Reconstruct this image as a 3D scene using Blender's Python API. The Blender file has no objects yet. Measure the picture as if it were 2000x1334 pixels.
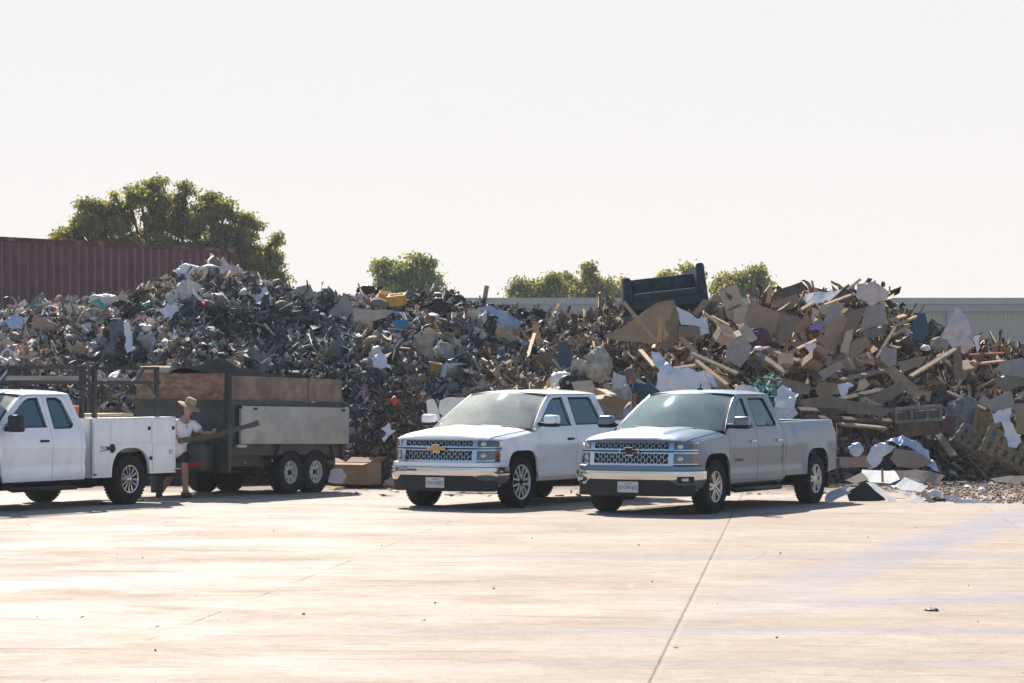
import bpy, bmesh, math, random
import numpy as np
from mathutils import Vector, Matrix, Euler, noise, geometry
S = bpy.context.scene
COL = S.collection
F = 5140.0; CH = 1.95; YH = 753.0      # focal length (px of a 2000 px wide frame), eye height, horizon row
PI = math.pi
rnd = random.Random(7)
def at(px, py, D): return Vector(((px-1000)/F*D, D, CH-(py-YH)/F*D))
def topx(v): return (1000+F*v[0]/v[1], YH-(v[2]-CH)/v[1]*F)
def clamp(x, a=0., b=1.): return max(a, min(b, x))
def lerp(a, b, t): return a+(b-a)*t
def interp(x, pts):
    if x <= pts[0][0]: return pts[0][1]
    for (a, va), (b, vb) in zip(pts, pts[1:]):
        if x <= b: return va+(vb-va)*(x-a)/(b-a)
    return pts[-1][1]

# ---------------------------------------------------------------- tagging
def tag(o, label=None, cat=None, group=None, kind=None):
    if label: o['label'] = label
    if cat: o['category'] = cat
    if group: o['group'] = group
    if kind: o['kind'] = kind
    return o
def empty(name, loc, rot=(0, 0, 0)):
    o = bpy.data.objects.new(name, None); COL.objects.link(o)
    o.location = loc; o.rotation_euler = rot; o.empty_display_size = .2
    return o
def copy_tree(o, parent=None):
    c = o.copy(); COL.objects.link(c); c.parent = parent
    for ch in list(o.children): copy_tree(ch, c)
    return c

# ---------------------------------------------------------------- materials
def mat(name, col, rough=.6, metal=0., var=.0, scale=5., bump=0., bscale=None, coat=0., spec=.5,
        attr=False, col2=None, thr=(.4, .6), trans=0., alpha=1., stretch=None, emit=None, detail=6.):
    m = bpy.data.materials.new(name); m.use_nodes = True
    nt = m.node_tree; N = nt.nodes; L = nt.links
    b = N['Principled BSDF']
    b.inputs['Roughness'].default_value = rough; b.inputs['Metallic'].default_value = metal
    b.inputs['Coat Weight'].default_value = coat; b.inputs['Coat Roughness'].default_value = .08
    b.inputs['Specular IOR Level'].default_value = spec if (rough < .8 or spec != .5) else .12
    b.inputs['Transmission Weight'].default_value = trans
    c = tuple(col)+(1,)
    src = None
    tc = N.new('ShaderNodeTexCoord'); mp = N.new('ShaderNodeMapping')
    L.new(tc.outputs['Object'], mp.inputs['Vector'])
    if stretch: mp.inputs['Scale'].default_value = stretch
    if attr:
        a = N.new('ShaderNodeAttribute'); a.attribute_name = 'Col'; src = a.outputs['Color']
    if var or col2:
        n = N.new('ShaderNodeTexNoise'); n.inputs['Scale'].default_value = scale; n.inputs['Detail'].default_value = detail
        L.new(mp.outputs[0], n.inputs['Vector'])
    if col2:
        mr = N.new('ShaderNodeMapRange'); mr.inputs['From Min'].default_value = thr[0]; mr.inputs['From Max'].default_value = thr[1]
        L.new(n.outputs['Fac'], mr.inputs['Value'])
        mx = N.new('ShaderNodeMixRGB'); L.new(mr.outputs[0], mx.inputs['Fac'])
        if src: L.new(src, mx.inputs['Color1'])
        else: mx.inputs['Color1'].default_value = c
        mx.inputs['Color2'].default_value = tuple(col2)+(1,); src = mx.outputs[0]
    if var:
        n2 = N.new('ShaderNodeTexNoise'); n2.inputs['Scale'].default_value = scale*2.3; n2.inputs['Detail'].default_value = detail
        L.new(mp.outputs[0], n2.inputs['Vector'])
        mr = N.new('ShaderNodeMapRange'); mr.inputs['From Min'].default_value = .3; mr.inputs['From Max'].default_value = .7
        mr.inputs['To Min'].default_value = 1-var; mr.inputs['To Max'].default_value = 1+var
        L.new(n2.outputs['Fac'], mr.inputs['Value'])
        mx = N.new('ShaderNodeVectorMath'); mx.operation = 'SCALE'
        if src: L.new(src, mx.inputs[0])
        else: mx.inputs[0].default_value = col
        L.new(mr.outputs[0], mx.inputs['Scale']); src = mx.outputs[0]
    if src: L.new(src, b.inputs['Base Color'])
    else: b.inputs['Base Color'].default_value = c
    if bump:
        n3 = N.new('ShaderNodeTexNoise'); n3.inputs['Scale'].default_value = bscale or scale*4; n3.inputs['Detail'].default_value = 5
        L.new(mp.outputs[0], n3.inputs['Vector'])
        bp = N.new('ShaderNodeBump'); bp.inputs['Strength'].default_value = bump; bp.inputs['Distance'].default_value = .02
        L.new(n3.outputs['Fac'], bp.inputs['Height']); L.new(bp.outputs[0], b.inputs['Normal'])
    if emit:
        b.inputs['Emission Color'].default_value = tuple(emit)+(1,); b.inputs['Emission Strength'].default_value = 1
    return m

def glass_mat(name, tint, dusty=.0, dust_sheen_col=(.6, .57, .5), refl=1.0):
    m = bpy.data.materials.new(name); m.use_nodes = True
    nt = m.node_tree; N = nt.nodes; L = nt.links; N.clear()
    out = N.new('ShaderNodeOutputMaterial')
    tr = N.new('ShaderNodeBsdfTransparent'); tr.inputs[0].default_value = tuple(tint)+(1,)
    gl = N.new('ShaderNodeBsdfGlossy'); gl.inputs['Roughness'].default_value = .03; gl.inputs[0].default_value = (refl*.72, refl*.95, refl, 1)
    fr = N.new('ShaderNodeFresnel'); fr.inputs['IOR'].default_value = 2.3
    mx = N.new('ShaderNodeMixShader'); L.new(fr.outputs[0], mx.inputs[0]); L.new(tr.outputs[0], mx.inputs[1]); L.new(gl.outputs[0], mx.inputs[2])
    last = mx.outputs[0]
    if dusty:
        d = N.new('ShaderNodeBsdfDiffuse'); d.inputs[0].default_value = tuple(dust_sheen_col)+(1,)  # pale film for dust and also for reflected sky, painted as diffuse colour
        n = N.new('ShaderNodeTexNoise'); n.inputs['Scale'].default_value = 1.6; n.inputs['Detail'].default_value = 5
        tc = N.new('ShaderNodeTexCoord'); L.new(tc.outputs['Object'], n.inputs['Vector'])
        mr = N.new('ShaderNodeMapRange'); mr.inputs['From Min'].default_value = .3; mr.inputs['From Max'].default_value = .7
        mr.inputs['To Min'].default_value = dusty*.45; mr.inputs['To Max'].default_value = dusty
        L.new(n.outputs['Fac'], mr.inputs['Value'])
        m2 = N.new('ShaderNodeMixShader'); L.new(mr.outputs[0], m2.inputs[0]); L.new(last, m2.inputs[1]); L.new(d.outputs[0], m2.inputs[2]); last = m2.outputs[0]
    L.new(last, out.inputs[0])
    return m

# ---------------------------------------------------------------- mesh builder
class MB:
    def __init__(s): s.v = []; s.f = []; s.m = []; s.s = []
    def add(s, vs, fs, mi=0, smooth=False, M=None):
        o = len(s.v)
        for p in vs:
            p = Vector(p)
            s.v.append(M @ p if M is not None else p)
        for f in fs:
            s.f.append(tuple(i+o for i in f)); s.m.append(mi); s.s.append(smooth)
    def box(s, x0, x1, y0, y1, z0, z1, mi=0, M=None):
        vs = [(x, y, z) for x in (x0, x1) for y in (y0, y1) for z in (z0, z1)]
        s.add(vs, [(0, 1, 3, 2), (4, 6, 7, 5), (0, 4, 5, 1), (2, 3, 7, 6), (0, 2, 6, 4), (1, 5, 7, 3)], mi, False, M)
    def bbox(s, x0, x1, y0, y1, z0, z1, bev=.02, mi=0, M=None, seg=2, smooth=True):
        bm = bmesh.new(); bmesh.ops.create_cube(bm, size=1)
        for v in bm.verts: v.co = Vector(((x0+x1)/2+v.co.x*(x1-x0), (y0+y1)/2+v.co.y*(y1-y0), (z0+z1)/2+v.co.z*(z1-z0)))
        bmesh.ops.bevel(bm, geom=bm.edges[:], offset=bev, segments=seg, affect='EDGES', profile=.5)
        bm.verts.index_update()
        s.add([v.co.copy() for v in bm.verts], [tuple(v.index for v in f.verts) for f in bm.faces], mi, smooth, M); bm.free()
    def beam(s, p, q, w, t, up=(0, 0, 1), mi=0, roll=0.):
        p = Vector(p); q = Vector(q); d = (q-p); L = d.length; d.normalize()
        u = Vector(up); u = u-d*u.dot(d)
        if u.length < 1e-3: u = Vector((1, 0, 0)); u = u-d*u.dot(d)
        u.normalize(); w_ = d.cross(u)
        M = Matrix((w_, u, d)).transposed().to_4x4(); M.translation = p
        if roll: M = M @ Matrix.Rotation(roll, 4, 'Z')
        s.box(-w/2, w/2, -t/2, t/2, 0, L, mi, M)
    def tube(s, pts, rad, seg=8, mi=0, caps=True, smooth=True):
        pts = [Vector(p) for p in pts]; n = len(pts)
        if not isinstance(rad, (list, tuple)): rad = [rad]*n
        vs = []; ref = Vector((0, 0, 1))
        for i, p in enumerate(pts):
            d = (pts[min(i+1, n-1)]-pts[max(i-1, 0)]).normalized()
            a = ref-d*ref.dot(d)
            if a.length < .1: a = Vector((1, 0, 0))-d*d.x
            a.normalize(); ref = a; b = d.cross(a)
            for k in range(seg):
                t = 2*PI*k/seg
                vs.append(p+(a*math.cos(t)+b*math.sin(t))*rad[i])
        fs = [(i*seg+k, i*seg+(k+1) % seg, (i+1)*seg+(k+1) % seg, (i+1)*seg+k) for i in range(n-1) for k in range(seg)]
        s.add(vs, fs, mi, smooth)
        if caps: s.add([vs[k] for k in range(seg)], [tuple(range(seg))[::-1]], mi); s.add(vs[-seg:], [tuple(range(seg))], mi)
    def lathe(s, prof, seg=24, mi=0, M=None, smooth=True, ax='y'):
        vs = []
        for r, y in prof:
            for k in range(seg):
                t = 2*PI*k/seg
                vs.append((r*math.cos(t), y, r*math.sin(t)) if ax == 'y' else (r*math.cos(t), r*math.sin(t), y))
        n = len(prof)
        s.add(vs, [(i*seg+k, i*seg+(k+1) % seg, (i+1)*seg+(k+1) % seg, (i+1)*seg+k) for i in range(n-1) for k in range(seg)], mi, smooth, M)
    def grid(s, fn, nu, nv, mi=0, smooth=True, M=None):
        vs = [fn(i/nu, j/nv) for i in range(nu+1) for j in range(nv+1)]
        w = nv+1
        s.add(vs, [(i*w+j, (i+1)*w+j, (i+1)*w+j+1, i*w+j+1) for i in range(nu) for j in range(nv)], mi, smooth, M)
    def prism(s, poly, a, b, mi=0, M=None, plane='xz'):
        """polygon extruded from a to b along the third axis"""
        n = len(poly)
        def P(p, h): return (p[0], h, p[1]) if plane == 'xz' else ((h, p[0], p[1]) if plane == 'yz' else (p[0], p[1], h))
        vs = [P(p, a) for p in poly]+[P(p, b) for p in poly]
        fs = [tuple(range(n)), tuple(range(2*n-1, n-1, -1))]+[(i, i+n, (i+1) % n+n, (i+1) % n) for i in range(n)]
        s.add(vs, fs, mi, False, M)
    def build(s, name, mats, parent=None, loc=None, fix=True):
        me = bpy.data.meshes.new(name)
        me.from_pydata([tuple(v) for v in s.v], [], s.f)
        if not isinstance(mats, (list, tuple)): mats = [mats]
        for m in mats: me.materials.append(m)
        me.polygons.foreach_set('material_index', s.m); me.polygons.foreach_set('use_smooth', s.s)
        me.update()
        if fix:
            bm = bmesh.new(); bm.from_mesh(me); bmesh.ops.recalc_face_normals(bm, faces=bm.faces[:]); bm.to_mesh(me); bm.free()
        o = bpy.data.objects.new(name, me); COL.objects.link(o)
        if parent is not None: o.parent = parent
        if loc is not None: o.location = loc
        return o

def recenter(o):
    """put a top-level mesh's origin at the middle of its foot"""
    me = o.data; n = len(me.vertices); a = np.empty(n*3, 'f'); me.vertices.foreach_get('co', a); a = a.reshape(-1, 3)
    c = Vector(((a[:, 0].min()+a[:, 0].max())/2, (a[:, 1].min()+a[:, 1].max())/2, a[:, 2].min()))
    a -= np.array(c, 'f'); me.vertices.foreach_set('co', a.ravel()); me.update(); o.location = c
    return o

def resample(poly, step, closed=True):
    out = []
    n = len(poly)
    for i in range(n if closed else n-1):
        a = poly[i]; b = poly[(i+1) % n]; L = math.dist(a, b); k = max(1, int(math.ceil(L/step)))
        for j in range(k): out.append((a[0]+(b[0]-a[0])*j/k, a[1]+(b[1]-a[1])*j/k))
    if not closed: out.append(poly[-1])
    return out
def inside(p, poly):
    x, y = p; c = False; n = len(poly); j = n-1
    for i in range(n):
        xi, yi = poly[i]; xj, yj = poly[j]
        if (yi > y) != (yj > y) and x < (xj-xi)*(y-yi)/(yj-yi)+xi: c = not c
        j = i
    return c
def scalepoly(poly, d):
    xs = [p[0] for p in poly]; ys = [p[1] for p in poly]
    cx = (min(xs)+max(xs))/2; cy = (min(ys)+max(ys))/2; wx = (max(xs)-min(xs))/2; wy = (max(ys)-min(ys))/2
    return [(cx+(p[0]-cx)*(1+d/wx), cy+(p[1]-cy)*(1+d/wy)) for p in poly]
def cdt(outline, holes=(), step=.08):
    loops = [resample(outline, step)]+[resample(h, step) for h in holes]
    vs = []; es = []
    for lp in loops:
        o = len(vs); vs += [Vector(p) for p in lp]; es += [(o+i, o+(i+1) % len(lp)) for i in range(len(lp))]
    nb = len(vs); B = np.array([tuple(v) for v in vs])
    xs = [p[0] for p in outline]; ys = [p[1] for p in outline]
    x = min(xs)+step/2; r = 0
    while x < max(xs):
        y = min(ys)+step/2+(step/2 if r % 2 else 0)
        while y < max(ys):
            if inside((x, y), loops[0]) and not any(inside((x, y), h) for h in loops[1:]):
                if ((B[:, 0]-x)**2+(B[:, 1]-y)**2).min() > (step*.5)**2: vs.append(Vector((x, y)))
            y += step
        x += step; r += 1
    V, E, Fc, *_ = geometry.delaunay_2d_cdt(vs, es, [], 0, 1e-6)
    tr = []
    for f in Fc:
        c = (sum(V[i][0] for i in f)/len(f), sum(V[i][1] for i in f)/len(f))
        if inside(c, loops[0]) and not any(inside(c, h) for h in loops[1:]): tr.append(tuple(f))
    return V, tr, loops
def panel(mb, outline, holes, fn, step=.08, mi=0, smooth=True, edge=0., edgedir=None):
    V, T, loops = cdt(outline, holes, step)
    mb.add([fn(v[0], v[1]) for v in V], T, mi, smooth)
    if edge:      # returned edge (thickness) all round
        for lp in loops:
            n = len(lp); a = [Vector(fn(*p)) for p in lp]; b = [Vector(edgedir(*p)) for p in lp]
            mb.add(a+b, [(i, (i+1) % n, (i+1) % n+n, i+n) for i in range(n)], mi, False)

def text_mesh(name, s, size, m, parent, M, ext=.002, align='CENTER'):
    cu = bpy.data.curves.new(name, 'FONT'); cu.body = s; cu.size = size; cu.extrude = ext; cu.align_x = align; cu.align_y = 'CENTER'
    o = bpy.data.objects.new(name, cu); COL.objects.link(o)
    dg = bpy.context.evaluated_depsgraph_get(); dg.update()
    me = bpy.data.meshes.new_from_object(o.evaluated_get(dg)); bpy.data.objects.remove(o)
    me.transform(M); me.materials.clear(); me.materials.append(m)
    o = bpy.data.objects.new(name, me); COL.objects.link(o); o.parent = parent
    return o

def np_mesh(name, V, Fq, mats, colr=None, parent=None, smooth=False):
    """V (n,3), Fq (m,k) faces of equal size, colr (n,3)"""
    me = bpy.data.meshes.new(name); k = Fq.shape[1]
    me.vertices.add(len(V)); me.vertices.foreach_set('co', V.astype('f').ravel())
    me.loops.add(Fq.size); me.loops.foreach_set('vertex_index', Fq.astype('i').ravel())
    me.polygons.add(len(Fq)); me.polygons.foreach_set('loop_start', np.arange(0, Fq.size, k, dtype='i'))
    me.polygons.foreach_set('loop_total', np.full(len(Fq), k, 'i'))
    if not isinstance(mats, (list, tuple)): mats = [mats]
    for m in mats: me.materials.append(m)
    if smooth: me.polygons.foreach_set('use_smooth', np.ones(len(Fq), bool))
    if colr is not None:
        at_ = me.color_attributes.new('Col', 'FLOAT_COLOR', 'POINT')
        at_.data.foreach_set('color', np.hstack([colr, np.ones((len(colr), 1))]).astype('f').ravel())
    me.update(calc_edges=True); me.validate()
    o = bpy.data.objects.new(name, me); COL.objects.link(o)
    if parent is not None: o.parent = parent
    return o

# ---------------------------------------------------------------- world, light, camera
SUN_EL = math.radians(43); SUN_AZ = math.radians(-13)      # azimuth from +Y towards +X
w = bpy.data.worlds.new("World"); S.world = w; w.use_nodes = True
nt = w.node_tree; bg = nt.nodes['Background']
sky = nt.nodes.new('ShaderNodeTexSky'); sky.sky_type = 'NISHITA'; sky.sun_disc = False
sky.sun_elevation = SUN_EL; sky.sun_rotation = SUN_AZ; sky.dust_density = .7; sky.air_density = 1.3; sky.ozone_density = 3.0
tcw = nt.nodes.new('ShaderNodeTexCoord'); spw = nt.nodes.new('ShaderNodeSeparateXYZ'); nt.links.new(tcw.outputs['Generated'], spw.inputs[0])
mrw = nt.nodes.new('ShaderNodeMapRange'); mrw.interpolation_type = 'SMOOTHSTEP'; nt.links.new(spw.outputs[2], mrw.inputs[0])
mrw.inputs[1].default_value = .15; mrw.inputs[2].default_value = .34; mrw.inputs[3].default_value = .97; mrw.inputs[4].default_value = .12
gz = nt.nodes.new('ShaderNodeMapRange'); nt.links.new(spw.outputs[2], gz.inputs[0]); gz.inputs[1].default_value = 0; gz.inputs[2].default_value = .15; gz.inputs[3].default_value = 0; gz.inputs[4].default_value = 1
hzc = nt.nodes.new('ShaderNodeMixRGB'); hzc.inputs[1].default_value = (8.1, 7.65, 7.45, 1); hzc.inputs[2].default_value = (7.5, 7.35, 7.3, 1); nt.links.new(gz.outputs[0], hzc.inputs[0])
sid = nt.nodes.new('ShaderNodeMapRange'); sid.interpolation_type = 'SMOOTHSTEP'; nt.links.new(spw.outputs[1], sid.inputs[0])      # the haze is bright towards the sun, thin behind the camera
sid.inputs[1].default_value = -.5; sid.inputs[2].default_value = .75; sid.inputs[3].default_value = .12; sid.inputs[4].default_value = 1
hf_ = nt.nodes.new('ShaderNodeMath'); hf_.operation = 'MULTIPLY'; nt.links.new(mrw.outputs[0], hf_.inputs[0]); nt.links.new(sid.outputs[0], hf_.inputs[1])
mxw = nt.nodes.new('ShaderNodeMixRGB'); nt.links.new(hf_.outputs[0], mxw.inputs[0])
tnt = nt.nodes.new('ShaderNodeMixRGB'); tnt.blend_type = 'MULTIPLY'; tnt.inputs[0].default_value = 1; tnt.inputs[2].default_value = (.88, 1.0, 1.12, 1)
nt.links.new(sky.outputs[0], tnt.inputs[1]); nt.links.new(tnt.outputs[0], mxw.inputs[1]); nt.links.new(hzc.outputs[0], mxw.inputs[2])
nt.links.new(mxw.outputs[0], bg.inputs[0]); bg.inputs[1].default_value = .06
sl = bpy.data.lights.new('sun', 'SUN'); sl.energy = 5.0; sl.angle = math.radians(.5); sl.color = (1, .92, .82)
so = bpy.data.objects.new('sun', sl); COL.objects.link(so)
sd = Vector((math.sin(SUN_AZ)*math.cos(SUN_EL), math.cos(SUN_AZ)*math.cos(SUN_EL), math.sin(SUN_EL)))
so.rotation_euler = (-sd).to_track_quat('-Z', 'Y').to_euler(); so.location = sd*60+Vector((0, 45, 0))
cam = bpy.data.cameras.new('camera'); co = bpy.data.objects.new('camera', cam); COL.objects.link(co)
co.location = (0, 0, CH); co.rotation_euler = (PI/2, 0, 0)
cam.sensor_width = 36; cam.lens = 36*F/2000; cam.shift_y = (YH-667)/2000; cam.clip_start = .5; cam.clip_end = 6000
cam.dof.use_dof = False
S.camera = co
S.view_settings.view_transform = 'Standard'; S.view_settings.look = 'None'; S.view_settings.exposure = 1.0; S.view_settings.gamma = 1
S.render.resolution_x = 1024; S.render.resolution_y = 683
S.render.engine = 'CYCLES'
# ================================================================ GROUND
def ground_mat():
    m = bpy.data.materials.new('concrete_yard'); m.use_nodes = True
    nt = m.node_tree; N = nt.nodes; L = nt.links; b = N['Principled BSDF']
    tc = N.new('ShaderNodeTexCoord'); sep = N.new('ShaderNodeSeparateXYZ'); L.new(tc.outputs['Object'], sep.inputs[0])
    def math_(op, a, b_=None, c=None, cl=False):
        n = N.new('ShaderNodeMath'); n.operation = op; n.use_clamp = cl
        for i, x in enumerate((a, b_, c)):
            if x is None: continue
            if isinstance(x, (int, float)): n.inputs[i].default_value = x
            else: L.new(x, n.inputs[i])
        return n.outputs[0]
    def nz(scale, st=(1, 1, 1), det=6, rot=0., rough=.5):
        mp = N.new('ShaderNodeMapping'); mp.inputs['Scale'].default_value = st; mp.inputs['Rotation'].default_value = (0, 0, rot)
        L.new(tc.outputs['Object'], mp.inputs[0])
        n = N.new('ShaderNodeTexNoise'); n.inputs['Scale'].default_value = scale; n.inputs['Detail'].default_value = det; n.inputs['Roughness'].default_value = rough
        L.new(mp.outputs[0], n.inputs['Vector']); return n.outputs['Fac']
    def ss(v, a, b_, to0=0., to1=1.):
        n = N.new('ShaderNodeMapRange'); n.interpolation_type = 'SMOOTHSTEP'
        L.new(v, n.inputs[0]); n.inputs[1].default_value = a; n.inputs[2].default_value = b_; n.inputs[3].default_value = to0; n.inputs[4].default_value = to1
        return n.outputs[0]
    def mix(f, a, b_):
        n = N.new('ShaderNodeMixRGB')
        for i, x in zip((0, 1, 2), (f, a, b_)):
            if isinstance(x, tuple): n.inputs[i].default_value = x+(1,)
            elif isinstance(x, float): n.inputs[i].default_value = x
            else: L.new(x, n.inputs[i])
        return n.outputs[0]
    X, Y = sep.outputs[0], sep.outputs[1]
    base = mix(ss(nz(.28, (.8, 1, 1), 8, .4, .6), .35, .65), (.345, .288, .232), (.385, .33, .272))
    base = mix(ss(nz(.75, (.7, 1, 1), 10, .5, .68), .48, .68, 0, .5), base, (.27, .20, .16))       # rusty drag stains
    base = mix(ss(nz(.33, (.7, 1, 1), 10, -.3, .66), .50, .66, 0, .5), base, (.45, .41, .37))        # pale laitance patches
    base = mix(ss(nz(2.6, (.8, 1, 1), 12, 0, .78), .54, .72, 0, .6), base, (.28, .20, .15))
    base = mix(ss(nz(13, (1, 1, 1), 8, 0, .75), .56, .68, 0, .45), base, (.25, .155, .11))      # rust specks
    base = mix(math_('MULTIPLY', ss(nz(.5, (.8, 1, 1), 10, 1.1, .7), .44, .56), ss(X, 1.5, -3.5, 0, .55)), base, (.47, .435, .395))  # glare on the left ground, painted as pale patches that grow towards it
    def ring(cx_, cy_, r_, amt):
        dx = math_('SUBTRACT', X, cx_); dy = math_('SUBTRACT', Y, cy_)
        d = math_('SQRT', math_('ADD', math_('MULTIPLY', dx, dx), math_('MULTIPLY', dy, dy)))
        return math_('MULTIPLY', ss(math_('ABSOLUTE', math_('SUBTRACT', math_('PINGPONG', d, .9), .45)), .0, .05, 1, 0), math_('MULTIPLY', ss(math_('ABSOLUTE', math_('SUBTRACT', d, r_)), 0, 1.0, amt, 0), ss(nz(1.3, (1, 1, 1), 6), .42, .56)))
    base = mix(ring(3.4, 25.5, 2.6, .35), base, (.50, .45, .38)); base = mix(ring(-2.0, 31, 5.0, .4), base, (.24, .17, .13))
    # thin brown scrape marks
    w1 = N.new('ShaderNodeTexWave'); w1.wave_type = 'BANDS'; w1.bands_direction = 'Y'; w1.inputs['Scale'].default_value = .55; w1.inputs['Distortion'].default_value = 9; w1.inputs['Detail'].default_value = 5; w1.inputs['Detail Scale'].default_value = .6
    mp = N.new('ShaderNodeMapping'); mp.inputs['Scale'].default_value = (.35, 1, 1); mp.inputs['Rotation'].default_value = (0, 0, .12); L.new(tc.outputs['Object'], mp.inputs[0]); L.new(mp.outputs[0], w1.inputs[0])
    sc = math_('MULTIPLY', ss(w1.outputs['Fac'], .9, .99), ss(nz(1.1, (.5, 1, 1)), .5, .62))
    base = mix(math_('MULTIPLY', sc, .5), base, (.25, .16, .11))
    # grey dusty tyre tracks
    def band(expr, wid, n_, amt):
        d = math_('ABSOLUTE', math_('ADD', expr, math_('MULTIPLY', math_('SUBTRACT', n_, .5), wid*1.6)))
        return math_('MULTIPLY', ss(d, wid*.25, wid, 1, 0), amt)
    nn = nz(.8, (.6, 1, 1), 8, .3, .65)
    def lin(a, b_, c): return math_('ADD', math_('ADD', math_('MULTIPLY', X, a), math_('MULTIPLY', Y, b_)), c)
    g = band(lin(-.944, .330, -5.86), .75, nn, .8)                                           # diagonal track on the right
    g = math_('MULTIPLY', g, ss(X, 0., 5, .0, 1))
    g2 = math_('MULTIPLY', band(lin(-.02, 1, -20.9), .42, nn, .7), ss(X, -3, 2.2, 0, 1))
    g3 = math_('MULTIPLY', band(lin(-.04, 1, -18.35), .3, nn, .6), ss(X, -3, 1.5, 0, 1))
    g4 = math_('MULTIPLY', band(lin(.03, 1, -30.2), .7, nn, .55), ss(X, -2, 1, 0, 1))
    g5 = math_('MULTIPLY', band(lin(-.35, 1, -22.6), .9, nn, .7), ss(X, 2, 3.2, 0, 1))
    gg = math_('MAXIMUM', g, math_('MAXIMUM', g2, math_('MAXIMUM', g3, math_('MAXIMUM', g4, g5))))
    gg = math_('MULTIPLY', gg, ss(nz(14, (1, 1, 1), 6, 0, .7), .3, .6, .55, 1))
    base = mix(gg, base, (.27, .262, .30))
    # dirty verge under the heap
    dirt = ss(math_('ADD', Y, math_('MULTIPLY', nn, 6.)), 50, 53.5)
    base = mix(dirt, base, (.20, .155, .12))
    # saw-cut joints
    jx = math_('SUBTRACT', math_('SUBTRACT', X, math_('MULTIPLY', Y, .108)), -.965)
    jn = math_('MULTIPLY', math_('SUBTRACT', nz(3, (1, 1, 1), 5, 0, .7), .5), .035)
    jx = math_('ADD', jx, jn)
    main = ss(math_('ABSOLUTE', jx), .004, .015, 1, 0)
    oth = math_('PINGPONG', math_('ADD', jx, 0.0), 2.0)
    oth = math_('MULTIPLY', ss(oth, .006, .018, 1, 0), ss(nz(.7, (1, 1, 1)), .45, .6, 0, .6))
    oj = math_('PINGPONG', math_('ADD', math_('ADD', Y, math_('MULTIPLY', X, .1)), 1.3), 3.0)
    oj = math_('MULTIPLY', ss(oj, .008, .03, 1, 0), ss(nz(.5, (1, 1, 1)), .5, .6, 0, .35))
    j = math_('MAXIMUM', math_('MULTIPLY', main, .7), math_('MAXIMUM', oth, oj))
    base = mix(j, base, (.13, .09, .07))
    crk = ss(math_('ABSOLUTE', math_('SUBTRACT', jx, .035)), .004, .02, .16, 0)
    base = mix(crk, base, (.5, .45, .4))
    # pebbly specks
    vo = N.new('ShaderNodeTexVoronoi'); vo.inputs['Scale'].default_value = 5; L.new(tc.outputs['Object'], vo.inputs['Vector'])
    sp = math_('MULTIPLY', ss(vo.outputs['Distance'], .05, .09, 1, 0), ss(nz(2.2, (1, 1, 1)), .52, .6))
    base = mix(math_('MULTIPLY', sp, .6), base, (.16, .12, .1))
    fine = nz(45, (1, 1, 1), 4, 0, .7)
    mul = N.new('ShaderNodeVectorMath'); mul.operation = 'SCALE'; L.new(base, mul.inputs[0]); L.new(math_('MULTIPLY', ss(fine, .25, .75, .84, 1.12), math_('MULTIPLY', ss(nz(8, (.8, 1, 1), 10, .7, .8), .3, .7, .84, 1.10), ss(nz(2.2, (.7, 1, 1), 10, -.5, .75), .35, .65, .91, 1.05))), mul.inputs['Scale'])
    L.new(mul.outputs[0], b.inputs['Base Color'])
    L.new(ss(nz(.5, (.7, 1, 1), 8, .2, .65), .42, .62, .8, .5), b.inputs['Roughness'])
    b.inputs['Specular IOR Level'].default_value = .04
    bp = N.new('ShaderNodeBump'); bp.inputs['Strength'].default_value = .35; bp.inputs['Distance'].default_value = .012
    L.new(math_('SUBTRACT', nz(7, (1, 1, 1), 8, 0, .7), math_('MULTIPLY', j, .6)), bp.inputs['Height']); L.new(bp.outputs[0], b.inputs['Normal'])
    return m
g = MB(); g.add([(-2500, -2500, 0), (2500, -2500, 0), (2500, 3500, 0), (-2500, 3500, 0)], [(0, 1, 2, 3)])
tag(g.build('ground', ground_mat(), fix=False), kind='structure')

# ================================================================ FAR SHED
M_clad = bpy.data.materials.new('ribbed_cladding')
def clad():
    m = M_clad; m.use_nodes = True; nt = m.node_tree; N = nt.nodes; L = nt.links; b = N['Principled BSDF']
    b.inputs['Roughness'].default_value = .55
    tc = N.new('ShaderNodeTexCoord'); n = N.new('ShaderNodeTexNoise'); n.inputs['Scale'].default_value = .6; L.new(tc.outputs['Object'], n.inputs[0])
    r = N.new('ShaderNodeMixRGB'); r.inputs[1].default_value = (.42, .40, .36, 1); r.inputs[2].default_value = (.52, .50, .45, 1); L.new(n.outputs['Fac'], r.inputs[0]); L.new(r.outputs[0], b.inputs['Base Color'])
clad()
M_fascia = mat('shed_fascia_metal', (.36, .40, .43), .5, .1, .08, 1.5)
M_roofm = mat('shed_roof_metal', (.45, .45, .43), .5, .2, .1, .5)
D_SH = 120.0
shed = empty('warehouse', at(1500, YH+CH*F/D_SH, D_SH))
tag(shed, 'long low pale ribbed metal warehouse behind the rubbish heap', 'building')
zt = CH+(753-582)/F*D_SH; X0 = shed.location.x
a, b_ = -14.-X0, 44.-X0
mb = MB()
xs = np.arange(a, b_, .19)
pr = []
for i, x in enumerate(xs): pr += [(x, 0), (x+.11, 0), (x+.13, -.035), (x+.17, -.035)]
vs = [(x, y, 0) for x, y in pr]+[(x, y, zt-.5) for x, y in pr]; n = len(pr)
mb.add(vs, [(i, i+1, i+1+n, i+n) for i in range(n-1)])
mb.box(a, b_, .1, 22, 0, zt-.55)
mb.build('wall', M_clad, shed)
mb = MB(); mb.box(a-.2, b_+.2, -.30, .02, zt-.30, zt); mb.build('gutter', M_roofm, shed)
mb = MB(); mb.box(a, b_, -.20, .02, zt-.62, zt-.302); mb.build('eaves_beam', M_fascia, shed)
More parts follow.
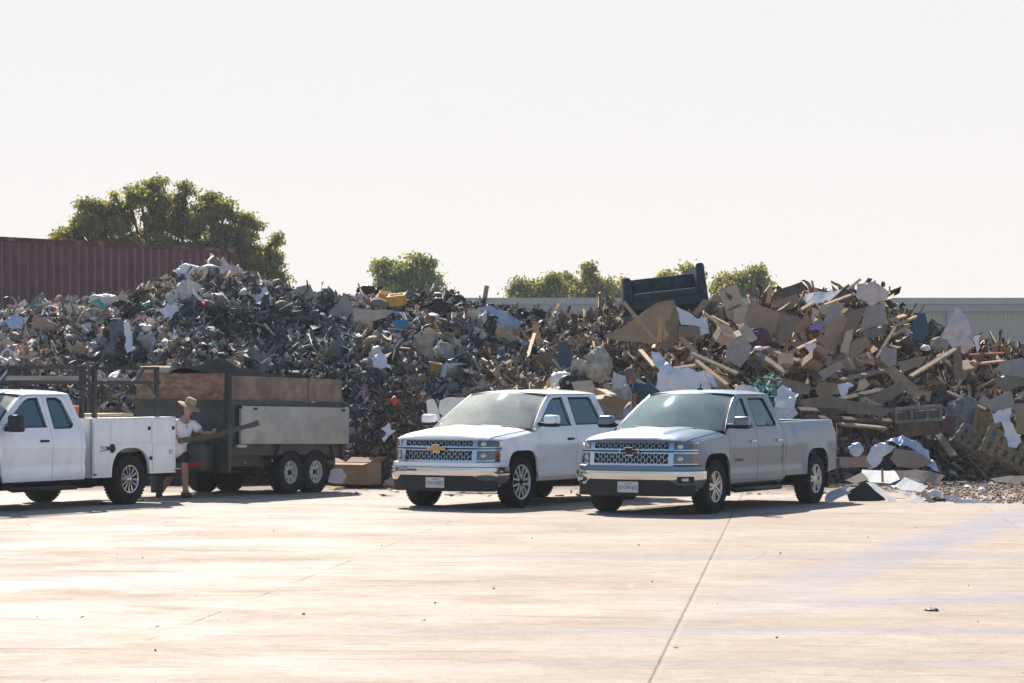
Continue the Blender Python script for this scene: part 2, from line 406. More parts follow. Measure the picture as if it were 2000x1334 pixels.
mb = MB(); mb.box(a-.2, b_+.2, .03, 22.3, zt-.54, zt-.1); mb.add([(a-.2, .03, zt-.1), (b_+.2, .03, zt-.1), (b_+.2, 11, zt+.02), (a-.2, 11, zt+.02)], [(0, 1, 2, 3)]); mb.build('roof', M_roofm, shed)
for k in range(-1, 5):
    x = (1126-1000)/F*D_SH+k*8.5-X0
    if a < x < b_:
        mb = MB(); mb.box(x-.13, x+.13, -.17, -.04, 0, zt-.625); mb.box(x-.03, x+.03, -.19, -.17, 0, zt-.7); mb.build('column', M_fascia, shed)

# ================================================================ RED CONTAINERS
M_red = mat('rusty_red_container_paint', (.15, .06, .068), .6, .0, .22, .9, .15, 20, col2=(.115, .052, .068), thr=(.45, .7))
M_redrail = mat('red_container_rail', (.10, .04, .042), .6, .1, .25, 3, col2=(.24, .16, .12), thr=(.55, .7))
M_redsun = mat('sun_caught_rib_paint', (.24, .14, .15), .7, 0, .25, 2, stretch=(1, 1, .3))  # sun catching the ribs, painted as a lighter colour on one facet
def container(name, z0):
    # long side seen; far end recedes to the right
    p = at(455, 0, 74.0); q = at(0, 0, 68.0)
    d = Vector((q.x-p.x, q.y-p.y, 0)).normalized(); L = 12.2
    ang = math.atan2(d.y, d.x)
    root = empty(name, (p.x, p.y, z0), (0, 0, ang))
    H = 2.896; mb = MB(); pr = []; x = .12
    while x < L-.3:
        pr += [(x, 0), (x+.07, 0), (x+.14, .04), (x+.21, .04)]; x += .278
    pr.append((L-.12, 0)); n = len(pr)
    # outer side faces the camera: local +y points ... towards camera is the left of d
    sgn = 1
    for (za, zb) in ((.16, H-.1),):
        vs = [(a_, b__*sgn, za) for a_, b__ in pr]+[(a_, b__*sgn, zb) for a_, b__ in pr]
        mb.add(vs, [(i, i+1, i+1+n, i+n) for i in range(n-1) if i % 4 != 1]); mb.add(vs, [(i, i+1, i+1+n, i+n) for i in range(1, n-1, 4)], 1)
    mb.box(.1, L-.1, -2.4, -.05, .1, H-.06)
    mb.build('side_wall', [M_red, M_redsun], root)
    mb = MB()
    mb.box(0, L, -.03, .06, H-.1, H); mb.box(0, L, -.03, .06, 0, .15); mb.box(0, L, -2.44, -2.38, H-.1, H)
    mb.build('rail', M_redrail, root)
    for xx in (0, L-.16):
        mb = MB(); mb.box(xx, xx+.16, -.05, .064, .0, H+.004); mb.build('corner_post', M_redrail, root)
    return root
for k in range(2):
    r = container('shipping_container', 2.9*k)
    tag(r, ['lower maroon container of the stack, mostly buried behind the left side of the heap', 'upper rusty maroon corrugated shipping container above the left side of the heap'][k], 'container', 'stacked maroon containers behind the heap')

# ================================================================ TREES
def leaf_mat(name, a, b_, t):
    m = bpy.data.materials.new(name); m.use_nodes = True; nt = m.node_tree; N = nt.nodes; L = nt.links; N.clear()
    out = N.new('ShaderNodeOutputMaterial'); at_ = N.new('ShaderNodeAttribute'); at_.attribute_name = 'Col'
    d = N.new('ShaderNodeBsdfDiffuse'); tr = N.new('ShaderNodeBsdfTranslucent'); gl = N.new('ShaderNodeBsdfGlossy'); gl.inputs['Roughness'].default_value = .45
    hs = N.new('ShaderNodeMixRGB'); hs.blend_type = 'MULTIPLY'; hs.inputs[0].default_value = 1; hs.inputs[2].default_value = t+(1,)
    L.new(at_.outputs['Color'], d.inputs[0]); L.new(at_.outputs['Color'], hs.inputs[1]); L.new(hs.outputs[0], tr.inputs[0])
    m1 = N.new('ShaderNodeMixShader'); m1.inputs[0].default_value = .5; L.new(d.outputs[0], m1.inputs[1]); L.new(tr.outputs[0], m1.inputs[2])
    m2 = N.new('ShaderNodeMixShader'); m2.inputs[0].default_value = .05; L.new(m1.outputs[0], m2.inputs[1]); L.new(gl.outputs[0], m2.inputs[2])
    L.new(m2.outputs[0], out.inputs[0]); return m
M_leaf = leaf_mat('leaf', 0, 0, (1.9, 1.75, .8))
M_bark = mat('bark', (.10, .075, .055), .9, 0, .3, 6, .4)
def tree(name, label, lobes, D, bx, nclus, per, leaf, seed, group=None, depth=1.0, tint=(1, 1, 1)):
    R = np.random.default_rng(seed); s = F/D
    base = at(bx, 0, D); root = empty(name, (base.x, D, 0)); tag(root, label, 'tree', group)
    C = []; 
    for (px, py, r) in lobes:
        p = at(px, py, D); rr = r/s
        C.append((p.x-base.x, R.uniform(-1, 1)*rr*.7*depth, p.z, rr))
    SL = []
    for c in C:
        for k in range(11 if c[3] > .5 else 6):
            d = R.normal(size=3); d /= np.linalg.norm(d); q = R.uniform(.4, 1.02)
            SL.append((c[0]+d[0]*q*c[3], c[1]+d[1]*q*c[3]*depth, c[2]+d[2]*q*c[3], c[3]*R.uniform(.17, .38)))
    w_ = np.array([c[3]**1.6 for c in SL]); w_ /= w_.sum()
    pts = []; idx = R.choice(len(SL), nclus, p=w_)
    for i in idx:
        c = SL[i]; d = R.normal(size=3); d[2] = d[2]*.8+.15; d /= np.linalg.norm(d); q = R.uniform(.3, 1.08)
        pts.append((c[0]+d[0]*q*c[3], c[1]+d[1]*q*c[3], c[2]+d[2]*q*c[3]*.85))
    pts = np.array(pts)
    V = []; Fc = []; Cc = []
    n = nclus*per; cen = np.repeat(pts, per, 0)+R.normal(size=(n, 3))*leaf*np.array([1.1, 1.1, .7])
    # leaf directions: outwards and drooping
    d = R.normal(size=(n, 3)); d[:, 2] -= .5; d /= np.linalg.norm(d, axis=1)[:, None]
    u = R.normal(size=(n, 3)); u -= d*(u*d).sum(1)[:, None]; u /= np.linalg.norm(u, axis=1)[:, None]
    L_ = leaf*R.uniform(.6, 1.3, n)[:, None]; W_ = L_*R.uniform(.28, .42, n)[:, None]
    V = np.stack([cen, cen+d*L_*.45+u*W_, cen+d*L_+np.array([0, 0, -.25])*L_, cen+d*L_*.5-u*W_], 1).reshape(-1, 3)
    Fc = np.arange(n*4).reshape(n, 4)
    cl = R.uniform(0, 1, nclus); cl = np.repeat(cl, per); v = R.uniform(.75, 1.25, n)
    a = np.array([.08, .105, .045]); b = np.array([.27, .25, .075])
    colr = (a+(b-a)*(cl[:, None]**1.5))*v[:, None]*np.array(tint)
    np_mesh('crown', V, Fc, M_leaf, np.repeat(colr, 4, 0), root)
    mb = MB(); zc = min(c[2] for c in C)
    top = Vector((0, 0, max(1.5, zc*.55))); mb.tube([(0, 0, -.1), (R.uniform(-.1, .1), 0, top.z*.5), top], [.32, .24, .2], 10)
    for c in C:
        e = Vector(c[:3]); mid = top.lerp(e, .5)+Vector((R.uniform(-.3, .3), R.uniform(-.3, .3), .25*c[3]))
        mb.tube([top, mid, e], [.15, .09, .03], 6)
        for k in range(4):
            dd = Vector(R.normal(size=3)).normalized()*c[3]*.8
            mb.tube([mid.lerp(e, .6), e+dd*.5, e+dd], [.05, .03, .012], 4)
    mb.build('trunk', M_bark, root)
    return root
tree('broadleaf_tree', 'biggest tree, wide spreading olive green crown rising behind the maroon container', [
    (300, 395, 38), (255, 388, 22), (345, 420, 45), (400, 420, 42), (440, 430, 35), (470, 460, 40), (230, 420, 30), (180, 425, 34), (160, 455, 34), (125, 460, 20),
    (220, 460, 45), (290, 460, 50), (360, 470, 50), (430, 480, 50), (480, 500, 40), (515, 500, 30), (540, 465, 14), (530, 530, 28), (500, 540, 35), (550, 550, 14), (330, 500, 45), (240, 500, 40), (170, 490, 40),
    (420, 530, 50), (360, 375, 18), (305, 368, 20), (275, 370, 14), (225, 380, 10), (300, 540, 50)], 108, 330, 3500, 26, .13, 3)
grp = 'trees beyond the rubbish heap'
tree('broadleaf_tree', 'small round dark green tree showing left of centre above the heap', [(760, 540, 30), (800, 520, 20), (830, 535, 28), (745, 525, 14), (785, 560, 32), (845, 555, 20), (815, 565, 28), (815, 508, 9)], 135, 795, 420, 20, .19, 5, grp, tint=(.85, .95, 1.1))
tree('broadleaf_tree', 'low wide dense green tree above the shed roof in the middle', [(1010, 570, 20), (1040, 565, 22), (1075, 562, 22), (1020, 560, 14), (1100, 568, 20), (1060, 580, 25)], 140, 1050, 380, 20, .18, 6, grp)
tree('broadleaf_tree', 'taller thin tree with a pointed tip right of the low wide tree', [(1120, 550, 16), (1150, 535, 15), (1152, 526, 8), (1170, 550, 16), (1190, 558, 14), (1135, 565, 22), (1165, 570, 22), (1100, 548, 9)], 143, 1145, 330, 20, .17, 7, grp)
tree('broadleaf_tree', 'sparse yellowish tree just left of the dark sofa', [(1205, 565, 12), (1215, 572, 13), (1200, 585, 18), (1216, 545, 5)], 146, 1205, 90, 22, .2, 8, grp, tint=(1.5, 1.2, .8))
tree('broadleaf_tree', 'treetop peeping over the back of the dark sofa', [(1345, 532, 14), (1315, 545, 14), (1350, 550, 20), (1298, 543, 8)], 141, 1340, 90, 24, .2, 9, grp)
tree('broadleaf_tree', 'leafy green tree right of the sofa behind the tan door panel', [(1450, 535, 15), (1480, 540, 20), (1410, 548, 16), (1430, 565, 26), (1470, 570, 28), (1490, 560, 18), (1395, 558, 10), (1440, 590, 30)], 139, 1450, 380, 20, .18, 10, grp)

# ---------------------------------------------------------------- hazy air
hz = MB(); hz.box(-60, 75, -6, 165, -1.2, 16)
hm_ = bpy.data.materials.new('haze_air'); hm_.use_nodes = True; n_ = hm_.node_tree.nodes; n_.clear()
ho_ = n_.new('ShaderNodeOutputMaterial'); pv = n_.new('ShaderNodeVolumePrincipled'); pv.inputs['Color'].default_value = (.86, .92, 1, 1); pv.inputs['Density'].default_value = .0003; pv.inputs['Anisotropy'].default_value = .25
hm_.node_tree.links.new(pv.outputs[0], ho_.inputs['Volume'])
tag(hz.build('haze', hm_), kind='stuff', label='thin dusty haze over the yard', cat='haze')
# ================================================================ VEHICLES
M_white = mat('white_car_paint', (.86, .86, .87), .32, 0, .04, 1.5, coat=.8, col2=(.60, .57, .52), thr=(.55, .85))
M_white2 = mat('white_work_truck_paint', (.83, .84, .87), .35, 0, .05, 1.5, coat=.6, col2=(.60, .58, .55), thr=(.55, .85))
M_silver = mat('silver_metallic_paint', (.13, .175, .225), .4, .55, .05, 1.5, coat=.45, col2=(.18, .19, .20), thr=(.6, .9))
M_black = mat('black_plastic', (.014, .016, .018), .55, spec=.3)
M_blackm = mat('black_underbody', (.02, .02, .022), .8)
M_int = mat('grey_cabin_trim', (.06, .058, .055), .8)
M_chrome = mat('chrome', (.56, .56, .58), .10, 1.0, bump=.12, bscale=3)
M_chromeb = mat('satin_chrome', (.55, .57, .6), .25, 1.0)
M_alu = mat('wheel_alloy', (.5, .5, .5), .35, .85)
M_mach = mat('machined_alloy', (.72, .72, .73), .35, .5)
M_rubber = mat('tyre_rubber', (.018, .019, .021), .85, 0, .25, 8, .2, 60)
M_glass = glass_mat('side_window_glass', (.10, .24, .30), refl=.95)
M_glassd = glass_mat('privacy_glass', (.02, .06, .08), refl=.8)
M_wind = glass_mat('windscreen_glass', (.55, .62, .6), dusty=.8, dust_sheen_col=(.58, .57, .48))
M_lens = mat('headlamp_lens', (.42, .42, .40), .12, .5, coat=1)
M_lensd = mat('headlamp_housing', (.10, .11, .12), .25, .6, coat=1)
M_amber = mat('amber_lens', (.22, .085, .035), .2, .2, coat=1)
M_red = M_red
M_redl = mat('red_tail_lens', (.35, .015, .015), .2, 0, coat=1)
M_gold = mat('gold_badge', (.55, .30, .06), .35, .4)
M_plate = mat('licence_plate', (.62, .60, .62), .45)
M_ink = mat('plate_lettering', (.10, .11, .20), .5)
M_inkr = mat('plate_red_lettering', (.5, .08, .1), .5)
PL = [(0, .97), (.3, .962), (.55, .94), (.72, .90), (.84, .84), (.93, .74), (.97, .60), (.988, .40), (.995, .0)]   # plan curve of the nose (y, x)
PLa = [0.]
for (y0, x0), (y1, x1) in zip(PL, PL[1:]): PLa.append(PLa[-1]+math.dist((y0, x0), (y1, x1)))
def plan(u):
    u = abs(u)
    for i in range(len(PL)-1):
        if u <= PLa[i+1] or i == len(PL)-2:
            t = (u-PLa[i])/(PLa[i+1]-PLa[i]); return lerp(PL[i][0], PL[i+1][0], t), lerp(PL[i][1], PL[i+1][1], t)
def uof(x):       # arc length at which the plan curve has come back to x
    for i in range(len(PL)-1):
        if PL[i][1] >= x >= PL[i+1][1]: return PLa[i]+(PLa[i+1]-PLa[i])*(PL[i][1]-x)/(PL[i][1]-PL[i+1][1])
    return PLa[-1]
def wrap(u, z, off=0.):
    y, x = plan(u); y2, x2 = plan(abs(u)+.05); y1, x1 = plan(max(0, abs(u)-.05))
    if abs(u) < .05: x1 = x2+.0; y1 = -y2
    t = Vector((x2-x1, y2-y1)).normalized(); n = Vector((-t.y, t.x))
    if n.x*1+n.y*.3 < 0: n = -n
    tz = .06*max(0, (z-.95)/.2)**2*.5+.13*max(0, z-.70)
    return Vector((x+n.x*off-tz, (y+n.y*off)*(1 if u >= 0 else -1), z))
def plx(y): return interp(abs(y), [(a, b) for a, b in PL])

def make_pickup(name, c):
    root = empty(name, (0, 0, 0)); P = c['paint']; wb = c['wb']; xs = c['seam']; xB = c['xB']; xc = c['xcab']; rb = c['roofback']; tail = c['tail']
    A = .45; AZ = .92; zt = .40; sill = c.get('sill', .47)
    def halfw(x):
        if x > 0: 
            best = .995
            for i in range(len(PL)-1):
                if PL[i][1] >= x >= PL[i+1][1]: best = lerp(PL[i][0], PL[i+1][0], (PL[i][1]-x)/(PL[i][1]-PL[i+1][1]))
            return best
        t = (-x-(tail-.14))/.14
        return .995-(.05*clamp(t)**2 if t > 0 else 0)
    def tum(z): return (.03*((.6-z)/.15)**2 if z < .6 else 0)+(.055*(clamp((z-1)/.27))**1.7)+(max(0, z-1.27)*.37)
    def side(x, z, off=0.):
        y = halfw(x)-tum(z)
        for cx in (0, -wb):
            d = (abs((x-cx)/A)**4+max(0, (z-zt)/(AZ-zt))**4)**.25
            if z < 1.1: y += .022*math.exp(-((d-1.02)/.10)**2)
        y += .010*math.exp(-((z-.99)/.05)**2)*(1 if x < -.3 else 0) - .018*math.exp(-((z-.70)/.11)**2)*(1 if -wb+.6 < x < -.5 else 0)
        if x < -wb+.9 and x < -xc and z > 1.0: y += .012*math.sin(clamp((z-1.0)/.3)*PI)
        return Vector((x, y+off, z))
    def arch(cx, grow=0., t0=0, t1=180, n=28):
        out = []
        for i in range(n+1):
            t = math.radians(lerp(t0, t1, i/n)); cs, sn = math.cos(t), math.sin(t)
            out.append((cx+(A+grow)*math.copysign(abs(cs)**.5, cs), zt+(AZ-zt+grow)*abs(sn)**.5))
        return out
    zs = lambda x: 1.09+(.64-x)*.105
    def mirror(fn, s): return (lambda x, z: (lambda p: Vector((p.x, p.y*s, p.z)))(fn(x, z)))
    # --- sides
    Al = lambda z, d=0.: (-.40-d-(z-1.25)/.55*.84)          # A-pillar line x(z)
    W1 = [(xs-.10, 1.295), (Al(1.33, .135), 1.34), (Al(1.60, .135), 1.60), (Al(1.70, .15), 1.70), (Al(1.75, .20), 1.745), (-xB+.11, 1.755), (-xB+.075, 1.295)]
    D1 = [(xs, sill), (xs, 1.20), (xs-.02, 1.25), (Al(1.30, .07), 1.30), (Al(1.765, .07), 1.765), (Al(1.785, .13), 1.79), (-xB+.006, 1.795), (-xB+.006, sill)]
    rearslope = lambda z, d: -xc+d+(clamp((z-1.33)/.47))*(xc-rb)
    D2 = [(-xB-.006, sill), (-xB-.006, 1.795), (rearslope(1.79, .17), 1.79), (rearslope(1.70, .12), 1.70), (rearslope(1.33, .12), 1.33), (-xc+.10, 1.2), (-xc+.09, sill)]
    W2 = [(-xB-.085, 1.305), (-xB-.085, 1.755), (rearslope(1.75, .26), 1.755), (rearslope(1.72, .22), 1.72), (rearslope(1.36, .205), 1.36), (-xc+.26, 1.31)]
    if c.get('arc2'): W2 = [(-xB-.09, 1.27), (-xB-.10, 1.72), (-xB-.13, 1.755), (rearslope(1.75, .34), 1.755), (rearslope(1.70, .25), 1.70), (rearslope(1.33, .22), 1.34), (-xc+.26, 1.29), (-xc+.32, 1.27)]
    CAB = [(-.40, 1.24), (Al(1.81), 1.81), (-1.35, 1.815), (-rb, 1.815), (rearslope(1.70, 0), 1.70), (-xc, 1.33), (-xc, sill), (xs-.003, sill), (xs-.003, 1.16)]
    FEN = [(.635, .68), (.47, .665)]+[p for p in arch(0, 0, 2, 180) if p[1] > .44]+[(xs+.006, sill), (xs+.006, 1.205), (xs+.02, zs(xs)), (0, zs(0)), (.3, zs(.3)), (.635, zs(.635))]
    bed = not c.get('service')
    if bed:
        BED = [(-xc-.012, .50)]+[p for p in reversed(arch(-wb, 0, 0, 180)) if p[1] > .50 or p[0] < -wb][::1]
        ar = [p for p in arch(-wb, 0, 0, 180) if p[1] > .5]
        BED = [(-xc-.012, .50), (-wb+A, .50)]+ar+[(-wb-A, .50), (-tail, .58), (-tail, 1.375), (-xc-.012, 1.355)]
    for s in (1, -1):
        f = mirror(side, s); g = mirror(lambda x, z: side(x, z, -.03), s)
        mb = MB(); panel(mb, FEN, [], f, .07, edge=1, edgedir=g); mb.build('fender', P, root)
        mb = MB(); panel(mb, CAB, [scalepoly(D1, .008), scalepoly(D2, .008)], f, .07, edge=1, edgedir=g); mb.build('pillars', P, root)
        for D_, W_, gm in ((D1, W1, c.get('glass1', M_glass)), (D2, W2, c.get('glass2', M_glassd))):
            mb = MB(); panel(mb, D_, [W_], f, .07, edge=1, edgedir=g); dr = mb.build('door', P, root)
            mb = MB(); panel(mb, scalepoly(W_, .02), [], mirror(lambda x, z: side(x, z, -.022), s), .1); mb.build('window', gm, dr)
            fr = MB(); panel(fr, scalepoly(W_, .006), [scalepoly(W_, -.018)], mirror(lambda x, z: side(x, z, .002), s), .1); fr.build('window_seal', M_black, dr)
            front = D_ is D1
            if front or c.get('rearhandle', 1):
                hx = (-xB+.20) if front else (-xc+.27 if not c.get('crew') else -xc+.36)
                p = f(hx, 1.075); mb = MB(); mb.bbox(hx-.10, hx+.10, p.y-.012, p.y+.03 if s > 0 else p.y+.012, 1.06, 1.095, .012) if s > 0 else mb.bbox(hx-.10, hx+.10, p.y-.03, p.y+.012, 1.06, 1.095, .012)
                mb.build('handle', c['handle'], dr)
                mb = MB(); mb.bbox(hx-.085, hx+.085, p.y-.02, p.y+.008, 1.035, 1.12, .015) if s > 0 else mb.bbox(hx-.085, hx+.085, p.y-.008, p.y+.02, 1.035, 1.12, .015)
        # rocker + liner
        mb = MB(); mb.tube([(xs, s*.90, .46), (-xc+.02 if bed else -xc, s*.90, .46)], .055, 8); mb.build('rocker_panel', c.get('rocker', P), root)
        if c.get('step'):
            mb = MB(); mb.tube([(xs-.1, s*.80, .42), (xs-.18, s*1.0, .33), (-xc+.25, s*1.0, .33), (-xc+.17, s*.80, .42)], .04, 8); mb.build('step_bar', M_black, root)
        # mirror
        mx = xs-.10; mb = MB(); big = c.get('bigmirror')
        hz0, hz1, yw = ((1.24, 1.50, .24) if big else (1.29, 1.475, .25))
        y0 = .955
        sh = MB(); sh.bbox(mx-.05, mx+.12, s*(y0+.09) if s > 0 else s*(y0+.09+yw), s*(y0+.09+yw) if s > 0 else s*(y0+.09), hz0, hz1, .045, 0, seg=3)
        sh.bbox(mx-.02, mx+.06, min(s*(y0-.06), s*(y0+.12)), max(s*(y0-.06), s*(y0+.12)), hz0+.0, hz0+.07, .02, 1)
        mo = sh.build('wing_mirror', [c.get('mirror', P), M_black], root)
        lo = MB(); lo.bbox(mx-.054, mx+.124, min(s*(y0+.086), s*(y0+.094+yw)), max(s*(y0+.086), s*(y0+.094+yw)), hz0-.006, hz0+.075, .04, 0, seg=3)
        lo.build('mirror_base', M_black, mo)
        gl = MB(); gl.box(mx-.056, mx-.05, min(s*(y0+.12), s*(y0+.06+yw)), max(s*(y0+.12), s*(y0+.06+yw)), hz0+.03, hz1-.03); gl.build('mirror_glass', M_chrome, mo)
        # headlamps (upper and lower on each side)
        ue = uof(.645)
        for (za, zb, lower) in ((.985, 1.08, False), (.775, .925, True)):
            mb = MB(); am = ue-.10
            panel(mb, [(.70, za), (am, za), (am, zb), (.70, zb)], [], (lambda z_s: (lambda u, z: wrap(u*z_s, z, .006)))(s), .05, 0)
            panel(mb, [(am, za), (ue, za), (ue, zb), (am, zb)], [], (lambda z_s: (lambda u, z: wrap(u*z_s, z, .006)))(s), .05, 1)
            hl = mb.build('headlight', [M_lensd, M_amber], root)
            mb = MB(); pc = wrap(s*(.80 if lower else .79), (za+zb)/2, .006); nrm = (wrap(s*.80, .9, .1)-wrap(s*.80, .9, 0)).normalized()
            M = Matrix.Translation(pc) @ nrm.to_track_quat('Y', 'Z').to_matrix().to_4x4()
            mb.lathe([(.001, .012), (.035, .010), (.045, .004), (.05, -.01)], 14, 0, M); mb.build('lamp', M_lens, hl)
        # headlamp chrome frame
        for (za, zb) in ((1.08, 1.095), (.925, .985), (.76, .775)):
            mb = MB(); panel(mb, [(.69, za), (ue+.01, za), (ue+.01, zb), (.69, zb)], [], (lambda z_s: (lambda u, z: wrap(u*z_s, z, .014)))(s), .05, 0)
            mb.build('headlight_trim', M_chrome if za != .925 else M_chromeb, root)
        if 1:
            mb = MB(); panel(mb, [(.70, .948), (ue+.012, .948), (ue+.012, .966), (.70, .966)], [], (lambda z_s: (lambda u, z: wrap(u*z_s, z, .020)))(s), .05, 0); mb.build('trim_line', M_black, root)
    # --- front face
    UE = uof(.50)
    W = lambda off: (lambda u, z: wrap(u, z, off))
    mb = MB(); ho = [(-.62, .995), (.62, .995), (.62, 1.085), (-.62, 1.085)]; hl_ = [(-.62, .775), (.62, .775), (.62, .925), (-.62, .925)]
    panel(mb, [(-.70, .73), (.70, .73), (.70, 1.115), (-.70, 1.115)], [ho, hl_], W(.022), .06, edge=1, edgedir=W(-.03)); mb.build('grille_surround', M_chrome, root)
    gb = MB(); panel(gb, [(-.64, .76), (.64, .76), (.64, 1.08), (-.64, 1.08)], [], W(-.03), .1)
    gr = gb.build('grille', M_black, root)
    HXS = [MB(), MB()]; hx = HXS[0]
    def strip(u0, z0, u1, z1, w_):
        d = Vector((u1-u0, z1-z0)).normalized(); n = Vector((-d.y, d.x))*w_/2
        hx.add([wrap(u0+n.x, z0+n.y, .004), wrap(u1+n.x, z1+n.y, .004), wrap(u1-n.x, z1-n.y, .004), wrap(u0-n.x, z0-n.y, .004)], [(0, 1, 2, 3)])
    for (za, zb, rows) in ((.995, 1.085, 2), (.775, .925, 3)):
        hx = HXS[0] if rows == 2 else HXS[1]
        h = (zb-za)/rows; w_ = .104
        for r in range(rows+1):
            z = za+r*h; off = (r % 2)*w_/2; k = -9
            while k < 9:
                u = k*w_+off; k += 1
                if abs(u) > .60: continue
                strip(max(-.62, u-.015), z, min(.62, u+.015), z, .009)
                if r < rows:
                    for sg in (-1, 1):
                        ux = u+sg*.015; un = u+sg*(w_/2-.015)
                        if abs(un) < .62: strip(ux, z, un, z+h, .008)
    for q_ in HXS: q_.build('honeycomb', M_chromeb, gr)
    mb = MB(); panel(mb, [(-.70, .947), (.70, .947), (.70, .968), (-.70, .968)], [], W(.028), .06); mb.build('centre_bar', M_black, root)
    # badge (a wide cross with slanted ends)
    bw, bh = .155, .052
    bt = [(-bw, -.018), (-.055, -.018), (-.055, -bh), (.065, -bh), (.065, -.018), (bw, -.018), (bw-.022, .022), (.055, .022), (.055, bh), (-.065, bh), (-.065, .022), (-bw+.022, .022)]
    mb = MB(); mb.prism([(a*1.12, b*1.22+.957) for a, b in bt], .985, 1.0, 0, plane='yz'); mb.prism([(a, b+.957) for a, b in bt], .99, 1.008, 1, plane='yz')
    mb.build('badge', [M_chrome, c['badge']], root)
    # bumper
    mb = MB(); panel(mb, [(-UE, .668), (UE, .668), (UE, .735), (-UE, .735)], [], W(.045), .08)
    mb.grid(lambda a, b: wrap(lerp(-UE, UE, a), .735, lerp(.045, -.02, b))+Vector((0, 0, .02*b)), 40, 2); mb.build('bumper_top', P, root)
    ch = [(-UE, .662), (UE, .662), (UE, .46), (uof(.64), .36), (.86, .36), (.76, .46), (.66, .535), (-.66, .535), (-.76, .46), (-.86, .36), (-uof(.64), .36), (-UE, .46)]
    fogs = [[(s_*a_, b_) for a_, b_ in ((.76, .49), (.98, .49), (.98, .585), (.76, .585))] for s_ in (1, -1)]
    mb = MB(); panel(mb, ch, fogs if c.get('fog') else [], (lambda u, z: wrap(u, z, .09-((z-.615)/.13)**2*.03)), .04, edge=1, edgedir=W(.0)); mb.build('front_bumper', M_chrome, root)
    mb = MB(); panel(mb, [(-1.0, .285), (1.0, .285), (1.06, .55), (-1.06, .55)], [], W(.045), .08); panel(mb, [(-UE, .40), (UE, .40), (UE, .64), (-UE, .64)], [], W(.02), .08)
    mb.build('air_dam', M_black, root)
    if c.get('fog'):
        for s in (1, -1):
            mb = MB(); q = wrap(s*.87, .537, .04); mb.bbox(q.x-.03, q.x+.03, q.y-.06, q.y+.06, .505, .57, .015); mb.build('fog_lamp', M_lens, root)
    mb = MB(); mb.box(1.018, 1.03, -.17, .17, .34, .50); mb.box(1.028, 1.036, -.172, -.158, .338, .502); mb.box(1.028, 1.036, .158, .172, .338, .502); mb.box(1.028, 1.036, -.158, .158, .338, .347); mb.box(1.028, 1.036, -.158, .158, .493, .502)
    pl = mb.build('licence_plate', [M_plate], root)
    R = Matrix(((0, 0, 1, 1.031), (1, 0, 0, 0), (0, 1, 0, .41), (0, 0, 0, 1)))
    text_mesh('plate_number', c['plate'], .085, M_ink, pl, R)
    R2 = R.copy(); R2[2][3] = .473; text_mesh('plate_state', 'California', .035, M_inkr, pl, R2)
    # hood
    def hood(t, s_):
        t = t*2-1; s2 = s_
        xe = lerp(.655, -.46, s2); Ye = halfw(xe)-tum(zs(xe))-.002
        xf = plx(abs(t)*(halfw(.655)-.002))-.012; xr = -.10-.36*t*t
        x = lerp(xf, xr, s2); y = t*Ye
        zed = zs(xe); zc = 1.118+.085*(1-math.exp(-s2*14))+.085*s2+.012*math.sin(PI*s2)
        z = zed+(zc-zed)*(1-abs(t)**4.5)
        if s2 < .0001: z = 1.102
        e = abs(abs(t)-.52); z += (.020*(1/(1+math.exp((abs(t)-.50)*50))))*clamp(s2*5)*1.0
        return Vector((x, y, z))
    mb = MB(); mb.grid(lambda a, b: hood(b, a**1.6), 34, 60)
    mb.grid(lambda a, b: lerp(hood(b, 0), wrap((b*2-1)*uof(.66), 1.095, -.02), 1)*a+hood(b, 0)*(1-a), 1, 60)
    mb.build('hood', P, root)
    for s in (1, -1):      # shut line of the hood
        mb = MB(); 
        pts = [hood(.5+s*.455, a**1.6)+Vector((0, 0, .002)) for a in np.linspace(.03, 1, 16)]
        mb.tube(pts, .0045, 4); mb.build('hood_seam', M_blackm, root)
    # cowl and wipers
    mb = MB(); mb.grid(lambda a, b: Vector((-.08-.36*(b*2-1)**2-.12*a+.06, (b*2-1)*.90, 1.235+.02*(1-(b*2-1)**2)+.004*a)), 2, 20); mb.build('cowl', M_black, root)
    # windscreen
    zr = 1.8
    def ws(a, b):
        t = b*2-1
        lo = Vector((-.13-.28*t*t, t*(side(-.41, 1.25).y-.012), 1.25+.02*(1-t*t)))
        hi = Vector((-1.10-.13*t*t, t*(side(-1.0, zr).y-.03), zr-.005+.045*(1-t*t)))
        p = lo.lerp(hi, a); p.x += .03*math.sin(PI*a); p.z += .018*math.sin(PI*a); return p
    mb = MB(); mb.grid(ws, 12, 24); mb.build('windscreen', c.get('wind', M_wind), root)
    mb = MB()
    for (a0, a1, b0, b1) in ((0, .035, 0, 1), (.965, 1, 0, 1), (0, 1, 0, .02), (0, 1, .98, 1)):
        mb.grid(lambda a, b, q=(a0, a1, b0, b1): ws(lerp(q[0], q[1], a), lerp(q[2], q[3], b))+Vector((.003, 0, .003)), 6, 20)
    mb.build('windscreen_seal', M_black, root)
    for yy in (.55, -.05):
        mb = MB(); mb.tube([ws(.01, .5+yy/1.9)+Vector((.02, 0, .02)), ws(.035, .5+(yy-.5)/1.9)+Vector((.02, 0, .025))], .012, 5); mb.build('wiper', M_black, root)
    # A pillar covering between glass and side
    for s in (1, -1):
        mb = MB()
        def ap(a, b):
            z = lerp(1.24, 1.81, a); p1 = side(Al(z), z); p0 = ws(clamp((z-1.25)/.55), 1)
            p = Vector(p1).lerp(p0, b)+Vector((.012, .012, .004))*math.sin(PI*b); return Vector((p.x, p.y*s, p.z))
        mb.grid(ap, 12, 4); mb.build('windscreen_pillar', P, root)
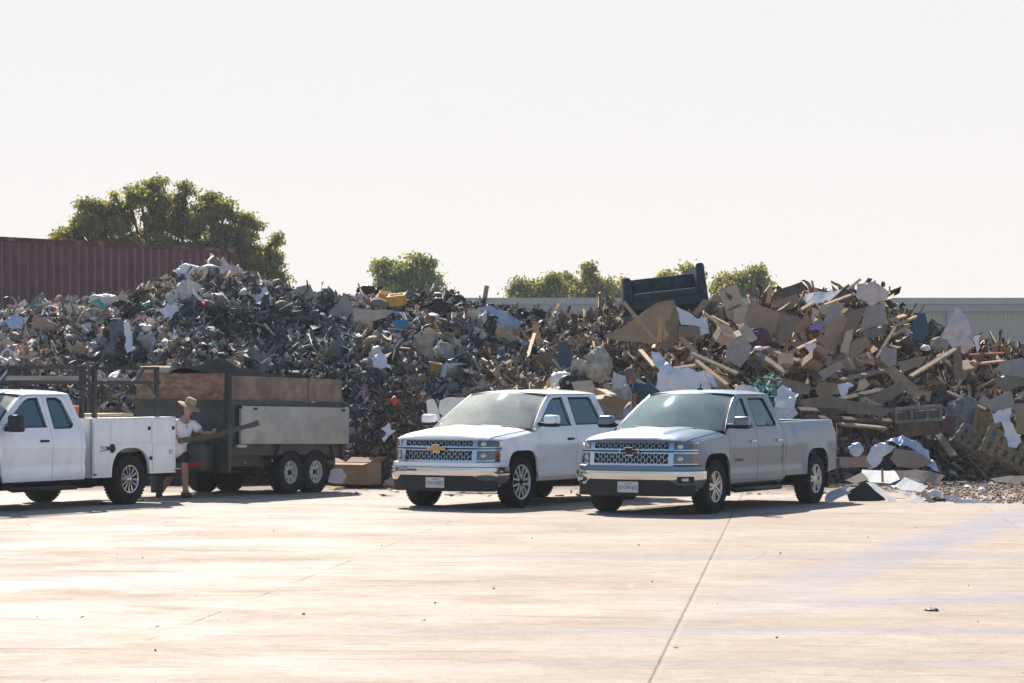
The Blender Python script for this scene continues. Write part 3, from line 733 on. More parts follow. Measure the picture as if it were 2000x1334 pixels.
    # roof
    def roof(a, b):
        t = b*2-1; xf = -1.09-.13*t*t; x = lerp(xf, -rb-.01, a)
        y = t*(side(x, 1.812).y+.002)
        zc = 1.84+.045*min(1, (a*3))**.6*(1) - .018*max(0, (a-.75)/.25)**2
        return Vector((x, y, 1.812+(zc-1.812)*(1-abs(t)**3.2)))
    mb = MB(); mb.grid(roof, 20, 28)
    mb.grid(lambda a, b: (ws(1, b)+Vector((.004, 0, 0))).lerp(roof(0, b), a), 1, 28)
    mb.build('roof', P, root)
    p = roof(.30, .5); mb = MB(); mb.bbox(p.x-.09, p.x+.02, -.03, .03, p.z-.005, p.z+.035, .012); mb.tube([(p.x-.03, 0, p.z+.02), (p.x-.06, 0, p.z+.10)], .010, 6); mb.build('roof_antenna', M_black, root)
    # cab back
    mb = MB()
    def back(a, b):
        t = b*2-1; z = lerp(sill, 1.812, a); x = rearslope(z, 0)-.0
        return Vector((x, t*(side(-xc+.1, z).y), z+(.05*(1-t*t) if a > .99 else 0)))
    mb.grid(back, 16, 8); mb.build('cab_back', P, root)
    mb = MB(); mb.grid(lambda a, b: Vector((rearslope(lerp(1.36, 1.74, a), 0)-.012, (b*2-1)*lerp(.74, .62, a), lerp(1.36, 1.74, a))), 3, 3); mb.build('rear_window', M_glassd, root)
    # cabin
    mb = MB(); mb.box(-xc+.08, xs-.05, -.86, .86, .5, .95); mb.box(xs-.25, -.20, -.84, .84, .9, 1.21); 
    for s in (1, -1): mb.box(-xc+.06, xs-.03, min(s*.86, s*.90), max(s*.86, s*.90), .5, 1.24)
    cb = mb.build('cabin', M_int, root)
    for yy in (.42, -.42):
        mb = MB(); mb.bbox(-1.75, -1.15, yy-.25, yy+.25, .9, 1.05, .05); mb.bbox(-1.85, -1.62, yy-.25, yy+.25, .95, 1.50, .07); mb.bbox(-1.84, -1.70, yy-.13, yy+.13, 1.50, 1.70, .05); mb.build('seat', M_int, cb)
    mb = MB(); mb.bbox(-xc+.12, -xc+.35, -.75, .75, .9, 1.5, .07); mb.build('seat', M_int, cb)
    mb = MB(); mb.lathe([(.17, -.015), (.19, 0), (.17, .015), (.15, 0), (.17, -.015)], 20, 0, Matrix.Translation((-.98, .42, 1.22)) @ Matrix.Rotation(math.radians(60), 4, 'Y') @ Matrix.Rotation(PI/2, 4, 'Z') @ Matrix.Rotation(0, 4, 'X'))
    mb.tube([(-.98, .42, 1.22), (-.7, .42, 1.08)], .04, 8); mb.build('steering_wheel', M_black, cb)
    # chassis
    mb = MB(); mb.box(-tail+.2, .86, -.68, .68, .42, .98 if bed else .84); mb.box(-tail+.3, .7, -.5, .5, .30, .45)
    mb.tube([(-wb, -.8, .40), (-wb, .8, .40)], .06, 8); mb.tube([(0, -.8, .36), (0, .8, .36)], .05, 8)
    mb.bbox(-wb-.2, -wb+.2, -.16, .16, .25, .52, .08)
    for s in (1, -1):
        mb.box(xs+.0, .60, min(s*.68, s*.70), max(s*.68, s*.70), .5, 1.05)
        for cx in ((0, -wb) if bed else (0,)):
            ap_ = arch(cx, .03, 0, 180, 16); mb.add([(p_[0], s*y_, p_[1]) for p_ in ap_ for y_ in (.68, .965)], [(2*i, 2*i+1, 2*i+3, 2*i+2) for i in range(16)])
    mb.build('chassis', M_blackm, root)
    # bed
    if bed:
        for s in (1, -1):
            f = mirror(side, s); g = mirror(lambda x, z: side(x, z, -.09), s)
            mb = MB(); panel(mb, BED, [], f, .07, edge=1, edgedir=mirror(lambda x, z: side(x, z, -.03), s)); bs = mb.build('bed_side', P, root)
            mb = MB(); y0 = side(-wb, 1.36).y
            mb.grid(lambda a, b: f(lerp(-xc-.012, -tail, a), lerp(1.355, 1.375, a))+Vector((0, -s*.09*b, .012*math.sin(PI*b))), 8, 4); mb.build('bed_rail', P, bs)
            mb = MB(); mb.box(-tail+.03, -xc-.03, min(s*(y0-.09), s*(y0-.11)), max(s*(y0-.09), s*(y0-.11)), .80, 1.36); mb.build('inner_wall', P, bs)
            # tail lamp
            mb = MB(); panel(mb, [(-tail-.004, .98), (-tail+.11, .98), (-tail+.075, 1.32), (-tail-.004, 1.32)], [], mirror(lambda x, z: side(x, z, .008), s), .05)
            yb = side(-tail, 1.1).y; mb.box(-tail-.03, -tail-.002, min(s*(yb-.12), s*(yb+.004)), max(s*(yb-.12), s*(yb+.004)), .98, 1.32)
            tl = mb.build('tail_light', M_redl, root)
            mb = MB(); mb.box(-tail+.0, -tail+.06, min(s*(yb+.0), s*(yb+.016)), max(s*(yb+.0), s*(yb+.016)), 1.12, 1.17); mb.build('reversing_lamp', M_plate, tl)
            if c.get('flaps'):
                mb = MB(); mb.box(-wb-.50, -wb-.485, min(s*.72, s*1.0), max(s*.72, s*1.0), .25, .65); mb.build('mud_flap', M_black, root); mb = MB(); mb.box(-.50, -.485, min(s*.72, s*1.0), max(s*.72, s*1.0), .25, .65); mb.build('mud_flap', M_black, root)
        mb = MB(); mb.box(-tail+.03, -xc-.02, -.84, .84, .76, .80); mb.box(-xc-.045, -xc-.015, -.86, .86, .5, 1.345); mb.build('bed_floor', M_black, root)
        mb = MB(); mb.bbox(-tail-.02, -tail+.04, -.82, .82, .80, 1.375, .015); tg = mb.build('tailgate', P, root)
        mb = MB(); mb.bbox(-tail-.032, -tail-.018, -.13, .13, 1.20, 1.28, .005); mb.build('handle', M_black, tg)
        mb = MB(); mb.bbox(-tail-.18, -tail+.02, -.97, .97, .55, .74, .05); mb.build('rear_bumper', M_chrome if c.get('crew') else M_black, root)
    # wheels
    for cx, s in ((0, 1), (0, -1), (-wb, 1), (-wb, -1)):
        make_wheel(root, (cx, s*.865, c.get('wr', .40)), s, c['wheel'], c.get('wr', .40))
    return root, side

def make_wheel(root, loc, s, style, R=.40, W=.27, rim_r=None):
    rr = rim_r or {'split': .275, 'five': .235, 'chrome': .225, 'trailer': .205}[style]
    M = Matrix.Translation(loc) @ (Matrix.Identity(4) if s > 0 else Matrix.Rotation(PI, 4, 'Z')); h = W/2
    mb = MB(); mb.lathe([(rr-.01, -h+.03), (rr+.01, -h+.01), (R-.06, -h), (R-.02, -h+.02), (R-.003, -h+.05), (R, -h+.08), (R, h-.08), (R-.003, h-.05), (R-.02, h-.02), (R-.06, h), (rr+.01, h-.01), (rr-.01, h-.03)], 40, 0, M)
    k = 44
    for i in range(k):       # tread blocks
        t = 2*PI*i/k
        for yy in (-.07, .07): mb.box(-.018, .018, yy-.045, yy+.045, R-.01, R+.004, 0, M @ Matrix.Rotation(t+(.07 if yy > 0 else 0), 4, 'Y'))
    tyre = mb.build('wheel', M_rubber, root)
    f = h-.03; mb = MB()
    ring = 0
    mb.lathe([(rr+.004, f+.012), (rr-.008, f+.014), (rr-.018, f+.004), (rr-.022, f-.03), (rr-.03, -h+.05)], 40, 0, M)
    mb.lathe([(.001, -h+.06), (rr-.02, -h+.05)], 24, 1, M)
    mb.lathe([(.14, f-.13), (.14, f-.10), (.06, f-.10)], 24, 2, M)
    if style == 'split':
        for i in range(6):
            B = M @ Matrix.Rotation(2*PI*i/6, 4, 'Y')
            mb.prism([(-.05, .05), (.05, .05), (.085, rr-.02), (-.085, rr-.02)], f-.035, f-.012, 1, B)
            for q in (-1, 1): mb.beam((q*.012, f-.01, .085), (q*.075, f+.004, rr-.012), .016, .014, (0, 1, 0), 0, 0) if False else mb.prism([(q*.0, .080), (q*.030, .084), (q*.094, rr-.02), (q*.062, rr-.018)], f-.03, f+.006, 0, B)
            mb.prism([(-.014, .05), (.014, .05), (.016, .10), (-.016, .10)], f-.03, f+.004, 0, B)
        mb.lathe([(.001, f+.004), (.045, f+.002), (.055, f-.02), (.07, f-.04)], 20, 3, M)
    elif style == 'five':
        for i in range(5):
            B = M @ Matrix.Rotation(2*PI*i/5+.3, 4, 'Y')
            for q in (-1, 1): mb.prism([(q*.006, .045), (q*.034, .04), (q*.062, rr-.015), (q*.020, rr-.015)], f-.035, f+.002, 0, B)
        mb.lathe([(.001, f+.006), (.05, f+.002), (.075, f-.03)], 20, 0, M)
    elif style == 'chrome':
        for i in range(6):
            B = M @ Matrix.Rotation(2*PI*i/6+.2, 4, 'Y')
            for q in (-1, 1): mb.prism([(q*.004, .05), (q*.030, .05), (q*.066, rr-.015), (q*.030, rr-.015)], f-.05, f-.006, 0, B)
        mb.lathe([(.001, f+.03), (.05, f+.028), (.06, f-.02), (.095, f-.035), (.10, f-.05)], 20, 0, M)
    else:
        mb.lathe([(.055, f-.02), (.08, f-.02), (.105, f-.035)], 24, 0, M); mb.lathe([(.165, f-.045), (.19, f-.03)], 24, 0, M)
        for i in range(8):
            B = M @ Matrix.Rotation(2*PI*i/8, 4, 'Y'); mb.prism([(-.022, .10), (.022, .10), (.035, .172), (-.035, .172)], f-.06, f-.032, 0, B)
        mb.lathe([(.001, f+.02), (.035, f+.015), (.05, f-.02)], 16, 1, M)
    mats = {'split': [M_mach, M_blackm, M_blackm, M_blackm], 'five': [M_alu, M_blackm, M_blackm, M_alu], 'chrome': [M_chrome, M_blackm, M_blackm, M_chrome], 'trailer': [M_trim, M_blackm, M_blackm, M_trim]}[style]
    mb.build('rim', mats, tyre)
    return tyre
M_trim = mat('painted_steel_wheel', (.42, .43, .42), .5, .2, .15, 12)

def place(root, px, D, theta, yoff=.99, z=0.):
    """px, D: where the outer face of the left front wheel stands; theta: heading off the view axis"""
    th = math.radians(theta); L_ = Vector((math.cos(th), -math.sin(th), 0)); p = at(px, YH+CH*F/D, D)-L_*yoff
    root.location = (p.x, p.y, z); root.rotation_euler = (0, 0, math.atan2(-math.cos(th), -math.sin(th)))

white, _ = make_pickup('pickup_truck', dict(paint=M_white, wb=3.66, seam=-.57, xB=1.76, xcab=2.95, roofback=2.80, tail=4.82, handle=M_black, badge=M_gold, plate='7N16083', wheel='split', crew=1, wr=.415))
place(white, 1020, 41.9, 31)
tag(white, 'white crew cab pickup with a gold badge and black and chrome wheels', 'pickup truck')
M_winds = glass_mat('clean_windscreen_glass', (.30, .52, .50), dusty=.42, dust_sheen_col=(.42, .50, .44))
silver, _ = make_pickup('pickup_truck', dict(wind=M_winds, paint=M_silver, wb=3.98, seam=-.50, xB=1.58, xcab=2.68, roofback=2.50, tail=4.95, handle=M_chrome, badge=M_black, plate='6Y29165', wheel='five', fog=1, step=1, flaps=1, mirror=M_silver, wr=.41, rocker=M_silver))
place(silver, 1399, 40.1, 29)
tag(silver, 'silver extended cab pickup with a black badge, rightmost of the trucks', 'pickup truck')
R = Matrix(((-1, 0, 0, -.86), (0, 0, 1, .988), (0, 1, 0, .80), (0, 0, 0, 1)))
text_mesh('door_lettering', 'SILVERADO', .062, M_int, silver, R, .002)
M_dash = mat('paper_on_dash', (.55, .6, .5), .8, 0, .2, 6)
for k, (xx, yy, sx, sy, sz) in enumerate(((-.42, .0, .10, .22, .10), (-.45, .45, .12, .2, .05), (-.42, -.45, .1, .25, .05))):
    mb = MB(); q = [(random.Random(k*9+i).uniform(.6, 1.2)) for i in range(60)]
    bm = bmesh.new(); bmesh.ops.create_icosphere(bm, subdivisions=2, radius=1)
    r_ = random.Random(k)
    mb.add([(xx+v.co.x*sx*r_.uniform(.7, 1.3), yy+v.co.y*sy*r_.uniform(.7, 1.3), 1.23+max(-.5, v.co.z)*sz*r_.uniform(.6, 1.4)) for v in bm.verts], [tuple(v.index for v in f.verts) for f in bm.faces]); bm.free()
    o = mb.build('crumpled_papers', M_dash); o.location = silver.location; o.rotation_euler = silver.rotation_euler
    tag(o, ['crumpled papers in the middle of the silver pickup dashboard', 'papers on the driver side of the silver pickup dashboard', 'papers on the passenger side of the silver pickup dashboard'][k], 'papers')
work, wside = make_pickup('utility_truck', dict(paint=M_white2, wb=3.66, seam=-.56, xB=1.70, xcab=2.50, roofback=2.38, tail=4.75, handle=M_black, badge=M_chromeb, plate='8C41275', wheel='chrome', service=1, sill=.45, bigmirror=1, mirror=M_black, rearhandle=0, arc2=1, glass2=M_glass, rocker=M_black, step=1, wr=.415))
# place so that the rear left wheel stands at px 255
th = math.radians(30); pr_ = at(255, 985, 43.2); L_ = Vector((math.cos(th), -math.sin(th), 0)); Fw = Vector((-math.sin(th), -math.cos(th), 0))
p_ = pr_-L_*.99+Fw*3.66; work.location = (p_.x, p_.y, 0); work.rotation_euler = (0, 0, math.atan2(Fw.y, Fw.x))
tag(work, 'white utility truck with service body and black ladder rack, cut by the left frame edge', 'utility truck')
# --- service body (local coordinates)
M_sb = mat('service_body_white', (.80, .80, .80), .45, 0, .06, 2, col2=(.5, .46, .42), thr=(.62, .9))
M_rack = mat('black_rack_steel', (.025, .027, .03), .5, .2, .2, 5)
wbk = 3.66; sx0, sx1 = -2.66, -4.86; A_ = .50
sb = MB()
arc = []
for i in range(25):
    t = math.radians(180*i/24); cs, sn = math.cos(t), math.sin(t); arc.append((-wbk+A_*math.copysign(abs(cs)**.75, cs), .44+.49*abs(sn)**.75))
out = [(sx0, .46), (-wbk+A_, .46)]+[p for p in arc if p[1] > .46]+[(-wbk-A_, .49), (sx1, .49), (sx1, 1.42), (sx0, 1.40)]
for s in (1, -1):
    panel(sb, out, [], lambda x, z: Vector((x, s*1.0, z)), .2, smooth=False, edge=1, edgedir=lambda x, z: Vector((x, s*.95, z)))
    sb.box(sx1, sx0, min(s*.62, s*.64), max(s*.62, s*.64), .84, 1.40); sb.box(sx1, sx0, min(s*.62, s*1.0), max(s*.62, s*1.0), 1.40, 1.425)
    sb.box(sx0-.02, sx0, min(s*.62, s*1.0), max(s*.62, s*1.0), .46, 1.40); sb.box(sx1, sx1+.02, min(s*.62, s*1.0), max(s*.62, s*1.0), .49, 1.40)
sb.box(sx1, sx0, -.62, .62, .84, .88)
body = sb.build('service_body', M_sb, work)
for s in (1, -1):
    for (xa, xb, za, zb) in ((sx0-.03, sx0-.44, .50, 1.36), (sx0-.47, -wbk-.52, .99, 1.36), (-wbk-.545, sx1+.03, .985, 1.36), (-wbk-.56, sx1+.03, .53, .965)):
        mb = MB(); mb.bbox(min(xa, xb), max(xa, xb), min(s*1.0, s*1.014), max(s*1.0, s*1.014), za, zb, .006); dd = mb.build('compartment_door', M_sb, body)
        mb = MB(); cx = (xa+xb)/2; lz = zb-.12 if zb > 1.2 and za > .9 else (za+zb)/2; lx = (xa+.05 if zb < 1 else xb+.06)
        mb.bbox(lx-.035, lx+.035, min(s*1.012, s*1.026), max(s*1.012, s*1.026), lz-.03, lz+.03, .008); mb.build('latch', M_black, dd)
for zz, xx in ((.79, sx0-.34), (.81, sx1+.14)):
    for j, dx in enumerate((-.05, 0, .045)): 
        pass
R = Matrix(((-1, 0, 0, sx0-.27), (0, 0, 1, 1.016), (0, 1, 0, .92), (0, 0, 0, 1)))
text_mesh('marking', '250', .12, M_int, body, R, .001)
R = Matrix(((-1, 0, 0, sx1+.15), (0, 0, 1, 1.016), (0, 1, 0, .84), (0, 0, 0, 1)))
text_mesh('marking', 'E1', .11, M_int, body, R, .001)
mb = MB(); mb.lathe([(.001, .02), (.055, .02), (.075, .0)], 20, 0, Matrix.Translation((sx0-.50, 1.015, .93))); mb.build('fuel_cap', M_black, body)
mb = MB(); mb.bbox(sx1-.005, sx1+.05, .99, 1.02, .52, .57, .004); mb.bbox(sx0-.10, sx0-.03, .99, 1.018, .49, .53, .004); mb.bbox(sx1-.03, sx1, .82, .98, .6, .85, .01); mb.build('marker_light', M_redl, body)
mb = MB(); mb.bbox(sx1-.25, sx1+.02, -.95, .95, .42, .55, .02); mb.build('rear_step', M_black, body)
# ladder rack
rk = MB()
for s in (1, -1):
    y = s*.72
    rk.box(-4.78, .35, y-.03, y+.03, 1.97, 2.03)                         # lower long rail
    for x in (-2.74, -3.06, -4.70): rk.box(x-.035, x+.035, y-.03, y+.03, 1.42, 2.26 if x > -3.2 or x < -4.5 else 1.96)
    rk.box(-3.1, .30, y-.025, y+.025, 2.215, 2.265)                          # upper front rail
    rk.beam((-1.05, y, 2.25), (-.75, y, 1.99), .05, .05); rk.box(-.42, -.36, y-.025, y+.025, 1.99, 2.24)
    rk.box(-4.74, -4.35, y-.03, y+.03, 2.215, 2.265); rk.beam((-4.35, y, 2.25), (-4.12, y, 1.99), .05, .05)
    rk.beam((-4.68, y, 1.75), (-4.5, y, 1.96), .05, .05)
    rk.bbox(-2.92, -2.76, y-.03, y+.03, 1.83, 2.25, .01)
for x in (.3, -1.1, -2.75, -4.70): rk.box(x-.035, x+.035, -.75, .75, 1.97, 2.03)
rk.box(-3.1, -3.04, -.75, .75, 2.215, 2.265); rk.box(-4.73, -4.67, -.75, .75, 2.215, 2.265)
rko = rk.build('ladder_rack', M_rack, work)
bo = MB()
for zz in (1.90, 1.99, 2.1, 2.2): bo.lathe([(.001, .012), (.016, .01), (.02, 0)], 8, 0, Matrix.Translation((-2.83, .752, zz)))
bo.build('bolt_heads', M_trim, rko)
M_metalpale = mat('pale_extrusion', (.30, .30, .29), .45, .5)
def onwork(mb, name, m, label, cat):
    o = mb.build(name, m); o.location = work.location; o.rotation_euler = work.rotation_euler; tag(o, label, cat); return o
mb = MB(); mb.box(-4.6, -2.2, -.45, -.38, 2.035, 2.11); onwork(mb, 'steel_bar', M_metalpale, 'pale metal bar lying along the black ladder rack', 'bar')
mb = MB(); mb.box(-4.5, -.2, .25, .30, 2.035, 2.085); onwork(mb, 'steel_tube', M_metalpale, 'thin pale square tube on the ladder rack above the cab', 'tube')
M_pineb = mat('pine_board', (.50, .37, .20), .7, 0, .2, 3, stretch=(1, 8, 8), scale=3) if False else mat('pine_board', (.50, .37, .20), .7, 0, .25, 3, stretch=(.5, 6, 6))
for k, (y0, y1, z0, x0, x1, nm, lb, mm) in enumerate(((.1, .55, 1.44, -4.3, -2.95, 'sheet', 'pale yellow board on the load in the service body', M_pineb), (-.3, .5, 1.30, -4.4, -2.8, 'board', 'grey board under the pale yellow board in the service body', M_trim))):
    mb = MB(); mb.bbox(x0, x1, y0, y1, z0, z0+.05, .01); onwork(mb, nm, mm, lb, 'board')
mb = MB(); mb.bbox(-3.0, -2.72, .1, .5, 1.30, 1.62, .03); onwork(mb, 'orange_crate', mat('orange_plastic', (.55, .16, .06), .5), 'orange crate behind the cab of the utility truck', 'crate')

# ================================================================ TRAILER
M_tgreen = mat('dark_trailer_steel', (.032, .040, .042), .5, .2, .3, 2.5, .1, 10, col2=(.06, .055, .05), thr=(.5, .75))
M_osb = mat('weathered_osb', (.25, .17, .12), .85, 0, .35, 3.5, .3, 16, col2=(.17, .10, .075), thr=(.4, .65), stretch=(1, 1, 2.2))
M_ply = mat('weathered_plywood', (.22, .165, .135), .8, 0, .22, 2.5, .1, 20, col2=(.16, .11, .10), thr=(.4, .65))
M_alp = mat('dull_aluminium_sheet', (.36, .35, .33), .5, .25, .10, 2, .05, col2=(.28, .27, .26), thr=(.45, .7))
tr = empty('dump_trailer', (0, 0, 0)); th = math.radians(30)
pr_ = at(570, 965, 47.3)-Vector((math.cos(th), -math.sin(th), 0))*1.05; tr.location = (pr_.x, pr_.y, 0); tr.rotation_euler = (0, math.radians(-1.0), math.atan2(-math.cos(th), -math.sin(th)))
tag(tr, 'dark dump trailer with wooden side boards and a grey metal panel', 'trailer')
XF, XR = 1.92, -1.66
mb = MB(); mb.box(XR, XF, .97, 1.0, .70, 1.66); mb.box(XR, XF, -1.0, -.97, .70, 1.66); mb.box(XF-.03, XF, -.97, .97, .40, 1.66); mb.box(XR, XR+.03, -.97, .97, .70, 1.66); mb.box(XR, XF, -.97, .97, .70, .76)
mb.box(XR, XF, 1.0, 1.05, 1.58, 1.66); mb.box(XR-.02, XR+.06, .98, 1.06, .66, 1.66); mb.box(XF-.06, XF+.03, .98, 1.06, .40, 1.66); mb.box(XF, XF+.04, -1.04, .98, 1.58, 1.66)
mb.build('steel_box', M_tgreen, tr)
mb = MB(); mb.box(XR, XF-.06, .965, 1.0, 1.665, 2.09); mb.box(XR, XF-.06, -1.0, -.965, 1.665, 2.09); mb.build('side_board', M_ply, tr)
mb = MB(); mb.box(XR+1.1, XR+1.12, 1.0, 1.006, 1.67, 2.09); mb.build('board_joint', M_tgreen, tr)
mb = MB(); mb.box(XF-.055, XF-.02, -1.0, .97, 1.665, 2.13); mb.build('front_board', M_osb, tr)
mb = MB(); mb.box(XF-.05, XF+.05, .975, 1.065, 1.25, 2.16); mb.build('corner_post', M_black, tr); mb = MB(); mb.box(XR-.04, XR+.04, .97, 1.05, .9, 1.64); mb.build('corner_post', M_black, tr)
mb = MB(); mb.bbox(XR-.10, XF-.32, 1.065, 1.10, .90, 1.57, .01); pn = mb.build('metal_panel', M_alp, tr)
mb = MB()
for x in (XF-.7, XR+.1): mb.bbox(x-.05, x+.05, 1.095, 1.12, 1.50, 1.54, .008)
mb.build('hinge', M_black, pn)
mb = MB(); mb.box(XF-.31, XF-.29, 1.05, 1.10, .90, 1.52); mb.bbox(XF-.45, XF-.18, 1.05, 1.11, .84, .89, .01); mb.build('panel_edge', M_trim, tr)
mb = MB()
for s in (1, -1):
    mb.box(XR-.1, XF+.1, s*.75-.05, s*.75+.05, .50, .70)
    # fender over the tandem
    prf = [(.52, .62), (.40, .88), (.10, .93), (-.95, .93), (-1.25, .88), (-1.36, .60)]
    for (a, b), (c_, d) in zip(prf, prf[1:]): mb.add([(a, s*.76, b), (a, s*1.06, b), (c_, s*1.06, d), (c_, s*.76, d)], [(0, 1, 2, 3)])
    mb.add([(a, s*.77, b) for a, b in prf]+[(-1.36, s*.77, .95), (.52, s*.77, .95)], [tuple(range(8))])
mb.box(XR, XF+.1, -.7, .7, .60, .70); mb.tube([(0, -.9, .39), (0, .9, .39)], .045, 8); mb.tube([(-.82, -.9, .39), (-.82, .9, .39)], .045, 8)
mb.beam((XF, .7, .52), (XF+1.25, 0, .50), .1, .12); mb.beam((XF, -.7, .52), (XF+1.25, 0, .50), .1, .12); mb.bbox(XF+1.2, XF+1.45, -.06, .06, .42, .54, .02)
mb.bbox(XF+.55, XF+.75, -.07, .07, .05, .75, .02)
mb.build('frame', M_tgreen, tr)
mb = MB(); mb.bbox(XF+.04, XF+.45, -.85, .80, .44, .90, .02); mb.build('tool_box', M_tgreen, tr)
mb = MB(); mb.box(XF+.452, XF+.458, .20, .48, .50, .58); rt = mb.build('reflective_tape', M_plate, tr)
mb = MB(); mb.box(XF+.459, XF+.463, .48, .80, .50, .58); mb.box(XF+.459, XF+.463, -.1, -.0, .50, .58); mb.build('red_tape', M_redl, rt)
mb = MB(); mb.bbox(.62, .67, 1.05, 1.075, .58, .63, .006); mb.bbox(XF-.55, XF-.5, 1.0, 1.02, .55, .59, .006); mb.build('marker_lamp', M_amber, tr)
for cx in (0, -.80):
    for s in (1, -1): make_wheel(tr, (cx, s*.92, .39), s, 'trailer', .39, .24)
# ================================================================ RUBBISH HEAP
SKY = [(-400, 660), (-100, 645), (0, 632), (50, 608), (100, 600), (150, 592), (200, 590), (240, 585), (280, 575), (310, 562), (350, 542), (400, 533), (440, 532), (480, 545), (520, 557), (560, 566), (600, 582), (640, 595), (660, 602), (700, 590), (740, 588), (800, 592), (850, 575), (900, 590),
       (940, 606), (980, 615), (1020, 618), (1080, 622), (1140, 628), (1170, 612), (1200, 605), (1230, 612), (1380, 606), (1420, 612), (1460, 606), (1500, 596), (1560, 590), (1640, 582), (1700, 578), (1735, 608), (1760, 622), (1800, 645), (1850, 668), (1900, 676), (1950, 684), (2000, 690), (2300, 720)]
YB = [(-300, 51.5), (300, 51.5), (650, 52.2), (900, 52.2), (1200, 52), (1500, 52.5), (1750, 54), (2000, 55), (2300, 56)]
YC = [(-300, 59), (200, 59), (420, 60), (600, 59.5), (900, 60), (1150, 61), (1300, 59), (1650, 58.5), (1900, 61), (2300, 62)]
BUMPS = [(at(250, 720, 54.0), 1.5, 1.0, .85), (at(785, 830, 51.6), 1.0, .9, 1.25), (at(715, 900, 51.5), .6, .6, .4)]
def H(X, Y, fine=True):
    u = 1000+F*X/max(Y, 40)
    yb = interp(u, YB); yc = interp(u, YC); ys = interp(u, SKY); zc = CH+(753-ys)/F*yc
    n = noise.fractal(Vector((X*.55, Y*.55, 3.1)), 1.0, 2.1, 5)
    yb += .8*noise.noise(Vector((X*.45, 0, 9)))
    t = (Y-yb)/(yc-yb)
    if t <= 0: z = -.4+.4*max(-1, t*4+1) if t > -.25 else -.6
    elif t < 1: z = zc*(t**.62)+(n*.45)*math.sin(PI*clamp(t))**.6
    else: z = zc-(t-1)*zc*.95+n*.12*1
    for (c, sx, sy, h) in BUMPS:
        z = max(z, h*2*math.exp(-((X-c.x)/sx)**2-((Y-c.y)/sy)**2)*1-.5+n*.2) if abs(X-c.x) < 3*sx and abs(Y-c.y) < 3*sy else z
    return z
GX0, GX1, GY0, GY1, GS = -18.0, 15.0, 49.0, 70.0, .15
nx = int((GX1-GX0)/GS)+1; ny = int((GY1-GY0)/GS)+1
HG = np.array([[H(GX0+i*GS, GY0+j*GS) for j in range(ny)] for i in range(nx)])
def hf(X, Y):
    a = clamp((X-GX0)/GS, 0, nx-1.001); b = clamp((Y-GY0)/GS, 0, ny-1.001); i, j = int(a), int(b); a -= i; b -= j
    return (HG[i, j]*(1-a)+HG[i+1, j]*a)*(1-b)+(HG[i, j+1]*(1-a)+HG[i+1, j+1]*a)*b
def hit(px, py):
    D = 49.0
    while D < 66:
        p = at(px, py, D)
        if p.z <= hf(p.x, D): return D
        D += .08
    return interp(px, YC)
pile = MB()
R0 = np.random.default_rng(1)
jit = R0.normal(size=(nx, ny))*.045
vs = [(GX0+i*GS, GY0+j*GS, HG[i, j]+jit[i, j]) for i in range(nx) for j in range(ny)]
V = np.array(vs); idx = np.arange(nx*ny).reshape(nx, ny)
Q = np.stack([idx[:-1, :-1], idx[1:, :-1], idx[1:, 1:], idx[:-1, 1:]], -1).reshape(-1, 4)
keep = V[Q][:, :, 2].max(1) > -.05; Q = Q[keep]
M_core = mat('compacted_waste', (.05, .048, .046), .9, 0, .5, 4, .8, 14, col2=(.12, .10, .08), thr=(.5, .7))
hp = empty('rubbish_heap', (0, 57, 0))
tag(hp, kind='stuff', label='long heap of shredded mixed rubbish across the yard', cat='rubbish heap')
o = np_mesh('heap_core', V-np.array([0, 57, 0]), Q, M_core, None, hp)

# templates ------------------------------------------------------
def T_sheet(R, n=4, amp=.22):
    g = np.stack(np.meshgrid(np.linspace(-.5, .5, n), np.linspace(-.5, .5, n), indexing='ij'), -1).reshape(-1, 2)
    z = R.normal(size=len(g))*amp*.6+np.sin(g[:, 0]*R.uniform(2, 8)+R.uniform(0, 6))*amp+np.cos(g[:, 1]*R.uniform(2, 8))*amp*.6
    v = np.column_stack([g[:, 0]+R.normal(size=len(g))*.06, g[:, 1]*R.uniform(.5, 1)+R.normal(size=len(g))*.06, z])
    i = np.arange(n*n).reshape(n, n); q = np.stack([i[:-1, :-1], i[1:, :-1], i[1:, 1:], i[:-1, 1:]], -1).reshape(-1, 4); return v, q
def T_ribbon(R, n=9):
    t = np.linspace(0, 1, n); k = R.uniform(1, 5); ph = R.uniform(0, 6)
    x = t-.5; y = np.sin(t*k+ph)*.25; z = np.cos(t*k*.8+ph*1.3)*.25; w = R.uniform(.04, .11)
    a = np.column_stack([x, y, z+w]); b = np.column_stack([x, y+R.uniform(-.03, .03), z-w])
    v = np.empty((2*n, 3)); v[0::2] = a; v[1::2] = b
    q = np.array([(2*i, 2*i+2, 2*i+3, 2*i+1) for i in range(n-1)]); return v, q
def T_box(R, sx, sy, sz):
    v = np.array([(x, y, z) for x in (-.5, .5) for y in (-.5, .5) for z in (-.5, .5)])*np.array([sx, sy, sz])+R.normal(size=(8, 3))*.03*min(sx, 1)
    q = np.array([(0, 1, 3, 2), (4, 6, 7, 5), (0, 4, 5, 1), (2, 3, 7, 6), (0, 2, 6, 4), (1, 5, 7, 3)]); return v, q
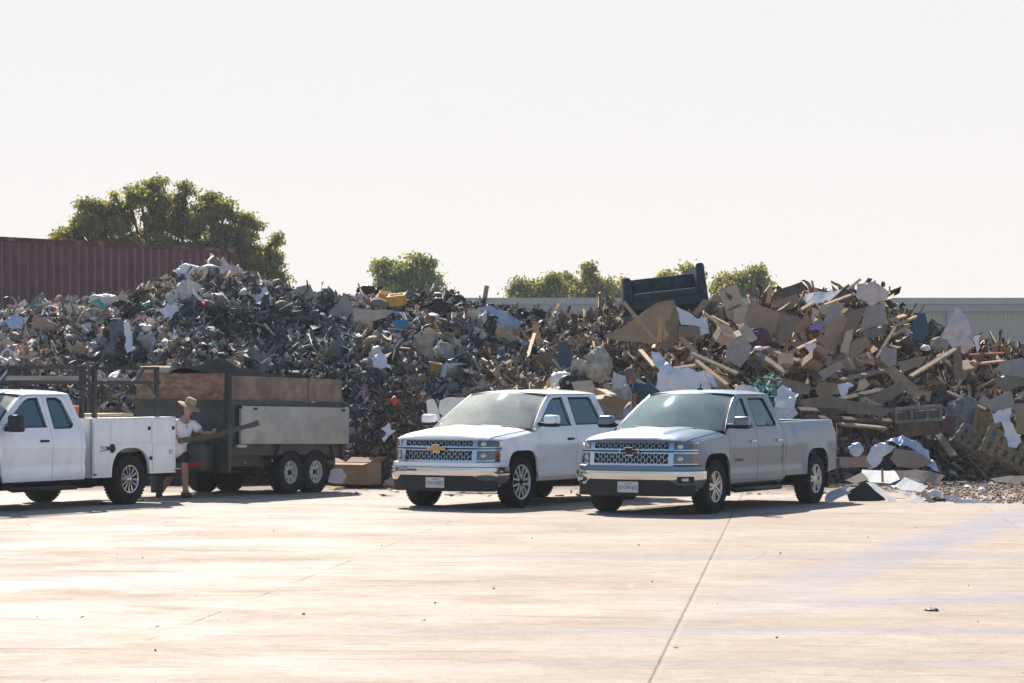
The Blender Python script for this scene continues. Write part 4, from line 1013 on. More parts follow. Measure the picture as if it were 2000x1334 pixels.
def T_lump(R, sub=4):
    # quad sphere from a cube grid
    n = sub; V_ = []; Q_ = []
    for ax in range(3):
        for sg in (-1, 1):
            o = len(V_)
            for i in range(n):
                for j in range(n):
                    a, b = -1+2*i/(n-1), -1+2*j/(n-1); p = [0, 0, 0]; p[ax] = sg; p[(ax+1) % 3] = a; p[(ax+2) % 3] = b; V_.append(p)
            for i in range(n-1):
                for j in range(n-1): Q_.append((o+i*n+j, o+(i+1)*n+j, o+(i+1)*n+j+1, o+i*n+j+1))
    v = np.array(V_, float); v /= np.linalg.norm(v, axis=1)[:, None]
    k = R.normal(size=(5, 3))*2.2; ph = R.uniform(0, 6, 5)
    d = 1+sum(np.sin(v@k[i]+ph[i]) for i in range(5))*.11
    return v*d[:, None]*.5*np.array([1, R.uniform(.6, 1), R.uniform(.45, .8)]), np.array(Q_)
def T_cloth(R, n=9):
    g = np.stack(np.meshgrid(np.linspace(-.5, .5, n), np.linspace(-.5, .5, n), indexing='ij'), -1).reshape(-1, 2)
    k = R.normal(size=(6, 2))*7; ph = R.uniform(0, 6, 6); z = sum(np.sin(g@k[i]+ph[i])*.075 for i in range(6))
    dx = sum(np.sin(g@k[i]*1.3+ph[i]*2)*.05 for i in range(6)); asp = R.uniform(.35, .9)
    v = np.column_stack([g[:, 0]+dx, g[:, 1]*asp*(1+.5*np.sin(g[:, 0]*R.uniform(3, 7)+ph[0]))+dx[::-1], z-.5*g[:, 1]**2])
    i = np.arange(n*n).reshape(n, n); return v, np.stack([i[:-1, :-1], i[1:, :-1], i[1:, 1:], i[:-1, 1:]], -1).reshape(-1, 4)
def T_long(R, n=18):
    t = np.linspace(0, 1, n); p = np.cumsum(np.column_stack([np.ones(n)*.6+R.normal(size=n)*.5, R.normal(size=n)*.6, R.normal(size=n)*.6]), 0)
    for _ in range(2): p[1:-1] = (p[:-2]+p[1:-1]*2+p[2:])/4
    p -= p.mean(0); p /= np.abs(p).max()*2; w_ = R.uniform(.02, .05); v = np.empty((2*n, 3)); a = t*R.uniform(1, 6)
    off = np.column_stack([0*a, np.sin(a), np.cos(a)])*w_; v[0::2] = p+off; v[1::2] = p-off
    return v, np.array([(2*i, 2*i+2, 2*i+3, 2*i+1) for i in range(n-1)])
RT = np.random.default_rng(11)
TPL = {'sheet': [T_cloth(RT, 6) for _ in range(14)], 'rag': [T_cloth(RT, 8) for _ in range(12)], 'ribbon': [T_ribbon(RT) for _ in range(10)],
       'stick': [T_box(RT, 1, RT.uniform(.04, .09), RT.uniform(.02, .06)) for _ in range(4)], 'card': [T_box(RT, 1, RT.uniform(.5, .9), .02) for _ in range(4)],
       'chunk': [T_box(RT, .8, .6, .5) for _ in range(4)], 'lump': [T_lump(RT) for _ in range(8)]}
def rots(R, n, flat=0.):
    q = R.normal(size=(n, 4))
    if flat: q[:, 1:3] *= (1-flat); 
    q /= np.linalg.norm(q, axis=1)[:, None]; w_, x, y, z = q.T
    return np.stack([1-2*(y*y+z*z), 2*(x*y-z*w_), 2*(x*z+y*w_), 2*(x*y+z*w_), 1-2*(x*x+z*z), 2*(y*z-x*w_), 2*(x*z-y*w_), 2*(y*z+x*w_), 1-2*(x*x+y*y)], -1).reshape(n, 3, 3)
class Scatter:
    def __init__(s): s.V = []; s.Q = []; s.C = []; s.n = 0
    def add(s, R, kind, P, size, col, flat=0.):
        n = len(P); ch = R.integers(0, len(TPL[kind]), n); Rm = rots(R, n, flat)
        for k, (tv, tq) in enumerate(TPL[kind]):
            m = ch == k; c = m.sum()
            if not c: continue
            v = np.einsum('nij,kj->nki', Rm[m], tv)*size[m][:, None, None]+P[m][:, None, :]
            s.V.append(v.reshape(-1, 3)); q = tq[None]+(np.arange(c)*len(tv))[:, None, None]+s.n; s.Q.append(q.reshape(-1, 4))
            s.C.append(np.repeat(col[m], len(tv), 0)); s.n += c*len(tv)
    def build(s, name, m, parent, off=(0, 57, 0), smooth=False):
        return np_mesh(name, np.vstack(s.V)-np.array(off), np.vstack(s.Q), m, np.vstack(s.C), parent, smooth)
PAL = {
 'dark': [(.055, .06, .067), (.085, .095, .102), (.12, .13, .142), (.067, .06, .057), (.072, .09, .108)],
 'mid': [(.20, .21, .22), (.25, .24, .225), (.18, .16, .14), (.27, .26, .265), (.15, .18, .21)],
 'light': [(.45, .44, .42), (.55, .53, .52), (.38, .37, .36), (.50, .46, .40)],
 'tan': [(.34, .25, .17), (.42, .33, .24), (.28, .20, .13), (.50, .42, .32), (.38, .28, .24)],
 'brown': [(.17, .12, .08), (.22, .16, .11), (.13, .09, .06), (.26, .20, .14)],
 'pop': [(.03, .25, .17), (.02, .16, .30), (.45, .10, .05), (.50, .28, .04), (.03, .09, .25), (.42, .20, .28), (.10, .35, .32), (.20, .10, .28)],
 'pink': [(.55, .45, .42), (.60, .50, .45), (.50, .36, .30)],
}
PN = list(PAL)
def zone(u, y):
    """palette weights by picture position: dark, mid, light, tan, brown, pop, pink"""
    if u < 560 and y < interp(u, [(0, 760), (180, 700), (300, 640), (420, 555), (560, 545)]): return (.07, .18, .34, .26, .05, .015, .20)
    if u < 960 and y < interp(u, [(560, 575), (640, 640), (800, 640), (960, 640)]): return (.2, .24, .2, .2, .1, .04, .04)
    if 940 < u < 1190 and y > 665: return (.17, .12, .12, .24, .36, .02, .02)
    if u < 700: return (.42, .32, .17, .04, .04, .035, .01)
    if 700 < u < 860 and y > 795: return (.15, .12, .05, .30, .37, .01, .0)
    if u < 960: return (.44, .24, .13, .08, .06, .04, .02)
    if u < 1170: return (.28, .2, .18, .15, .13, .03, .02)
    if u < 1740: return (.36, .17, .06, .17, .21, .02, .01)
    return (.42, .2, .1, .12, .13, .03, .0)
def pickcol(R, P):
    out = np.empty((len(P), 3))
    for i, p in enumerate(P):
        u = 1000+F*p[0]/p[1]; y = YH-(p[2]-CH)/p[1]*F
        q_ = noise.noise(Vector((p[0]*1.1, p[1]*1.1, p[2]*1.6)))+.5*noise.noise(Vector((p[0]*2.9, p[2]*3.5, 4))); lf = 2**(q_*3.2)
        k = R.choice(7, p=(lambda w_: w_/w_.sum())(np.array(zone(u, y))*np.array([1.25/lf, 1, .62*lf, .85*lf, 1, .4, .7*lf]))); pal = PAL[PN[k]]
        out[i] = np.array(pal[R.integers(len(pal))])*R.uniform(.75, 1.25)
    return out
def surfpts(R, n, x0=-17.5, x1=14.5):
    """points on the heap, denser on the side towards the yard and the crest"""
    P = []
    X = R.uniform(x0, x1, n); t = R.uniform(-.02, 1.22, n)
    for x, tt in zip(X, t):
        u = 1000+F*x/57; yb = interp(u, YB)+.8*noise.noise(Vector((x*.45, 0, 9))); yc = interp(u, YC)
        tt = tt if tt > .25 else tt*.8+.0
        y = yb+(yc-yb)*(max(0, tt)**1.25 if tt < 1 else tt); P.append((x, y, hf(x, y)))
    P = np.array(P); return P[P[:, 2] > -.1]
R1 = np.random.default_rng(21); SC = Scatter(); SS = Scatter()
for kind, n, s0, s1, lift, flat in (('sheet', 26000, .05, .20, .03, 0), ('rag', 8000, .10, .32, .05, 0), ('ribbon', 24000, .10, .46, .06, 0), ('stick', 5200, .15, .8, .06, 0), ('chunk', 6000, .04, .14, .02, 0), ('card', 2600, .10, .30, .04, 0), ('lump', 2600, .08, .30, .02, 0)):
    P = surfpts(R1, n); k = len(P); sz = s0+(s1-s0)*R1.random(k)**2.0
    P[:, 2] += R1.uniform(-.03, lift*2.2, k); P[:, 1] -= R1.uniform(-.02, .08, k)
    (SS if kind in ('sheet', 'rag', 'lump', 'ribbon') else SC).add(R1, kind, P, sz, pickcol(R1, P), flat)
# knots of waste sticking out so the outline is ragged
P = surfpts(R1, 150); 
for p in P:
    k = 22; q = p+R1.normal(size=(k, 3))*np.array([.2, .2, .09])+np.array([0, 0, .05])
    c = pickcol(R1, q*0+p); SS.add(R1, 'rag' if R1.random() < .5 else 'sheet', q, R1.uniform(.08, .22, k), np.where(R1.random((k, 1)) < .6, c[:1]*R1.uniform(.8, 1.2, (k, 1)), c))
for (c, sx, sy, h), cols in zip(BUMPS, (('tan', 'pink', 'light', 'brown'), ('tan', 'brown', 'tan', 'brown'), ('mid', 'dark', 'brown', 'dark'))):
    k = 1500; q = np.column_stack([c.x+R1.normal(size=k)*sx*.8, c.y+R1.normal(size=k)*sy*.7-.1, np.zeros(k)])
    q[:, 2] = [hf(a, b)+R1.uniform(0, .10) for a, b, _ in q]; q = q[q[:, 2] > 0]; k = len(q)
    cc = np.array([PAL[cols[i]][j % len(PAL[cols[i]])] for i, j in zip(R1.integers(0, 4, k), R1.integers(0, 9, k))])
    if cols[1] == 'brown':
        top = q[:, 2] > .95; cc = np.where(top[:, None], cc, np.array([(.10, .075, .045)])*R1.uniform(.5, 1.3, (k, 1)))  # sunlit top of the mound put into the colour: tan above, dark below
    SS.add(R1, 'ribbon' if cols[1] == 'brown' else 'sheet', q, R1.uniform(.08, .30, k), cc)
M_stuff = mat('mixed_rubbish', (1, 1, 1), .7, 0, .25, 9, .25, 30, attr=True, spec=.1)
# chopped wood and cardboard in the right part
for kind, n, s0, s1 in (('stick', 5200, .25, 1.1), ('card', 3200, .15, .5)):
    P = surfpts(R1, n, 1.2, 14.4); k = len(P); P[:, 2] += R1.uniform(-.02, .16, k); P[:, 1] -= R1.uniform(0, .15, k)
    u = 1000+F*P[:, 0]/P[:, 1]; m = R1.random(k) < np.clip((u-1080)/200, .15, 1)*np.where(u > 1760, .6, 1); P = P[m]; k = len(P)
    wd = np.array([(.30, .21, .13), (.38, .28, .18), (.22, .16, .11), (.17, .13, .095), (.26, .20, .15), (.13, .10, .08), (.44, .36, .27)])[R1.integers(0, 7, k)]*R1.uniform(.8, 1.2, (k, 1))
    SC.add(R1, kind, P, s0+(s1-s0)*R1.random(k)**2, wd)
SC.build('chopped_scrap', M_stuff, hp)
SS.build('shredded_waste', mat('soft_rubbish', (1, 1, 1), .8, 0, .22, 9, .25, 30, attr=True, spec=.1), hp, smooth=True)
# larger soft pieces: rags, torn film and long tangled strips
TPL['cloth'] = [T_cloth(RT) for _ in range(14)]; TPL['long'] = [T_long(RT) for _ in range(14)]
S2 = Scatter()
for kind, n, s0, s1 in (('cloth', 2600, .22, .75), ('long', 5200, .35, 1.05), ('lump', 900, .2, .5)):
    P = surfpts(R1, n); k = len(P); P[:, 2] += R1.uniform(-.02, .08, k); P[:, 1] -= R1.uniform(.0, .12, k)
    m = (P[:, 0] < 2.5) | (R1.random(k) < .4); P = P[m]; k = len(P)
    S2.add(R1, kind, P, s0+(s1-s0)*R1.random(k)**2.2, pickcol(R1, P))
S2.build('rags_and_torn_film', mat('rag_and_film', (1, 1, 1), .7, 0, .2, 6, .35, 22, attr=True, spec=.2), hp, smooth=True)

# ---------------------------------------------------------------- litter on the yard
R2 = np.random.default_rng(5); GR = Scatter()
k = 3600; X = R2.uniform(7.0, 11.8, k); Y = R2.uniform(43.4, 53, k)
m = ((X-9.6)/2.9)**2+((Y-47.6)/5.0)**2+R2.normal(size=k)*.12 < 1.0
P = np.column_stack([X, Y, np.full(k, .01)])[m]
cc = np.array([[(.26, .20, .165), (.30, .235, .195), (.22, .17, .14), (.34, .28, .235), (.17, .13, .11)][i] for i in R2.integers(0, 5, len(P))])
GR.add(R2, 'chunk', P, .02+.06*R2.random(len(P))**3, cc)
tag(GR.build('gravel', mat('gravel', (1, 1, 1), .85, attr=True), None, (0, 0, 0)), 'scattered reddish gravel and grit at the foot of the heap on the right', 'gravel', kind='stuff')
GL = Scatter(); k = 70; Y = 15+R2.random(k)**.7*33; X = (R2.uniform(-60, 2060, k)-1000)/F*Y
P = np.column_stack([X, Y, np.full(k, .006)]); GL.add(R2, 'chunk', P, .008+.022*R2.random(k)**3, R2.uniform(.04, .22, (k, 1))*np.array([[1, .85, .75]]))
k = 260; Y = 46+R2.random(k)*6; X = (R2.uniform(640, 2020, k)-1000)/F*Y; P = np.column_stack([X, Y, np.full(k, .02)])
GL.add(R2, 'card', P, .05+.13*R2.random(k)**2, np.array([PAL[('tan', 'light', 'brown', 'pink')[i]][0] for i in R2.integers(0, 4, k)]), .93)
tag(GL.build('litter', mat('litter', (1, 1, 1), .8, attr=True), None, (0, 0, 0)), 'small scraps and pebbles scattered over the concrete yard', 'litter', kind='stuff')
# ================================================================ SINGLE THINGS ON AND ABOUT THE HEAP
M_card = mat('cardboard', (.33, .24, .165), .85, 0, .12, 3, .1, 25, col2=(.26, .185, .125), thr=(.4, .7))
M_cardl = mat('pale_cardboard', (.50, .395, .29), .85, 0, .12, 3, .1, 25)
M_cardd = mat('dark_cardboard', (.205, .165, .13), .85, 0, .15, 3, .1, 25)
M_cardg = mat('grey_board', (.32, .29, .26), .85, 0, .12, 3)
M_wood = mat('new_timber', (.42, .28, .15), .75, 0, .2, 3, .1, 20, stretch=(3, 3, 3))
M_woodg = mat('weathered_timber', (.29, .235, .18), .85, 0, .25, 3, .15, 20)
M_woodd = mat('dark_timber', (.11, .088, .07), .85, 0, .25, 3, .15, 20)
M_wht = mat('white_plastic_film', (.66, .66, .68), .4, 0, .06, 4, .1, 12, trans=.0)
M_blu = mat('pale_blue_plastic_film', (.36, .46, .60), .4, 0, .12, 4, .2, 12)
M_pinkb = mat('pinkish_plastic_bag', (.62, .52, .50), .45, 0, .06, 4, .1, 12)
M_whtb = mat('white_board', (.70, .68, .64), .7, 0, .08, 3, col2=(.5, .44, .38), thr=(.58, .8))
M_foam = mat('white_foam', (.62, .66, .72), .8, 0, .06, 2, .4, 6)
M_sofa = mat('dark_teal_upholstery', (.030, .050, .062), .85, 0, .2, 4, .15, 40)
M_navy = mat('dark_blue_panel', (.02, .06, .11), .55, 0, .15, 3)
M_blue = mat('bright_blue_plastic', (.02, .17, .30), .5, 0, .1, 3)
M_yel = mat('orange_yellow_plastic', (.62, .36, .06), .5, 0, .1, 3)
M_blk = mat('black_plastic_bag', (.022, .026, .030), .45, 0, .2, 4, .3, 9, spec=.2)
M_purple = mat('purple_fabric', (.12, .05, .10), .85, 0, .2, 4)
M_beige = mat('beige_plastic', (.46, .42, .35), .55, 0, .06, 3)
M_sack = mat('grey_beige_sack', (.33, .31, .27), .8, 0, .35, 2.5, .4, 9, col2=(.18, .18, .16), thr=(.5, .65))
M_green = mat('green_plastic', (.03, .26, .16), .45, 0, .15, 4)
M_cyan = mat('cyan_net', (.08, .38, .36), .6)
M_pinkc = mat('pink_cloth', (.55, .26, .33), .8, 0, .1, 4)
M_redc = mat('red_plastic', (.5, .05, .04), .5)
M_concg = mat('crumbled_concrete', (.17, .18, .18), .95, 0, .3, 4, .6, 12)
LM = []          # landmarks for telling the ordinary pieces apart: (words, px, py)
USED = set()
def lmk(words, px, py): LM.append((words, px, py))
rT = random.Random(99)

def slab(name, label, cat, pts, m, D=None, lean=.35, yaw=0., th=.02, bend=0., group=None, mark=None, step=.12, edgecol=None):
    """a sheet whose outline is given in the picture and which stands at its own depth, leaning back"""
    cx = sum(p[0] for p in pts)/len(pts); cy = sum(p[1] for p in pts)/len(pts)
    if D is None: D = hit(cx, cy)-(.85 if cx < 1180 else .50)
    s = F/D; c = at(cx, cy, D); ph = rT.uniform(0, 6); w_ = (max(p[0] for p in pts)-min(p[0] for p in pts))/s
    def fn(a, b, off=0.):        # a, b in metres in the picture plane, about the centre
        q = Vector((a*4+ph, b*4, ph)); d = D+lean*b+yaw*a+bend*math.sin(a*2.2/max(.3, w_)*1.6+ph)*.5+off+(.05*noise.noise(q*.5) if th < .025 else 0)
        e1, e2 = .022*noise.noise(q)+.012*noise.noise(q*4), .022*noise.noise(q+Vector((0, 0, 5)))
        return Vector(((cx-1000+(a+e1)*s)/F*d, d, CH-(cy-(b+e2)*s-YH)/F*d))
    ol = [((p[0]-cx)/s, -(p[1]-cy)/s) for p in pts]
    mb = MB(); panel(mb, ol, [], lambda a, b: fn(a, b, -th/2), step, 0, bend > .15, edge=1, edgedir=lambda a, b: fn(a, b, th/2)); panel(mb, ol, [], lambda a, b: fn(a, b, th/2), step, 0, bend > .15)
    o = recenter(mb.build(name, m)); tag(o, label, cat, group)
    if mark: lmk(mark, cx, cy)
    return o
def beam(name, label, cat, p, q, w_, t, m, D=None, D2=None, group=None, mark=None, roll=0., lift=.35):
    D = D if D is not None else hit(*p)-lift; D2 = D2 if D2 is not None else (hit(*q)-lift)
    if D2-D > 1.5: D2 = D+1.5
    if D-D2 > 1.5: D2 = D-1.5
    mb = MB(); a = at(p[0], p[1], D); b = at(q[0], q[1], D2); mb.beam(a, b, w_, t, (0, -.5, 1), 0, roll)
    o = recenter(mb.build(name, m)); tag(o, label, cat, group)
    if mark: lmk(mark, (p[0]+q[0])/2, (p[1]+q[1])/2)
    return o
def blob(name, label, cat, px, py, rx, ry, m, D=None, seed=0, rough=.28, depth=.8, group=None, mark=None, sub=4, sharp=0):
    """crumpled bag or lump; rx, ry in picture px"""
    if D is None: D = hit(px, py)-(.55 if px < 1180 else .32)
    s = F/D; c = at(px, py, D); bm = bmesh.new(); bmesh.ops.create_icosphere(bm, subdivisions=sub, radius=1)
    so_ = Vector((seed*3.7, seed*1.3, 0)); ax, az = rx/s, ry/s; ay = max(.08, min(ax, az)*depth)
    for v in bm.verts:
        d = v.co.normalized(); f = 1+rough*noise.fractal(d*1.4+so_, 1, 2, 3)+rough*.75*abs(noise.noise(d*3.6+so_))-.35*rough*abs(noise.noise(d*8+so_))
        v.co = Vector((d.x*ax*f, d.y*ay*f, d.z*az*f))
    mb = MB(); bm.verts.index_update(); mb.add([v.co+c for v in bm.verts], [tuple(v.index for v in f.verts) for f in bm.faces], 0, not sharp); bm.free()
    o = recenter(mb.build(name, m)); tag(o, label, cat, group)
    if mark: lmk(mark, px, py)
    return o
def film(name, label, cat, pts, m, D=None, seed=0, amp=.16, lean=.5, group=None, mark=None):
    """crumpled plastic film or cloth, outline in the picture"""
    cx = sum(p[0] for p in pts)/len(pts); cy = sum(p[1] for p in pts)/len(pts)
    if D is None: D = hit(cx, cy)-(.85 if cx < 1180 else .50)
    s = F/D; so_ = Vector((seed*2.1, seed*.7, seed))
    def fn(a, b, off=0.):
        q = Vector((a*2.4, b*2.4, 0))+so_
        d = D+lean*b+amp*1.6*noise.noise(q)+amp*abs(noise.noise(q*2.6))+amp*.5*abs(noise.noise(q*6))+off
        e = .07*noise.noise(q*3+Vector((5, 0, 0))), .07*noise.noise(q*3+Vector((0, 7, 0)))
        return Vector(((cx-1000+(a+e[0])*s)/F*d, d, CH-(cy-(b+e[1])*s-YH)/F*d))
    ol = [((p[0]-cx)/s, -(p[1]-cy)/s) for p in pts]
    mb = MB(); panel(mb, ol, [], fn, .055, 0, True, edge=1, edgedir=lambda a, b: fn(a, b, .012)); panel(mb, ol, [], lambda a, b: fn(a, b, .012), .11, 0, True)
    o = recenter(mb.build(name, m)); tag(o, label, cat, group)
    if mark: lmk(mark, cx, cy)
    return o
def carton(name, label, px, py, w_, d_, h_, m, rot, D=None, flaps=True, cat='cardboard box', group=None, mark=None, openz=True, lift=.1):
    """cardboard box with open flaps; size in metres, rot = euler angles"""
    if D is None: D = hit(px, py)-lift
    c = at(px, py, D); o = empty(name, c, rot); t = .012; mb = MB()
    mb.box(-w_/2, w_/2, -d_/2, d_/2, 0, t)
    for sgn in (-1, 1):
        mb.box(sgn*w_/2-t/2, sgn*w_/2+t/2, -d_/2, d_/2, t, h_); mb.box(-w_/2+t, w_/2-t, sgn*d_/2-t/2, sgn*d_/2+t/2, t, h_)
    if not openz: mb.box(-w_/2, w_/2, -d_/2, d_/2, h_, h_+t)
    mb.build('box_body', m, o)
    if flaps:
        for k, (ax, sgn) in enumerate((('y', -1), ('y', 1), ('x', -1), ('x', 1))):
            fl = MB(); L = min(w_, d_)*.48; a = math.radians(rT.uniform(20, 130)); 
            if ax == 'y': fl.add([(-w_/2, sgn*d_/2, h_), (w_/2, sgn*d_/2, h_), (w_/2-.01, sgn*(d_/2+L*math.sin(a)), h_+L*math.cos(a)), (-w_/2+.01, sgn*(d_/2+L*math.sin(a)), h_+L*math.cos(a))], [(0, 1, 2, 3)])
            else: fl.add([(sgn*w_/2, -d_/2, h_), (sgn*w_/2, d_/2, h_), (sgn*(w_/2+L*math.sin(a)), d_/2-.01, h_+L*math.cos(a)), (sgn*(w_/2+L*math.sin(a)), -d_/2+.01, h_+L*math.cos(a))], [(0, 1, 2, 3)])
            fl.build('flap', m, o)
    tag(o, label, cat, group)
    if mark: lmk(mark, px, py)
    return o

# ---- left part
blob('rubbish_bag', 'crumpled white sack at the very top of the left heap', 'bag', 368, 531, 22, 14, M_wht, seed=1, mark='the white sack on the summit')
blob('rubbish_bag', 'smooth pale grey bag right of the white sack on the summit', 'bag', 410, 528, 20, 12, mat('grey_bag', (.5, .47, .45), .5), seed=2, rough=.15)
film('plastic_sheet', 'torn pale film fluttering at the summit below the tree', 'plastic film', [(425, 522), (440, 514), (462, 520), (470, 536), (452, 532), (436, 536)], M_pinkb, seed=3)
film('plastic_sheet', 'white torn film on the right shoulder of the left heap', 'plastic film', [(498, 575), (520, 562), (530, 585), (524, 612), (508, 604), (496, 590)], M_wht, seed=4)
blob('rubbish_bag', 'large pinkish white bag on the low left ridge beside the container', 'bag', 205, 588, 30, 13, M_pinkb, seed=5, mark='the pinkish bag on the left ridge')
blob('rubbish_bag', 'tan bag left of the pinkish bag on the left ridge', 'bag', 97, 602, 14, 11, M_cardl, seed=6)
blob('rubbish_bag', 'grey brown bag between the tan and the pinkish bag on the ridge', 'bag', 124, 605, 17, 14, M_sack, seed=7)
slab('cardboard_scrap', 'small upright tan cardboard scrap right of the pinkish bag', 'cardboard', [(228, 578), (238, 565), (242, 574), (250, 576), (246, 590), (232, 590)], M_cardl, th=.01)
blob('rubbish_bag', 'dark olive bag below the small cardboard scrap on the left', 'bag', 238, 600, 17, 14, M_blk, seed=8)
blob('rubbish_bag', 'shiny green bag between the dark olive and the white bag', 'bag', 290, 600, 13, 11, M_green, seed=9, mark='the green bag')
film('plastic_sheet', 'white bag drooping right of the green bag', 'plastic film', [(311, 608), (325, 596), (345, 596), (352, 606), (338, 612), (330, 630), (322, 614)], M_wht, seed=10)
film('plastic_sheet', 'long white strip of film hanging down the middle of the left slope', 'plastic film', [(240, 632), (252, 630), (258, 650), (260, 685), (248, 690), (243, 660)], M_wht, seed=11, amp=.08)
film('plastic_sheet', 'grey white film near the far left end of the heap', 'plastic film', [(10, 625), (28, 612), (50, 625), (42, 645), (30, 640), (18, 640)], M_blu, seed=12)
film('plastic_sheet', 'thin white twisted film on the slope below the white bag', 'plastic film', [(338, 640), (346, 650), (348, 680), (340, 690), (336, 668)], M_wht, seed=13, amp=.08)
slab('cardboard_sheet', 'weathered grey board leaning up on the ridge right of the tree', 'cardboard', [(580, 560), (606, 555), (622, 590), (600, 598), (578, 575)], M_cardg, lean=.3)
blob('rubbish_bag', 'domed grey green sack just right of the weathered board', 'bag', 636, 580, 26, 13, M_sack, seed=14, rough=.1)
slab('cardboard_sheet', 'pointed tan cardboard rising from the middle ridge', 'cardboard', [(640, 612), (662, 590), (674, 572), (688, 596), (690, 628), (660, 622)], M_cardg, lean=.2, mark='the pointed tan cardboard')
slab('cardboard_sheet', 'long flattened grey tan carton stretching right from the pointed cardboard', 'cardboard', [(690, 600), (730, 606), (768, 606), (756, 620), (712, 632), (690, 628)], M_cardl, lean=.6)
blob('rubbish_bag', 'black grey bundle on the ridge left of the orange crates', 'bag', 716, 566, 18, 9, M_blk, seed=15)
film('plastic_sheet', 'pale crumpled film below the black grey bundle', 'plastic film', [(690, 578), (710, 572), (732, 588), (722, 598), (700, 592)], M_pinkb, seed=16)
def crate(label, px, py, w_, rot, m, mark=None):
    c = at(px, py, hit(px, py+8)-.5); o = empty('plastic_crate', c, rot); mb = MB(); a = w_/2; h = w_*.55
    for (x0, x1, y0, y1) in ((-a, a, -a*.7, -a*.7+.02), (-a, a, a*.7-.02, a*.7), (-a, -a+.02, -a*.7, a*.7), (a-.02, a, -a*.7, a*.7)):
        mb.box(x0, x1, y0, y1, 0, h)
    mb.box(-a, a, -a*.7, a*.7, -.02, 0); mb.build('crate_body', m, o)
    mb = MB(); mb.box(-a-.015, a+.015, -a*.7-.015, -a*.7+.0, h-.03, h+.01); mb.box(-a-.015, a+.015, a*.7, a*.7+.015, h-.03, h+.01); mb.build('rim', m, o); tag(o, label, 'crate')
    if mark: lmk(mark, px, py)
crate('small orange crate, left one of the two on the ridge', 750, 585, .28, (.3, .2, .2), M_yel)
crate('larger orange yellow crate right of the small one on the ridge', 777, 594, .38, (.25, -.1, -.2), M_yel, mark='the orange crates')
def tyre_thing(label, px, py, r, rot, m, mark=None):
    c = at(px, py, hit(px, py)-.45); mb = MB(); mb.lathe([(r*.55, -.08), (r*.95, -.09), (r, 0), (r*.95, .09), (r*.55, .08), (r*.5, 0), (r*.55, -.08)], 22)
    o = mb.build('car_tyre', m); o.location = c; o.rotation_euler = rot; tag(o, label, 'tyre')
    if mark: lmk(mark, px, py)
tyre_thing('dusty grey tyre lying below the orange crates', 738, 598, .20, (.9, .2, 0), mat('dusty_rubber', (.2, .18, .16), .9))
blob('rubbish_bag', 'big black bag on the ridge right of the orange crates', 'bag', 858, 600, 24, 15, M_blk, seed=17, mark='the big black bag')
blob('rubbish_bag', 'second black bag behind the upper right of the big black bag', 'bag', 893, 590, 18, 15, M_blk, seed=18)
slab('blue_board', 'bright blue upright panel in the middle of the heap', 'panel', [(770, 625), (797, 624), (795, 655), (785, 662), (762, 655)], M_blue, lean=.2, mark='the bright blue panel')
film('cloth', 'pink cloth right of the bright blue panel', 'cloth', [(815, 620), (838, 618), (845, 632), (830, 642), (818, 636)], M_pinkc, seed=19, amp=.08)
film('cloth', 'long grey beige curtain hanging in folds below the pink cloth', 'cloth', [(808, 655), (850, 652), (848, 695), (838, 700), (826, 692), (814, 690)], M_sack, seed=20, amp=.14, lean=.1, mark='the grey hanging curtain')
blob('rubbish_bag', 'translucent grey bag right of the grey hanging curtain', 'bag', 865, 690, 18, 22, M_sack, seed=21)
def bucket(label, px, py, r, m, rot):
    c = at(px, py, hit(px, py)-.45); o = empty('bucket', c, rot); mb = MB(); mb.lathe([(.001, 0), (r*.8, 0), (r, r*2), (r*1.08, r*2), (r*1.08, r*1.85), (r, r*1.85)], 18, ax='z'); mb.lathe([(r*.76, .01), (r*.95, r*1.98)], 18, ax='z'); mb.build('pail', m, o)
    mb = MB(); mb.tube([(r*math.cos(a), -.4*r*math.sin(a)-.0, r*2-.9*r*math.sin(a)) for a in np.linspace(0, PI, 9)], .006, 5); mb.build('handle', M_black, o); tag(o, label, 'bucket')
bucket('yellow bucket low in the heap below the grey bag', 846, 732, .13, mat('yellow_pail', (.5, .36, .12), .5), (.1, .2, 0))
slab('blue_board', 'curved light blue panel right of the yellow bucket', 'panel', [(860, 735), (866, 712), (874, 706), (872, 728), (868, 738)], M_blu, lean=.1)
blob('rubbish_bag', 'dark blue bag beside the curved light blue panel', 'bag', 884, 720, 16, 17, M_navy, seed=22)
blob('rubbish_bag', 'white bag above the left slope foot, right of the trailer', 'bag', 735, 688, 10, 14, M_pinkb, seed=23)
film('plastic_sheet', 'white and blue film below the white bag right of the trailer', 'plastic film', [(728, 700), (745, 690), (756, 700), (754, 716), (742, 724), (730, 712)], M_wht, seed=24)
blob('plastic_bottle', 'small red plastic thing low on the slope above the straw mound', 'plastic', 770, 783, 7, 9, M_redc, seed=25, depth=1)
film('plastic_sheet', 'white cross shaped scrap of plastic on the straw mound', 'plastic film', [(744, 838), (754, 836), (758, 824), (764, 838), (772, 842), (760, 850), (750, 862), (746, 856), (754, 846)], M_wht, D=50.2, seed=26, amp=.05)
film('plastic_sheet', 'narrow white plastic strip hanging left of the straw mound', 'plastic film', [(716, 815), (722, 812), (724, 835), (726, 848), (720, 846)], M_wht, seed=27, amp=.04)
bm_ = MB(); c = at(714, 893, 51.2); bm_.tube([c+Vector((-.28, 0, -.02)), c+Vector((-.12, 0, .09)), c+Vector((.08, 0, .08)), c+Vector((.24, -.1, -.06)), c+Vector((.28, -.1, -.22))], [.05, .07, .07, .05, .02], 10)
tag(recenter(bm_.build('plastic_hose', M_green)), 'green curved plastic piece behind the open carton by the trailer', 'plastic')
